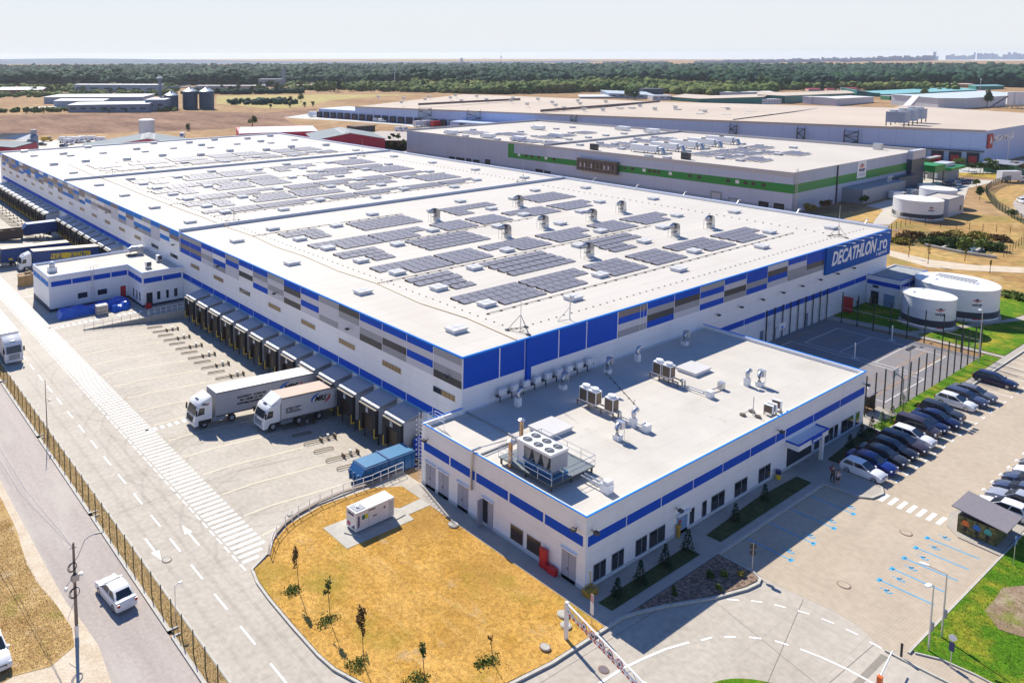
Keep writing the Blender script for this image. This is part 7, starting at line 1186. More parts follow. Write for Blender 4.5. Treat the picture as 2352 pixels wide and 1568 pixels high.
onwall(fit(text_mb('WDP', 1, 0, .05), 4.2, 1.0), (266.0, gy0-.22, 7.9), (1, 0, 0)).build('lettering', m_navy, bn); MB().box(266, 270.3, gy0-.22, gy0-.21, 7.2, 7.4).box(266, 270.3, gy0-.22, gy0-.21, 6.75, 6.95).build('small_print', m_grey, bn)
wg('rain_duct', MB().box(251.9, 252.4, gy0-.3, gy0-.03, 0, 11.2), m_dark)
b = MB(); [b.tube([(gx0+.6+s_, gy0-.5, 0), (gx0+.6+s_, gy0-.5, 12.3)], .08, 4) for s_ in (0, .9)]; [b.tube([(gx0+.6, gy0-.5, .6+k*.8), (gx0+1.5, gy0-.5, .6+k*.8)], .05, 4) for k in range(15)]; wg('ladder', b, m_steel)
wg('side_block', MB().box(256.0, 286, 98.8, gy0-.03, 0, 4.2), mat('annex_grey', (.24, .26, .30), .5)); wg('side_block', MB().box(286.2, 301.5, 100.6, gy0-1.6, 0, 4.6), mat('dark_blue_cladding', (0, 0, 0)))
for i, (x, y) in enumerate(((279, 101), (282, 101.4))): b = MB(); b.tube([(x, y, 4.2), (x, y, 5.6), (x+.8, y, 5.9), (x+1.2, y, 5.3)], .3, 8); wg('vent_pipe', b, m_steel)
def gz(y): return 11.07-(y-gy0)/(gy1-gy0)*1.0
for i, (x, y) in enumerate(sorted(((260.1, 233), (249.5, 216.5), (237.1, 215.6), (238, 199.2), (283, 232.8), (294.8, 233.3), (262.4, 217.6), (250.2, 199.5), (272.4, 216.3), (262.3, 199.7), (274.8, 200.7), (286.9, 200.7), (237.4, 184.3), (249.6, 184.8), (249.7, 178.5), (238.7, 178.8), (261.4, 178.6), (238.8, 167.8), (272.8, 177.7), (273.2, 185.2), (284.6, 185), (284.5, 178.5), (250.4, 150.4), (239.1, 150.4), (228.2, 150.2), (228.3, 143.8), (239.6, 144.4), (251.4, 144.5), (262.3, 150.6), (262.6, 144.2), (286.2, 150.8), (286.6, 144.6), (274.8, 144.5), (263.8, 133.5), (251.7, 133.1), (240.3, 133.3), (240.1, 126.8), (251.4, 127), (288.2, 133.8), (276.1, 127.2), (264.5, 127.4), (237.4, 249.8), (228.5, 234.2), (228.7, 216.8), (247.9, 232.6), (238.4, 249), (251.3, 252.9)), key=lambda q: -q[1]+q[0]*.01)):
    r = thing('skylight', f'small skylight, {ordw(i+1)} on the green-striped warehouse roof counting rows from its left end', 'skylight', (x, y, gz(y)), 0, 'skylights on the green-striped warehouse'); MB().box(-1, 1, -1, 1, 0, .5).build('upstand', m_lav, r); MB().box(-1.1, 1.1, -1.1, 1.1, .5, .62).build('cover', m_sky, r)
for i, (x, y, w_, d_) in enumerate(sorted(((242, 177, 7, 8), (253, 177, 6, 8), (267, 178, 8, 8), (279, 178, 9, 8), (243, 168, 7, 8), (245.5, 141.5, 9, 7), (256, 141, 8, 7), (266, 140, 8, 7), (279, 141, 9, 7), (245, 133.5, 8, 6), (257, 133.5, 9, 6), (245, 124.5, 8, 7), (266, 132, 8, 6), (270, 125, 9, 7), (248, 226, 10, 7), (233, 206, 8, 12), (226+8, 194, 8, 7), (250, 210, 9, 8), (261, 210, 8, 6), (277, 213, 9, 7), (241, 243, 10, 12), (245, 230, 14, 4)), key=lambda q: -q[1])):
    r = thing('solar_array', f'blue-grey solar array, {ordw(i+1)} on the green-striped warehouse counting from its left end', 'solar array', (x-w_/2, y-d_/2, gz(y-d_/2)+.06), 0, 'solar arrays on the green-striped warehouse')
    for k in range(4): MB().add([(0, k*d_/4, .2), (w_, k*d_/4, .2), (w_, k*d_/4+d_/4*.72, .5), (0, k*d_/4+d_/4*.72, .5)], [(0, 1, 2, 3)]).build('panel_row', m_pv, r)
for i, (x, y) in enumerate(((235.5, 153.8), (247, 153.8), (258.5, 153.8), (270, 153.8), (282, 153.8))):
    r = thing('air_handler', f'{("nearest", "second", "third", "fourth", "farthest")[i]} large white air handling unit in the row on the green-striped warehouse', 'air handler', (x, y, gz(y)), 0, 'air handling units in a row'); MB().box(0, 2.3, -1.5, 8.5, .5, 2.6).build('casing', m_wplain, r); b = MB(); b.tube([(1.1, -1.5, 1.6), (1.1, -3.0, 1.7), (1.1, -3.6, .1)], .75, 10); b.build('duct', m_steel, r, 50); b = MB(); [b.box(x_, x_+.2, y_, y_+.2, 0, .5) for x_ in (.1, 2) for y_ in (-1.2, 3, 8)]; b.build('leg', m_dsteel, r); b = MB(); b.cyl((1.1, 3), .8, 2.6, 2.9, 14); b.build('fan', m_dsteel, r)
for i, (x, y) in enumerate(((224+6, 172.6), (231, 139.1), (306, 114.5))): tag(MB().box(-.7, .7, -1.3, 1.3, 0, 2.1).box(-.75, -.7, -1.1, 1.1, .2, 1.9).build('condenser', m_dark if i < 2 else m_steel, loc=(x, y, gz(y))), ('dark condenser cabinet above the glazed bay', 'dark condenser cabinet near the roof edge right of the glazed bay', 'short steel flue at the far corner of the green-striped warehouse')[i], 'roof unit')
for i, (x, y) in enumerate(((229, 244.3), (230, 223.8), (231, 208.7), (252, 208), (274, 236), (300, 211), (299, 196))):
    r = thing('air_handler', f'white packaged roof unit, {ordw(i+1)} on the left half of the green-striped warehouse', 'air handler', (x, y, gz(y)), 0, 'packaged roof units'); MB().box(0, 2.6, -2.5, 2.5, .3, 1.8).build('casing', m_wplain, r); MB().box(.3, 2.2, 2.6, 4, .2, 1.2).build('duct', m_steel, r)
# ======================= NEIGHBOUR: VERY LONG GREY WAREHOUSE =======================
C0 = gp('A4', 1985, 1095); pl_ = [gp('A2', 570, 660), gp('A2', 1160, 728), gp('A2', 1800, 765), gp('A4', 700, 1010), gp('A4', 1400, 1080)]
c_br = (399.0, 107.5); LB = gp('A2', 575, 678)
def Z(g_, t, y): return hz(g_, t, y)
zc_ = Z(C0, 'A4', 800); zl_ = Z(LB, 'A2', 575)
mw = thing('warehouse', 'very long grey-blue warehouse with stair towers and many dock doors along its side', 'warehouse', (C0[0], C0[1], 0))
def wm(name, mb, m, sm=0): o = mb.build(name, m, mw); o.location = (-C0[0], -C0[1], 0); return o
dv = (LB[0]-C0[0], LB[1]-C0[1]); LL = math.hypot(*dv); du_ = (dv[0]/LL, dv[1]/LL)
def along(s, o_=0.0): return (C0[0]+du_[0]*s-du_[1]*o_*1.0, C0[1]+du_[1]*s+du_[0]*o_)
# outward (camera side) normal is +(-du_y, du_x)
sg_ = 1 if (-du_[1]*(-C0[0])+du_[0]*(-C0[1])) > 0 else -1
def fac(s, off): return (C0[0]+du_[0]*s-du_[1]*off*sg_, C0[1]+du_[1]*s+du_[0]*off*sg_)
hS = lambda s: zc_+(zl_-zc_)*s/LL
D1 = gp('A4', 2480, 560, zc_); D2 = gp('A4', 1200, 600, zc_*.95); D3 = gp('A3', 1400, 545, 11.5); D4 = gp('A2', 1850, 478, 11); DR = (C0[0]+120, C0[1]-1.0)
sL = 25.0
LBt = fac(LL-34, 0); 
wallpts = [C0, DR, (DR[0]+30, 190), D2, D3, D4, fac(LL-34, 0)]
zt = [zc_, zc_+.2, zc_, zc_*.97, 11.5, 11.0, hS(LL-34)]
wm('wall', MB().prism(wallpts, -1, zt, 0), m_g2)
b = MB().add([(p[0], p[1], z_+.04) for p, z_ in zip(wallpts, zt)], [tuple(range(7))]); wm('roof', b, mat('tan_roof', (.53, .45, .37), .8, spec=.1, var=.08, vs=.02))
wm('wing', MB().prism([fac(LL-34, 0), fac(LL-34, -30), fac(LL, -30), fac(LL, 0)], -1, hS(LL)*.74), m_g2)
b = MB(); ed = [fac(0, .15), fac(LL-34, .15), fac(LL-34, -.4), fac(0, -.4)]; b.prism(ed, [zc_-.6, hS(LL-34)-.6]*2 if 0 else [zc_-.6, hS(LL-34)-.6, hS(LL-34)-.6, zc_-.6], [zc_+.35, hS(LL-34)+.35, hS(LL-34)+.35, zc_+.35]); wm('parapet', b, mat('tan_cap', (.48, .40, .35), .6))
def fbox(s0, s1, z0_, z1_, o0, o1): return MB().prism([fac(s0, o0), fac(s1, o0), fac(s1, o1), fac(s0, o1)], z0_, z1_)
k = 0; s_ = 18.
m_dockr = mat('dark_dock_opening', (.03, .035, .05), .7); m_dkred = mat('muted_red_door', (.09, .03, .05), .6)
ndock = 0
for s_ in np.arange(LL-175, LL-2, 6.6):
    if LL-102 < s_ < LL-92: continue
    o = wm('dock_opening', fbox(s_, s_+4.6, -.5, 4.0, .05, 1.0), m_dockr); q = fbox(s_+1.2, s_+3.4, .6, 2.6, 1.01, 1.06).build('dock_door', m_dkred, o); ndock += 1
for s_ in np.arange(1.5, 36, 5.6):
    o = wm('dock_opening', fbox(s_, s_+3.9, 0, 4.4, .05, .5), m_dockr); fbox(s_+.7, s_+3.2, .2, 3.0, .51, .6).build('dock_door', m_red, o)
wm('ledge', fbox(0, 46, 4.9, 5.3, .05, 1.4), m_dsteel)
for s_, w_ in ((42, 5), (62, 3), (90, 3), (170, 3), (230, 9), (LL-98, 9)):
    b = MB(); st = fac(s_, 1.2); 
    for q in range(5):
        a, c = fac(s_, 1.2), fac(s_+w_, 1.2); zz = 2+q*2.1; (b.tube([(a[0], a[1], zz-2), (c[0], c[1], zz)], .18, 4) if q % 2 else b.tube([(c[0], c[1], zz-2), (a[0], a[1], zz)], .18, 4)); b.tube([(a[0], a[1], zz), (c[0], c[1], zz)], .12, 4)
    for e in (0, w_): a = fac(s_+e, 1.2); b.tube([(a[0], a[1], 0), (a[0], a[1], 11.5)], .14, 4); a = fac(s_+e, 2.4); b.tube([(a[0], a[1], 0), (a[0], a[1], 10.5)], .14, 4)
    wm('stair_tower', b, m_dsteel)
an_ = wm('side_annex', fbox(195, 243, -.5, 4.6, .05, 14), m_g2); 
for s_ in (199, 212, 225, 232): fbox(s_, s_+4.5, 2.6, 3.8, 14.02, 14.1).build('window', m_glass, an_)
wm('red_sign', MB().box(C0[0]+1.5, C0[0]+6.7, C0[1]-.5, C0[1]-.2, 6.3, 11.9), mat('sign_red', (.45, .01, .02), .5))
onwall(fit(text_mb('A', 1, 0, .05), 2.6, 3.0), (C0[0]+2.9, C0[1]-.6, 8), (1, 0, 0)).build('lettering', m_sgn, mw).location = (-C0[0], -C0[1], 0)
o = onwall(fit(text_mb('MEGA IMAGE', 1, 0, .04), 24, 2.6), (C0[0]+8.0, C0[1]-.3, 8.5), (1, 0, 0)).build('lettering', m_sgn, mw); o.location = (-C0[0], -C0[1], 0)
for i, dx in enumerate((0, 6, 12)):
    r = thing('cooling_tower', f'{("left", "middle", "right")[i]} blue-grey cooling tower on the very long warehouse roof', 'cooling tower', (0, 0, 0), 0, 'cooling towers on the long warehouse'); p = gp('A4', 1215+dx*13, 755-dx*3, zc_); r.location = (p[0], p[1], zc_); MB().box(-2.6, 2.6, -4, 3, 1.6, 6.0).build('casing', mat('cooling_blue', (.30, .36, .46), .5, lines=[(2, 1.1, .15, .2)]), r); b = MB(); [b.cyl((0, y_), 1.5, 6.0, 6.7, 16) for y_ in (-2, 1.2)]; b.build('fan_cowl', m_steel, r); b = MB(); [b.box(x_, x_+.3, y_, y_+.3, 0, 1.6) for x_ in (-2.5, 2.2) for y_ in (-3.9, 2.6)]; b.build('leg', m_dsteel, r)
for i, (big, t, x, y) in enumerate(sorted([(j_ < 8 or 28 <= j_ < 40 or 8 < j_ < 17, *q_) for j_, q_ in enumerate([('A3', a, c) for a, c in ((500, 605), (680, 617), (845, 620), (1300, 612), (1480, 598), (1740, 635), (1940, 613), (1170, 583), (995, 598), (40, 540), (180, 570), (275, 525), (400, 553), (430, 580), (625, 540), (645, 565), (870, 547), (1100, 595), (1500, 610), (1700, 650), (1720, 618), (1930, 660), (1910, 598), (2080, 575), (2110, 605), (2150, 633), (2125, 650), (2310, 628))]+[('A2', a, c) for a, c in ((1098, 505), (1320, 520), (1545, 503), (1508, 527), (1730, 513), (1775, 493), (1960, 500), (1825, 540), (2045, 530), (2265, 540), (2278, 515), (1300, 553))]+[('A4', a, c) for a, c in ((130, 610), (150, 643), (200, 680), (375, 690), (395, 655), (560, 662), (612, 625), (740, 702), (860, 630), (920, 670), (1035, 710), (1125, 637), (1560, 677), (1695, 650), (1710, 722), (1885, 690), (2000, 657), (2060, 735), (2170, 695), (2320, 667), (1950, 690))])], key=lambda q: TL[q[1]][0]*2.34+q[2])):
    p = gp(t, x, y, 11.6); r = thing('roof_unit', f'{"small ventilation cowl" if big else "pale skylight strip"}, {ordw(i+1)} unit from the left on the very long warehouse roof', 'roof unit', (p[0], p[1], 11.4), 0, 'units on the very long warehouse roof')
    (MB().box(-.8, .8, -.8, .8, 0, 1.3).box(-1.1, 1.1, -1.1, 1.1, 1.3, 1.6) if big else MB().box(-1.6, 1.6, -1.6, 1.6, 0, .55)).build('casing', m_steel if big else m_sky, r)
for (t, a, c) in (('A2', (1450, 565), (2340, 520)), ('A3', (300, 622), (1340, 542)), ('A3', (1990, 708), (2340, 663)), ('A4', (0, 682), (730, 583))):
    p, q = gp(t, *a, 11.7), gp(t, *c, 11.7); b = MB(); d = Vector((q[0]-p[0], q[1]-p[1], 0)).normalized(); n2 = Vector((-d.y, d.x, 0))*.4; b.prism([(p[0]-n2.x, p[1]-n2.y), (q[0]-n2.x, q[1]-n2.y), (q[0]+n2.x, q[1]+n2.y), (p[0]+n2.x, p[1]+n2.y)], 11, 12.4); wm('fire_wall', b, mat('dark_roof_joint', (.16, .12, .11), .8))
# ======================= BARNS, SHEDS, SILOS, DISTANT BUILDINGS =======================
m_barn = mat('crimson_cladding', (.42, .008, .05), .5, lines=[(0, .5, .06, .15), (1, .5, .06, .15)]); m_broof = mat('grey_blue_sheet_roof', (.25, .285, .30), .8, spec=.1, var=.05, vs=.1, lines=[(0, 1.0, .1, .08)]); m_whroof = mat('white_sheet_roof', (.66, .66, .66), .7, spec=.2)
def gable(name, lab, P4, h, hr, wall, roof, grp=None, extra=None, cat='barn', overhang=.6):
    "P4: ground corners; gable ends are edges 0-1 and 2-3"
    o = Vector((*P4[0], 0)); r = thing(name, lab, cat, (o.x, o.y, 0), 0, grp); Q = [Vector((*p, 0))-o for p in P4]; up_ = Vector((0, 0, 1)); e = [q+up_*h for q in Q]; r0 = (Q[0]+Q[1])/2+up_*hr; r1 = (Q[2]+Q[3])/2+up_*hr
    MB().add([tuple(v) for v in Q+e+[r0, r1]], [(0, 1, 5, 8, 4), (1, 2, 6, 5), (2, 3, 7, 9, 6), (3, 0, 4, 7)]).build('wall', wall, r)
    d = (r1-r0).normalized()*overhang; s0 = (Q[0]-Q[1]).normalized()*overhang
    a0, a1, b0, b1 = e[0]+s0-d-up_*.1, e[3]+s0+d-up_*.1, e[1]-s0-d-up_*.1, e[2]-s0+d-up_*.1; q0, q1 = r0-d, r1+d; t = up_*.15
    MB().add([tuple(v) for v in (a0, q0, q1, a1, a0+t, q0+t, q1+t, a1+t, b0, b1, b0+t, b1+t)], [(0, 1, 2, 3), (4, 7, 6, 5), (8, 1, 2, 9), (10, 11, 6, 5), (0, 3, 7, 4), (8, 10, 11, 9), (0, 4, 5, 1), (1, 5, 10, 8), (3, 2, 6, 7), (2, 9, 11, 6)]).build('roof', roof, r)
    if extra: extra(r, r0, r1, Q)
    return r
def ridge_lights(r, r0, r1, Q):
    L_ = (r1-r0).length; u_ = (r1-r0).normalized(); w_ = Vector((-u_.y, u_.x, 0)); b = MB()
    for k in range(8): c = r0+u_*(L_*(.12+.1*k)); q = [c-w_*3-Vector((0, 0, .35)), c+Vector((0, 0, .35)), c+w_*3-Vector((0, 0, .35))]; q2 = [p+u_*1.2 for p in q]; b.add([tuple(p) for p in (q[0], q[1], q2[1], q2[0], q[2], q2[2])], [(0, 1, 2, 3), (1, 4, 5, 2)])
    b.build('ridge_skylight', m_whroof, r)
# corners chosen from surveyed roof lines
def roofpt(t, x, y, z): p = gp(t, x, y, z); return p
e0, e1 = roofpt('A2', 540, 880, 7.5), roofpt('A2', 1155, 868, 7.5); rg_ = roofpt('A2', 805, 825, 10.2); rg2 = roofpt('A2', 715, 772, 10.2)
uu = (rg2[0]-rg_[0], rg2[1]-rg_[1])
gable('barn', 'crimson barn with a grey gable roof just behind the main roof edge', [e0, e1, (e1[0]+uu[0], e1[1]+uu[1]), (e0[0]+uu[0], e0[1]+uu[1])], 7.5, 10.2, m_barn, m_broof, extra=ridge_lights)
a, c, d_, f_ = roofpt('A2', 0, 822, 6), roofpt('A2', 558, 800, 6), roofpt('A2', 520, 752, 8), roofpt('A1', 2105, 765, 8)
r = thing('barn', 'long low barn with white roof and crimson walls left of the gabled one', 'barn', (0, 0, 0)); a = roofpt('A1', 2100, 822, 6); MB().prism([a, c, (c[0]+14, c[1]+30), (a[0]+14, a[1]+30)], 0, [6, 6, 6, 6]).build('wall', m_barn, r); MB().add([(a[0]-.5, a[1]-.5, 6.05), (c[0]+.5, c[1]-.5, 6.05), (d_[0], d_[1], 8.0), (f_[0], f_[1], 8.0)], [(0, 1, 2, 3)]).build('roof', m_whroof, r); MB().box(a[0]+8, a[0]+10, a[1]+6, a[1]+8, 6.3, 7.6).build('vent', m_whroof, r)
e0, e1, rg_, rg2 = roofpt('A1', 690, 975, 3.2), roofpt('A1', 1900, 965, 3.2), roofpt('A1', 1243, 876, 8.2), roofpt('A1', 1258, 821, 8.2); uu = (rg2[0]-rg_[0], rg2[1]-rg_[1])
gable('barn', 'wide grey gabled barn with white ridge lights behind the far roof edge', [e0, e1, (e1[0]+uu[0], e1[1]+uu[1]), (e0[0]+uu[0], e0[1]+uu[1])], 3.4, 8.2, m_barn, m_broof, extra=ridge_lights)
r = thing('storage_tank', 'round steel tank rising behind the wide grey gable roof', 'tank', (*gp('A1', 1290, 860), 0)); b = MB(); b.cyl((0, 0), 4.2, 0, 9.6, 32); b.build('shell', mat('corrugated_steel', (.50, .53, .58), .4, .4, lines=[(2, .7, .1, .15)]), r, 40); b = MB(); b.cyl((0, 0), 4.3, 9.6, 10.1, 32, r2=3.0); b.build('lid', m_whroof, r)
e0, e1 = roofpt('A1', -500, 960, 3.2), roofpt('A1', 325, 890, 3.4); r = thing('barn', 'blue-grey shed roof with crimson gable at the far left edge', 'barn', (0, 0, 0)); p = [roofpt('A1', -400, 870, 6.5), roofpt('A1', 325, 892, 3.6), roofpt('A1', 120, 945, 3.6), roofpt('A1', -400, 900, 6.5)]
MB().add([(q[0], q[1], z_) for q, z_ in zip(p, (6.5, 3.6, 3.6, 6.5))], [(0, 1, 2, 3)]).add([(q[0], q[1], z_-.3) for q, z_ in zip(p, (6.5, 3.6, 3.6, 6.5))], [(0, 1, 2, 3)]).build('roof', m_broof, r); MB().prism([(p[3][0], p[3][1]), (p[2][0], p[2][1]), (p[1][0], p[1][1])], 0, [6.0, 3.2, 3.2]).build('wall', m_barn, r)
e0 = roofpt('A1', 235, 880, 4.6); e1 = roofpt('A1', 290, 815, 7.5); e2 = roofpt('A1', -300, 822, 7.5); e3 = roofpt('A1', -300, 860, 4.6); r = thing('shed', 'white roofed shed with a blue-grey end wall at the far left', 'shed', (0, 0, 0)); MB().add([(*e0, 4.6), (*e1, 7.5), (*e2, 7.5), (*e3, 4.6)], [(0, 1, 2, 3)]).build('roof', m_whroof, r); p3 = roofpt('A1', 335, 830, 6.8); MB().prism([e0, (p3[0], p3[1]), e1], 0, [4.5, 6.6, 7.3]).build('wall', mat('slate_wall', (.20, .25, .32), .6), r); MB().box(e1[0]-1, e1[0]+1.5, e1[1]-1, e1[1]+1, 7, 9).build('chimney', m_grey, r)
def blk(name, lab, t, base, topz, wall, roof, depth=(10, 22), cat='building', win=0, hz0=True, slope=0, extra=None):
    "box building: base = list of tile points of its visible foot; depth vector pushes its back away"
    P_ = [gp(t, *q) for q in base]; r = thing(name, lab, cat, (P_[0][0], P_[0][1], 0)); o = P_[0]; Q = [(p[0]-o[0], p[1]-o[1]) for p in P_]; hs = [max(1.5, hz(p, t, y_)) for p, y_ in zip(P_, topz)]
    back = [(q[0]+depth[0], q[1]+depth[1]) for q in Q[::-1]]; hb = [h_+slope for h_ in hs[::-1]]
    MB().prism(Q+back, -.5, hs+hb).build('wall', wall, r)
    cx = sum(q[0] for q in Q+back)/len(Q+back); cy = sum(q[1] for q in Q+back)/len(Q+back)
    MB().add([((q[0]-cx)*1.02+cx, (q[1]-cy)*1.02+cy, h_+.12) for q, h_ in zip(Q+back, hs+hb)]+[((q[0]-cx)*1.02+cx, (q[1]-cy)*1.02+cy, h_-.25) for q, h_ in zip(Q+back, hs+hb)], [tuple(range(len(Q+back))), tuple(range(len(Q+back), 2*len(Q+back)))]+[(i, (i+1) % (2*len(Q)), (i+1) % (2*len(Q))+2*len(Q), i+2*len(Q)) for i in range(2*len(Q))]).build('roof', roof, r)
    for k in range(win):
        f_ = (k+.5)/win; i_ = 0; a, c = Q[0], Q[1]; x = a[0]+(c[0]-a[0])*f_; y = a[1]+(c[1]-a[1])*f_; L_ = math.hypot(c[0]-a[0], c[1]-a[1]); w_ = L_/win*.28; ux, uy = (c[0]-a[0])/L_, (c[1]-a[1])/L_; nx, ny = uy*.06, -ux*.06; h_ = hs[0]*.55
        sgn2 = 1 if (nx*(-o[0])+ny*(-o[1])) > 0 else -1; nx *= sgn2; ny *= sgn2
        MB().add([(x-ux*w_+nx, y-uy*w_+ny, h_*.75), (x+ux*w_+nx, y+uy*w_+ny, h_*.75), (x+ux*w_+nx, y+uy*w_+ny, h_*1.15), (x-ux*w_+nx, y-uy*w_+ny, h_*1.15)], [(0, 1, 2, 3)]).build('window', m_dark, r)
    return r
m_blg = mat('pale_blue_grey_wall', (.30, .36, .45), .6, var=.05, vs=.1); m_slate = mat('slate_wall', (.2, .25, .32)); m_teal = mat('teal_cladding', (.01, .19, .17), .5, lines=[(0, 3, .2, .15)]); m_tealr = mat('aqua_roof', (.18, .44, .44), .5); m_terr = mat('terracotta_roof', (.42, .22, .16), .8); m_pink = mat('pale_pink_wall', (.50, .38, .33), .8)
blk('hall', 'long blue-grey hall in front of the forest at the left', 'A1', [(650, 455), (1390, 470)], [393, 395], m_blg, m_whroof, (14, 18), win=6)
blk('hall', 'long white-roofed hall behind the low farm hall', 'A1', [(387, 560), (1250, 560)], [503, 500], m_blg, m_whroof, (22, 26), slope=1)
blk('hall', 'shorter white-roofed hall at the left of the farm group', 'A1', [(475, 600), (905, 600)], [535, 535], m_blg, m_whroof, (10, 14), slope=.8)
blk('hall', 'low grey farm hall with a row of small windows left of the silos', 'A1', [(600, 635), (1300, 635)], [572, 562], m_slate, m_whroof, (13, 16), win=8, slope=1)
blk('hall', 'taller end block of the farm hall beside the silos', 'A1', [(1275, 628), (1450, 625)], [525, 525], m_slate, m_whroof, (13, 14), win=2, slope=.8)
blk('hall', 'long shed with a white roof and dark red wall at the far left', 'A1', [(-40, 480), (370, 465)], [440, 438], mat('maroon_wall', (.20, .05, .07), .7), m_whroof, (14, 30), slope=2)
blk('hall', 'low white roofed shed left of the farm group', 'A1', [(250, 615), (475, 608)], [600, 598], m_grey, m_whroof, (8, 10))
blk('hall', 'corrugated white-roofed hall right of the silos near the trees', 'A1', [(1720, 440), (2310, 440)], [402, 402], m_pink, m_whroof, (10, 12), win=0)
blk('ruin', 'grey ruined block left of the concrete tower', 'A2', [(45, 410), (235, 412)], [345, 345], mat('weathered_concrete', (.25, .28, .30), .9, var=.2, vs=.3), m_grey, (12, 12), win=4)
blk('tower', 'tall grey concrete tower standing before the forest', 'A2', [(247, 402), (280, 402)], [258, 258], mat('weathered_concrete', (0, 0, 0)), m_grey, (3, 4), 'tower', win=0)
blk('hall', 'long pale roofed shed cluster right of the concrete tower', 'A2', [(350, 440), (600, 432)], [398, 395], m_pink, m_terr, (16, 16), win=0)
blk('hall', 'white roofed shed behind the pale shed cluster', 'A2', [(410, 405), (695, 398)], [380, 378], m_grey, m_whroof, (12, 16), win=0)
blk('house', 'small house with a pinkish roof in the tree belt', 'A2', [(265, 450), (330, 450)], [420, 420], m_pink, m_terr, (5, 6), 'house', win=2)
blk('house', 'pale house left of the ruin block', 'A2', [(0, 432), (90, 432)], [398, 398], m_pink, m_whroof, (8, 8), 'house', win=3)
blk('house', 'low white shed among trees below the lattice mast', 'A2', [(1100, 425), (1330, 425)], [405, 405], m_pink, m_whroof, (8, 8), 'house', win=0)
blk('house', 'white house with several windows in the green belt', 'A2', [(1335, 385), (1435, 385)], [355, 355], mat('offwhite_render', (.5, .48, .46), .8), m_terr, (6, 8), 'house', win=4)
blk('house', 'long pinkish house under the dark trees', 'A2', [(1700, 380), (1850, 378)], [348, 346], m_pink, m_grey, (8, 8), 'house', win=4)
blk('house', 'pale blue-roofed house left in the green belt', 'A2', [(1150, 395), (1275, 395)], [375, 375], m_blg, m_blg, (8, 8), 'house', win=3)
blk('hall', 'dark navy block behind the light blue hall', 'A3', [(1200, 482), (1375, 482)], [432, 430], mat('navy_cladding', (.02, .05, .09), .5), m_dark, (12, 14))
blk('hall', 'light blue hall with a low gabled roof', 'A3', [(895, 510), (1300, 520)], [468, 485], m_blg, mat('light_blue_roof', (.45, .52, .58), .5), (14, 20), slope=2, win=5)
blk('hall', 'pale flat shed left of the light blue hall', 'A3', [(640, 515), (960, 512)], [500, 498], m_grey, m_whroof, (16, 14), slope=1)
blk('hall', 'grey workshop between the light blue and the teal hall', 'A3', [(1280, 530), (1450, 530)], [490, 490], m_lav, m_lav, (10, 12), win=3)
blk('hall', 'teal-walled hall with a tan roof, left of two', 'A3', [(1440, 530), (1690, 548), (2240, 562)], [500, 517, 500], m_teal, mat('tan_roof', (0, 0, 0)), (60, 22), win=0)
blk('hall', 'teal-walled hall with white windows, right of the tan one', 'A4', [(0, 545), (240, 558), (845, 495)], [480, 490, 468], m_teal, mat('tan_roof', (0, 0, 0)), (60, 30), win=6)
blk('hall', 'huge aqua-roofed hall in front of the forest', 'A4', [(870, 490), (1100, 500), (1925, 462)], [440, 478, 438], m_teal, m_tealr, (60, 40), win=2)
blk('hall', 'white metal hall nearest the aqua-roofed one', 'A4', [(605, 572), (690, 578), (1020, 548)], [507, 517, 500], m_lav, m_whroof, (6, 22), win=0)
blk('hall', 'little green shed with white roof beside the parked cars', 'A4', [(1235, 530), (1320, 537), (1395, 532)], [497, 500, 490], mat('green_shed', (.02, .16, .08), .6), m_whroof, (4, 16), win=0)
blk('hall', 'white gabled factory hall with ribbed roof at the right edge', 'A4', [(1585, 600), (1815, 602), (2400, 560)], [512, 513, 478], mat('white_metal', (.55, .58, .62), .5, lines=[(0, 3, .15, .1)]), mat('striped_roof', (.50, .56, .62), .5, lines=[(0, 4, 1.2, -.3)]), (20, 40), win=0, slope=1)
blk('hall', 'white prefab office row beside the teal hall', 'A4', [(40, 562), (210, 560)], [520, 520], m_wplain, m_lav, (5, 8), win=7)
blk('hall', 'pale blue roofed block at the right edge before the forest', 'A4', [(1915, 440), (2165, 430)], [405, 402], m_teal, m_tealr, (30, 16))
blk('house', 'ochre building with many windows behind the aqua hall', 'A4', [(1600, 412), (1905, 420)], [388, 390], mat('ochre_render', (.45, .32, .18), .8), m_pink, (30, 16), 'house', win=8)
for i, (x0_, x1_, y_, c) in enumerate(((450, 560, 450, m_barn), (610, 700, 448, m_barn), (745, 890, 445, m_barn), (230, 380, 430, m_terr), (985, 1130, 430, mat('cobalt_roof', (.02, .12, .30), .5)), (1255, 1440, 420, m_tealr), (1480, 1590, 405, m_lav), (640, 700, 470, m_terr))): blk('house', f'{("small crimson-roofed house", "second crimson-roofed house", "long crimson-roofed house", "terracotta-roofed house at the trees", "cobalt blue roofed shed", "aqua roofed shed behind", "grey roofed shed behind", "brownish shed")[i]} in front of the right forest edge', 'A4', [(x0_, y_), (x1_, y_)], [y_-18, y_-20], m_pink, c, (16, 12), 'house')
blk('house', 'long red-roofed shed before the poplars', 'A3', [(1900, 438), (2190, 428)], [412, 404], m_pink, m_terr, (14, 12), 'house')
blk('hall', 'white warehouse strip between poplars and teal hall', 'A3', [(1870, 485), (2340, 480)], [460, 458], m_lav, m_whroof, (20, 14))
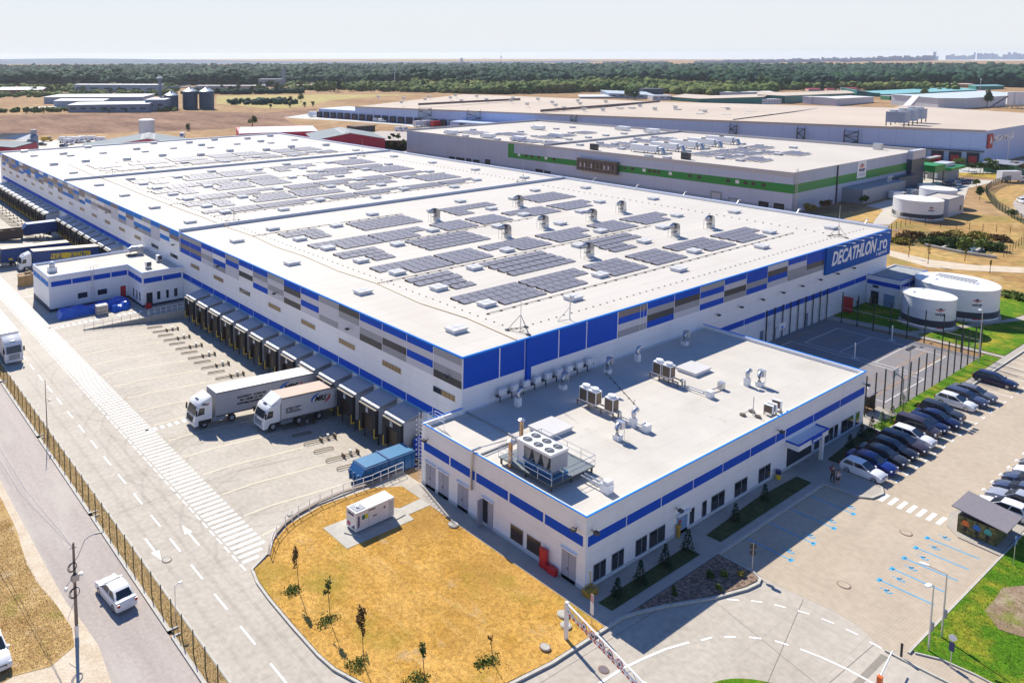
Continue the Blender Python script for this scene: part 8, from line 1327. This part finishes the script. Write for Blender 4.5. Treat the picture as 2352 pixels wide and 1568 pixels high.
# silos
for i, (xa, xb, yb, yt, yc) in enumerate(((1440, 1565, 610, 485, 440), (1605, 1735, 605, 450, 402), (1750, 1880, 605, 450, 405))):
    a, c = gp('A1', xa, yb), gp('A1', xb, yb); m_ = ((a[0]+c[0])/2, (a[1]+c[1])/2); R_ = math.hypot(a[0]-c[0], a[1]-c[1])/2; h_ = hz(a, 'A1', yt)
    r = thing('silo', ('shorter left', 'tall middle', 'tall right')[i]+' of three dark blue-grey corrugated grain silos', 'silo', (m_[0], m_[1], 0), 0, 'grain silos'); b = MB(); b.cyl((0, 0), R_, 0, h_, 32); b.build('shell', mat('silo_steel', (.03, .075, .13), .5, .2, lines=[(2, .9, .12, .3)]), r, 40); b = MB(); b.cyl((0, 0), R_+.2, h_, h_+3.2, 24, r2=.5); b.build('cone_roof', mat('silo_roof', (.35, .40, .45), .4, .5), r); b = MB(); b.cyl((0, 0), .7, h_+3.2, h_+4.2, 12); b.build('cap', m_steel, r)
p = gp('A1', 1408, 605); r = thing('elevator_tower', 'slim lattice grain elevator tower with a white cap beside the silos', 'elevator tower', (*p, 0)); b = MB(); [b.tube([(x_, y_, 0), (x_, y_, 25)], .22, 4) for x_ in (-1.2, 1.2) for y_ in (-1.2, 1.2)]; [b.tube([(-1.2, -1.2, z_), (1.2, -1.2, z_+3)], .15, 4) for z_ in range(0, 22, 3)]; [b.tube([(1.2, -1.2, z_), (-1.2, -1.2, z_+3)], .15, 4) for z_ in range(0, 22, 3)]; b.build('lattice', m_slate, r); MB().box(-.7, .7, -.7, .7, 0, 24).build('shaft', m_slate, r); b = MB(); b.cyl((0, 0), 3.0, 25, 26.6, 10, r2=1.0); b.build('cap', m_whroof, r)
a, c = gp('A1', 1440, 600), gp('A1', 1670, 600); b = MB(); b.tube([(a[0], a[1], 16.5), (c[0], c[1], 19.5)], .5, 4); b.tube([(c[0]-12, c[1]+8, 17.2), (c[0]+22, c[1]-18, 17.2)], .4, 4); tag(b.build('conveyor', m_slate), 'thin conveyor bridge running over the grain silos', 'conveyor')
for i, x in enumerate((2210, 2262, 2300)): p = gp('A4', x, 600); r = thing('silo', f'{("left", "middle", "right")[i]} white cement silo at the right edge plant', 'silo', (*p, 0), 0, 'white cement silos'); b = MB(); b.cyl((0, 0), 2.4, 3, 13, 20); b.cyl((0, 0), .5, 1, 3, 20, r2=2.4); b.build('shell', m_wplain, r, 40); b = MB(); [b.box(x_, x_+.3, y_, y_+.3, 0, 3.2) for x_ in (-1.8, 1.5) for y_ in (-1.8, 1.5)]; b.build('leg', m_steel, r)
a, c = gp('A4', 2030, 605), gp('A4', 2190, 600); b = MB(); b.tube([(a[0], a[1], .5), (c[0], c[1], 9.5)], .7, 4); b.tube([((a[0]+c[0])/2, (a[1]+c[1])/2, 0), ((a[0]+c[0])/2, (a[1]+c[1])/2, 4.6)], .2, 4); tag(b.build('conveyor', m_brown), 'sloping belt conveyor rising to the white cement silos', 'conveyor')
a, c = gp('A4', 1275, 590, 8), gp('A4', 1360, 535, 8); b = MB(); b.add([(a[0], a[1], 6), (a[0]+4, a[1]-3, 6), (c[0]+4, c[1]-3, 9), (c[0], c[1], 9), (a[0], a[1], 9), (a[0]+4, a[1]-3, 9), (c[0]+4, c[1]-3, 12), (c[0], c[1], 12)], [(0, 1, 2, 3), (4, 7, 6, 5), (0, 4, 5, 1), (1, 5, 6, 2), (2, 6, 7, 3), (3, 7, 4, 0)]); tag(b.build('tipper_body', m_whroof), 'raised pale tipper body seen over the far roof edge', 'tipper')
# masts and skyline
def mastx(name, lab, t, x, y, yt, rr, cat, lat=True, capd=0):
    p = gp(t, x, y); h_ = hz(p, t, yt); r = thing(name, lab, cat, (*p, 0)); b = MB(); b.tube([(0, 0, 0), (0, 0, h_)], rr, 5, rr=[rr*1.4, rr]); b.build('mast', m_steel, r)
    b = MB(); b.box(-rr*2.2, rr*2.2, -rr*2.2, rr*2.2, h_*.82, h_*.97); b.build('antenna', m_lav, r)
mastx('lattice_mast', 'thin lattice mast rising in front of the forest', 'A2', 1240, 430, 230, .35, 'mast'); mastx('telecom_mast', 'telecom mast on the skyline right of the far tower', 'A2', 2173, 222, 140, 1.0, 'mast')
for i, x in enumerate((2023, 1940, 2065)): mastx('telecom_mast', f'{("taller", "left", "right")[i]} faint thin pole on the skyline beside the telecom mast', 'A2', x, 222, (152, 180, 165)[i], .45, 'mast')
mastx('telecom_mast', 'tall greenish mast before the right forest edge', 'A4', 1955, 440, 335, .3, 'mast')
def sky_blk(lab, t, xa, xb, yb, yt, m_=None):
    a, c = gp(t, xa, yb), gp(t, xb, yb); h_ = hz(a, t, yt); r = thing('distant_building', lab, 'building', (a[0], a[1], 0)); w_ = (c[0]-a[0], c[1]-a[1]); n_ = math.hypot(*a); d_ = (a[0]/n_*25, a[1]/n_*25); m_city = mat('hazy_city_wall', (.42, .46, .56), .8, var=.15, vs=.01); nb = max(1, int((xb-xa)/14)); bm = MB()  # wall colour paled to carry extra distance haze
    for k in range(nb):
        f0, f1 = k/nb, (k+1)/nb; hk = h_ if nb == 1 else h_*(.55+.45*random.random()**.7) if h_ > 8 else h_*(.5+.5*random.random())
        bm.prism([(w_[0]*f0, w_[1]*f0), (w_[0]*f1, w_[1]*f1), (w_[0]*f1+d_[0], w_[1]*f1+d_[1]), (w_[0]*f0+d_[0], w_[1]*f0+d_[1])], -1, max(2, hk))
    bm.build('block', m_city, r)
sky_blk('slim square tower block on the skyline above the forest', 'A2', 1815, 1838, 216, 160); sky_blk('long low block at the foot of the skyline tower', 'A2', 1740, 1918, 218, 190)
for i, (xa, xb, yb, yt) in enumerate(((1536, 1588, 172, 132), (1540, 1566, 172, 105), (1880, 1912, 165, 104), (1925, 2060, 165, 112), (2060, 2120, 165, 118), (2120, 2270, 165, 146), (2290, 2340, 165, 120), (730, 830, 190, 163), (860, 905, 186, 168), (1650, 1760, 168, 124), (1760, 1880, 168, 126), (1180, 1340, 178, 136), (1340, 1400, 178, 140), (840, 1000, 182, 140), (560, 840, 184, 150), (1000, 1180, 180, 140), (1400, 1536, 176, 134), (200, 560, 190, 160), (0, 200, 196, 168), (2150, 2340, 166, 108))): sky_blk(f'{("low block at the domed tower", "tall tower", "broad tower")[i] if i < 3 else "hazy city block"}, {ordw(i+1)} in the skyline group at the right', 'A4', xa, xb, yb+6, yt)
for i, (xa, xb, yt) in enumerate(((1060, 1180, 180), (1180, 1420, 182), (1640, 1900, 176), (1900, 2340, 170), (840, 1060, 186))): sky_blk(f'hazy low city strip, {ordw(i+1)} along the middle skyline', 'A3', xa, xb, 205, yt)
# hills
b = MB(); P_, Q_ = [], []
for t, x, y in (('A1', -300, 178), ('A1', 0, 170), ('A1', 300, 166), ('A1', 600, 163), ('A1', 1200, 168), ('A1', 1700, 176), ('A1', 2300, 186), ('A2', 700, 190), ('A2', 1500, 192), ('A2', 2300, 187), ('A3', 300, 186), ('A3', 640, 180), ('A3', 760, 188), ('A3', 1100, 196)):
    a = gp(t, x, 214 if t != 'A3' else 206); P_.append((a[0]*1.0, a[1]*1.0, -1)); h_ = hz(a, t, y); Q_.append((a[0]*1.25, a[1]*1.25, h_+ (h_-CAMH)*.25))
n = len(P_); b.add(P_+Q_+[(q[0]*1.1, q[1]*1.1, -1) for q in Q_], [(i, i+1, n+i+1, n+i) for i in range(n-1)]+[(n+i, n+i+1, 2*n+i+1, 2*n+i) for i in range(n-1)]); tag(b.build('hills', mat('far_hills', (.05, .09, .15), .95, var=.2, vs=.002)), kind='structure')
# ======================= VANS AND TRUCKS AT THE NEIGHBOURS =======================
def van(x, y, rz, lab, box=False, c='white', L_=5.5, h=2.4, grp=None, logo=None):
    r = thing('van' if not box else 'box_van', lab, 'van', (x, y, 0.01), rz, grp); w = 1.0
    if box: MB().box(-L_/2, L_*.22, -1.1, 1.1, .7, h+.4).build('box', CP[c], r); x1 = L_/2; pr_ = [(L_*.23, .4), (L_*.23, 2.0), (L_*.33, 2.1), (L_*.42, 1.35), (x1, 1.1), (x1, .4)]
    else: x1 = L_/2; pr_ = [(-x1, .35), (-x1, h-.1), (-x1+.15, h), (x1*.35, h), (x1*.72, 1.35), (x1*.97, 1.1), (x1, .4)]
    MB().loft([[(px, yy, pz-(.05 if abs(yy) > .9 and pz > 1 else 0)) for px, pz in pr_] for yy in (-w, -w*.9, w*.9, w)]).build('body', CP[c], r)
    a, c_ = (x1*.38, h-.12) if not box else (L_*.34, 2.0), (x1*.70, 1.42) if not box else (L_*.41, 1.4); MB().add([(a[0]+.03, -.85, a[1]+.02), (a[0]+.03, .85, a[1]+.02), (c_[0]+.03, .85, c_[1]+.02), (c_[0]+.03, -.85, c_[1]+.02)], [(0, 1, 2, 3)]).build('windshield', m_glass, r)
    for s_ in (-1, 1): MB().add([(a[0]-.7, s_*1.005, 1.4), (c_[0]-.15, s_*1.005, 1.4), (a[0], s_*1.005, a[1]-.2), (a[0]-.7, s_*1.005, a[1]-.2)], [(0, 1, 2, 3)]).build('side_window', m_glass, r)
    for fx in (-.3, .32):
        for s_ in (-1, 1): MB().tube([(fx*L_, s_*.98, .35), (fx*L_, s_*.7, .35)], .35, 12).build('wheel', m_black, r)
    if logo: MB().add([(-.9, -1.12 if box else -1.01, 1.0), (.5, -1.12 if box else -1.01, 1.1), (0, -1.12 if box else -1.01, 1.8), (-.6, -1.12 if box else -1.01, 1.7)], [(0, 1, 2, 3)]).build('logo', logo, r)
    return r
for i, (x, y) in enumerate(((565, 900), (605, 918), (690, 903), (735, 893), (815, 893), (900, 902), (640, 900))): p = gp('A1', x, y); van(p[0], p[1], -.9+.1*i, f'white box van with a dark smile mark, {ordw(i+1)} in the depot behind the far roof', True, h=2.6, grp='white box vans in the depot', logo=m_navy)
p = gp('A1', 1600, 860); van(p[0], p[1], -2.2, 'lone white box van on the field edge behind the wide grey roof', True, logo=m_navy)
p = gp('A1', 415, 888); van(p[0], p[1], -.6, 'orange-yellow van parked by the field behind the far roof', False, 'yellow', 6.0)
for i, (x, y, c) in enumerate(((375, 925, 'brown'), (560, 940, 'slate'), (770, 930, 'slate'), (860, 925, 'white'))): p = gp('A1', x, y); car('hatch', c, p[0], p[1], -.7, f'small car, {ordw(i+1)} among the depot vans behind the far roof', 'cars in the depot')
for i, (t, x, y, rz, lb, kw) in enumerate((('A4', 1245, 1398, -.5, 'white delivery van with red and green marks beside the farther pump building', dict(logo=m_red)), ('A4', 1525, 1215, 1.2, 'white van with red letters by the green canopy', dict(logo=m_red)), ('A4', 1450, 1180, .6, 'white van with red mark under the canopy of the green-striped warehouse', dict(logo=m_red)), ('A2', 1085, 715, -1.2, 'small white van left of two at the long warehouse docks', {}), ('A2', 1135, 722, -1.2, 'small white van right of two at the long warehouse docks', {}), ('A2', 1282, 800, -1.0, 'white van left of two on the gravel lot', {}), ('A2', 1325, 801, -1.0, 'white van right of two on the gravel lot', {}))): p = gp(t, x, y); van(p[0], p[1], rz, lb, **kw)
p = gp('A4', 2235, 1245); van(p[0], p[1], -.55, 'long white box truck on the access road at the right edge', True, 'white', 9.5, 3.4)
for i, (x, y, c) in enumerate(((1450, 760, 'white'), (1515, 757, 'white'), (1570, 757, 'silver'), (1610, 762, 'red'))): p = gp('A2', x, y); van(p[0], p[1], .2, f'{("white truck far left", "second white truck", "silver-cabbed truck", "red-cabbed truck")[i]} of four in front of the long warehouse', True, c, 9, 3.2, 'trucks before the long warehouse')
p = gp('A2', 540, 672); van(p[0], p[1], .2, 'long white trailer at the far left end of the long warehouse', True, 'white', 12, 3.2)
for i, (x, y) in enumerate(((1350, 1378), (1395, 1375), (1450, 1330))): p = gp('A4', x, y); r = thing('crate_container', f'{("left", "middle", "rear")[i]} pale equipment container behind the delivery van', 'container', (p[0], p[1], 0), -.4); MB().box(0, 4.5, 0, 2, .1, 2.3).build('body', mat('pale_green_white', (.52, .58, .56), .5), r); MB().box(.3, 4.2, -.03, -.004, .4, 1.8).build('grille', m_grey, r)
p = gp('A4', 1600, 1255); r = thing('canopy', 'green fascia canopy on posts near the small parking lot', 'canopy', (p[0], p[1], 0)); MB().box(-5, 4, 0, 6, 4.0, 6.2).build('fascia', m_gs, r); b = MB(); [b.box(x_, x_+.3, y_, y_+.3, 0, 4.0) for x_ in (-4.8, 3.5) for y_ in (.2, 5.5)]; b.build('post', m_dsteel, r)
p = gp('A4', 1650, 1240); r = thing('gatehouse', 'small round-cornered gatehouse with a green roof band', 'gatehouse', (p[0]+2, p[1], 0)); MB().box(0, 10, 0, 6, 0, 3.6).build('wall', mat('dotted_grey', (.33, .32, .33), .7), r); MB().box(-1, 12.5, -1.2, 7, 3.6, 4.5).build('roof', m_gs, r); MB().box(1, 9, 1, 5, 4.5, 5.7).build('attic', m_lav, r)
p = gp('A4', 2190, 1110); r = thing('street_lamp', 'tall street lamp beside the very long warehouse end wall', 'street lamp', (p[0], p[1], 0)); b = MB(); b.tube([(0, 0, 0), (0, 0, 11), (1.5, -.5, 11.3)], .12, 5); b.build('pole', m_steel, r); MB().box(1.2, 2.2, -.8, -.3, 11.2, 11.4).build('lamp_head', m_lav, r)
o = MB().box(-.8, .8, -.8, .8, 0, 3.0).box(-.9, .9, -.9, .9, 3.0, 3.15).build('red_cabin', m_red, loc=(*gp('A4', 1625, 1142), 0)); tag(o, 'small red kiosk box on the grass by the logistics yard', 'kiosk')
p = gp('A4', 2130, 1170); r = thing('shed', 'flat-roofed grey shed with green sides at the right edge', 'shed', (p[0], p[1], 0)); MB().box(0, 14, -4, 5, 0, 3.2).build('wall', mat('green_side', (.04, .18, .10), .6), r); MB().box(-.5, 14.5, -4.5, 5.5, 3.2, 3.5).build('roof', m_grey, r)
for i, (x, y) in enumerate(((1045, 810), (1050, 800))): pass
p = gp('A2', 960, 800); r = thing('lean_to', 'brown flat-roofed lean-to behind the crimson barn', 'shed', (p[0], p[1], 0)); MB().box(-8, 8, -3, 5, 2.9, 3.2).build('roof', m_sheet_shade, r); MB().box(-8, 7.5, -2, 4.5, 0, 2.9).build('wall', m_dark, r)
# ======================= TREES FAR AWAY AND FOREST =======================
def ico():
    t = (1+5**.5)/2; v = np.array([(-1, t, 0), (1, t, 0), (-1, -t, 0), (1, -t, 0), (0, -1, t), (0, 1, t), (0, -1, -t), (0, 1, -t), (t, 0, -1), (t, 0, 1), (-t, 0, -1), (-t, 0, 1)], float); v /= np.linalg.norm(v[0])
    f = [(0, 11, 5), (0, 5, 1), (0, 1, 7), (0, 7, 10), (0, 10, 11), (1, 5, 9), (5, 11, 4), (11, 10, 2), (10, 7, 6), (7, 1, 8), (3, 9, 4), (3, 4, 2), (3, 2, 6), (3, 6, 8), (3, 8, 9), (4, 9, 5), (2, 4, 11), (6, 2, 10), (8, 6, 7), (9, 8, 1)]
    vs = [tuple(x) for x in v]; cache = {}; nf = []
    def mid(a, b_):
        k = (min(a, b_), max(a, b_))
        if k not in cache: m = (np.array(vs[a])+np.array(vs[b_])); m /= np.linalg.norm(m); cache[k] = len(vs); vs.append(tuple(m))
        return cache[k]
    for a, b_, c in f: x, y, z_ = mid(a, b_), mid(b_, c), mid(c, a); nf += [(a, x, z_), (b_, y, x), (c, z_, y), (x, y, z_)]
    return v, np.array(f), np.array(vs), np.array(nf)
I0v, I0f, I1v, I1f = ico()
TH = np.radians([10, 14.3, 18.3, 23.4, 30.4, 37.5, 42.9, 47, 60.4, 69, 78, 86]); RR = np.array([1330, 1330, 1320, 1170, 1230, 1160, 1140, 1131, 1144, 1189, 1269, 1280])
def crowns(name, n, th0, th1, rfun0, depth, hm, hs_, rad, m_, lab, lo=False, lumps=3, cat='forest'):
    th = th0+(th1-th0)*rng.random(n); r_ = rfun0(th)+depth*rng.random(n)**1.15; R_ = rad*(.6+.8*rng.random(n)**1.6); hh = hm+hs_*rng.normal(size=n)
    hh = hh+hs_*1.5*np.sin(r_*.01+th*25)
    bv, bf = (I0v, I0f) if lo else (I1v, I1f); k = len(bv); Vs, Fs = [], []
    for q in range(lumps):
        ox, oy, oz = (rng.normal(size=n)*R_*.42 if q else 0*R_), (rng.normal(size=n)*R_*.42 if q else 0*R_), (-rng.random(n)*R_*.4 if q else 0*R_); sc = R_*(1 if q == 0 else .62)
        jit = 1+.22*rng.normal(size=(n, k))
        V = bv[None]*sc[:, None, None]*jit[:, :, None]*np.array([1, 1, .85]); V[:, :, 0] += (r_*np.cos(th)+ox)[:, None]; V[:, :, 1] += (r_*np.sin(th)+oy)[:, None]; V[:, :, 2] += (np.maximum(hh-R_*.6, R_*.5)+oz+(R_*.35 if q else 0))[:, None]
        Vs.append(V.reshape(-1, 3)); Fs.append((bf[None]+(np.arange(n)*k)[:, None, None]+q*n*k).reshape(-1, 3))
    return tag(npmesh(name, np.concatenate(Vs), np.concatenate(Fs), m_), lab, cat, kind='stuff')
rf = lambda t: np.interp(t, TH, RR)
crowns('forest', 5600, TH[0], TH[-1], rf, 330, 12, 2.0, 6.5, m_forest, 'dark broadleaf forest stretching along the horizon')
crowns('forest_canopy', 9000, TH[0], TH[-1], lambda t: rf(t)+300, 1500, 9.0, 1.2, 8.5, m_forest, 'hazy forest canopy behind the forest edge', lo=True, lumps=2)
yr = lambda t: np.interp(t, np.radians([26, 30, 36, 42.5, 47, 50]), [1010, 915, 975, 885, 905, 930])
crowns('young_woodland', 2000, math.radians(26), math.radians(49.5), yr, 230, 6, 1.6, 4.4, m_young, 'light green young woodland in front of the forest', lumps=3)
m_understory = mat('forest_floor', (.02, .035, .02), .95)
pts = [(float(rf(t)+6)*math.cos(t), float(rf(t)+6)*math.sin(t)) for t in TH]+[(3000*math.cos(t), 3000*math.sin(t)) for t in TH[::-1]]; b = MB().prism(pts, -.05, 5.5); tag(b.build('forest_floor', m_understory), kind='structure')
crowns('wooded_belt', 420, math.radians(47), math.radians(58.5), lambda t: np.interp(t, np.radians([47, 52, 58.5]), [915, 935, 975]), 170, 4.5, 1.0, 3.6, m_young, 'patchy shrubs and small trees between the scattered houses', lumps=2)
crowns('hedge_belt', 120, math.radians(57.5), math.radians(66), lambda t: np.interp(t, np.radians([57.5, 62, 66]), [905, 890, 905]), 22, 4.2, 1.0, 3.4, m_forest, 'dark hedge line at the far end of the fields', lumps=2)
crowns('field_scrub', 130, math.radians(66.5), math.radians(78.5), lambda t: np.interp(t, np.radians([66.5, 78.5]), [632, 662]), 14, 1.8, .5, 1.9, m_young, 'low green scrub along the front of the farm halls', lumps=2)
crowns('farm_scrub', 160, math.radians(66.5), math.radians(80), lambda t: np.interp(t, np.radians([66.5, 80]), [870, 900]), 60, 3.0, .8, 2.8, m_young, 'green scrub between the farm halls', lumps=2)
crowns('village_scrub', 380, math.radians(66.5), math.radians(86), lambda t: np.interp(t, np.radians([66.5, 86]), [960, 1010]), 170, 3.2, 1.0, 3.4, m_young, 'mixed scrub and small trees behind the farm halls', lumps=2)
crowns('hall_scrub', 300, math.radians(17), math.radians(33), lambda t: np.interp(t, np.radians([17, 33]), [1130, 1060]), 90, 5, 1.2, 4.2, m_young, 'green scrub among the teal halls', lumps=2)
crowns('pasture_scrub', 60, math.radians(58), math.radians(63), lambda t: np.interp(t, np.radians([58, 63]), [700, 705]), 40, 2.2, .6, 2.6, m_forest, 'dark bushes scattered in the pasture', lumps=2)
# individually visible trees in the belt of houses and halls
belt = []
for i in range(46): x = rng.uniform(20, 2320); y = rng.uniform(408, 460) if x < 900 else rng.uniform(385, 455); belt.append(('A2', x, y, rng.uniform(5, 10)))
for i in range(16): belt.append(('A1', rng.uniform(380, 1380), rng.uniform(425, 480), rng.uniform(4, 8)))
for i in range(12): belt.append(('A1', rng.uniform(1880, 2330), rng.uniform(440, 475), rng.uniform(5, 8)))
for i in range(14): belt.append(('A1', rng.uniform(0, 1400), rng.uniform(620, 650), rng.uniform(2, 3.5)))
belt += [('A2', 755, 455, 14), ('A2', 205, 470, 9), ('A2', 210, 545, 3.5), ('A2', 270, 552, 4), ('A2', 330, 552, 4.5), ('A2', 418, 545, 6), ('A2', 150, 598, 3), ('A2', 320, 592, 3), ('A2', 450, 588, 3.5), ('A2', 520, 580, 3.5), ('A1', 2215, 760, 5), ('A1', 1650, 795, 3.5), ('A1', 1045, 470, 6), ('A1', 420, 455, 8), ('A3', 1062, 520, 12), ('A3', 1120, 525, 8), ('A3', 980, 500, 9), ('A4', 1475, 515, 8), ('A4', 2015, 590, 14), ('A4', 180, 440, 12), ('A4', 80, 430, 16), ('A4', 10, 430, 15), ('A3', 2230, 425, 18), ('A3', 2150, 420, 16), ('A3', 1900, 430, 14), ('A3', 1800, 425, 14), ('A3', 2100, 460, 10), ('A3', 2000, 425, 13), ('A4', 250, 430, 14), ('A4', 570, 450, 12), ('A4', 690, 450, 12), ('A4', 400, 450, 13), ('A4', 1200, 425, 14), ('A4', 1450, 410, 12), ('A2', 1400, 330, 14), ('A2', 1500, 340, 15), ('A2', 1650, 345, 15), ('A2', 1560, 345, 14)]
KIND = (m_leaf, m_leafl, mat('leaf_blue_green', (.03, .07, .03), .7, var=.4, vs=.6, spec=.2)); KN = ('dark green', 'light green', 'blue-green')
for i, (t, x, y, h) in enumerate(sorted([(q[0], q[1], q[2], q[3]*1.35 if q[3] < 12 else q[3]) for q in belt], key=lambda q: {'A1': 0, 'A2': 1, 'A3': 2, 'A4': 3}[q[0]]*3000+q[1])):
    p = gp(t, x, y); kk = int(rng.integers(0, 3)); col = x > 755-3 and x < 755+3 and h == 14
    r = thing('distant_tree', f'{KN[kk]} tree, {ordw(i+1)} from the left in the scattered belt before the forest', 'tree', (p[0], p[1], 0), 0, 'scattered trees before the forest'); b = MB(); b.tube([(0, 0, 0), (0, 0, h*.6)], .3, 5, rr=[.35, .15]); b.build('trunk', m_trunk, r); w_ = h*(.24 if h > 12 else .45); V, F = leafcloud(260, 0, 0, h*.58, w_, w_, h*.46, h*.065, 10); npmesh('crown', V, F, KIND[kk], r)
# ======================= HAZE =======================
hb_ = MB().box(-900, 8200, -900, 10000, -2.2, 60); ho = hb_.build('haze', mat('haze_empty', (1, 1, 1))); tag(ho, 'thin bluish summer haze filling the air', 'haze', kind='stuff')
hm_ = bpy.data.materials.new('haze_volume'); hm_.use_nodes = True; t = hm_.node_tree; t.nodes.remove(t.nodes['Principled BSDF']); pv = t.nodes.new('ShaderNodeVolumePrincipled'); pv.inputs['Color'].default_value = (.84, .90, 1, 1); pv.inputs['Density'].default_value = HAZE; pv.inputs['Anisotropy'].default_value = 0.3
t.links.new(pv.outputs[0], t.nodes['Material Output'].inputs['Volume']); ho.data.materials.clear(); ho.data.materials.append(hm_)
S.cycles.volume_bounces = 0; S.cycles.volume_step_rate = 4
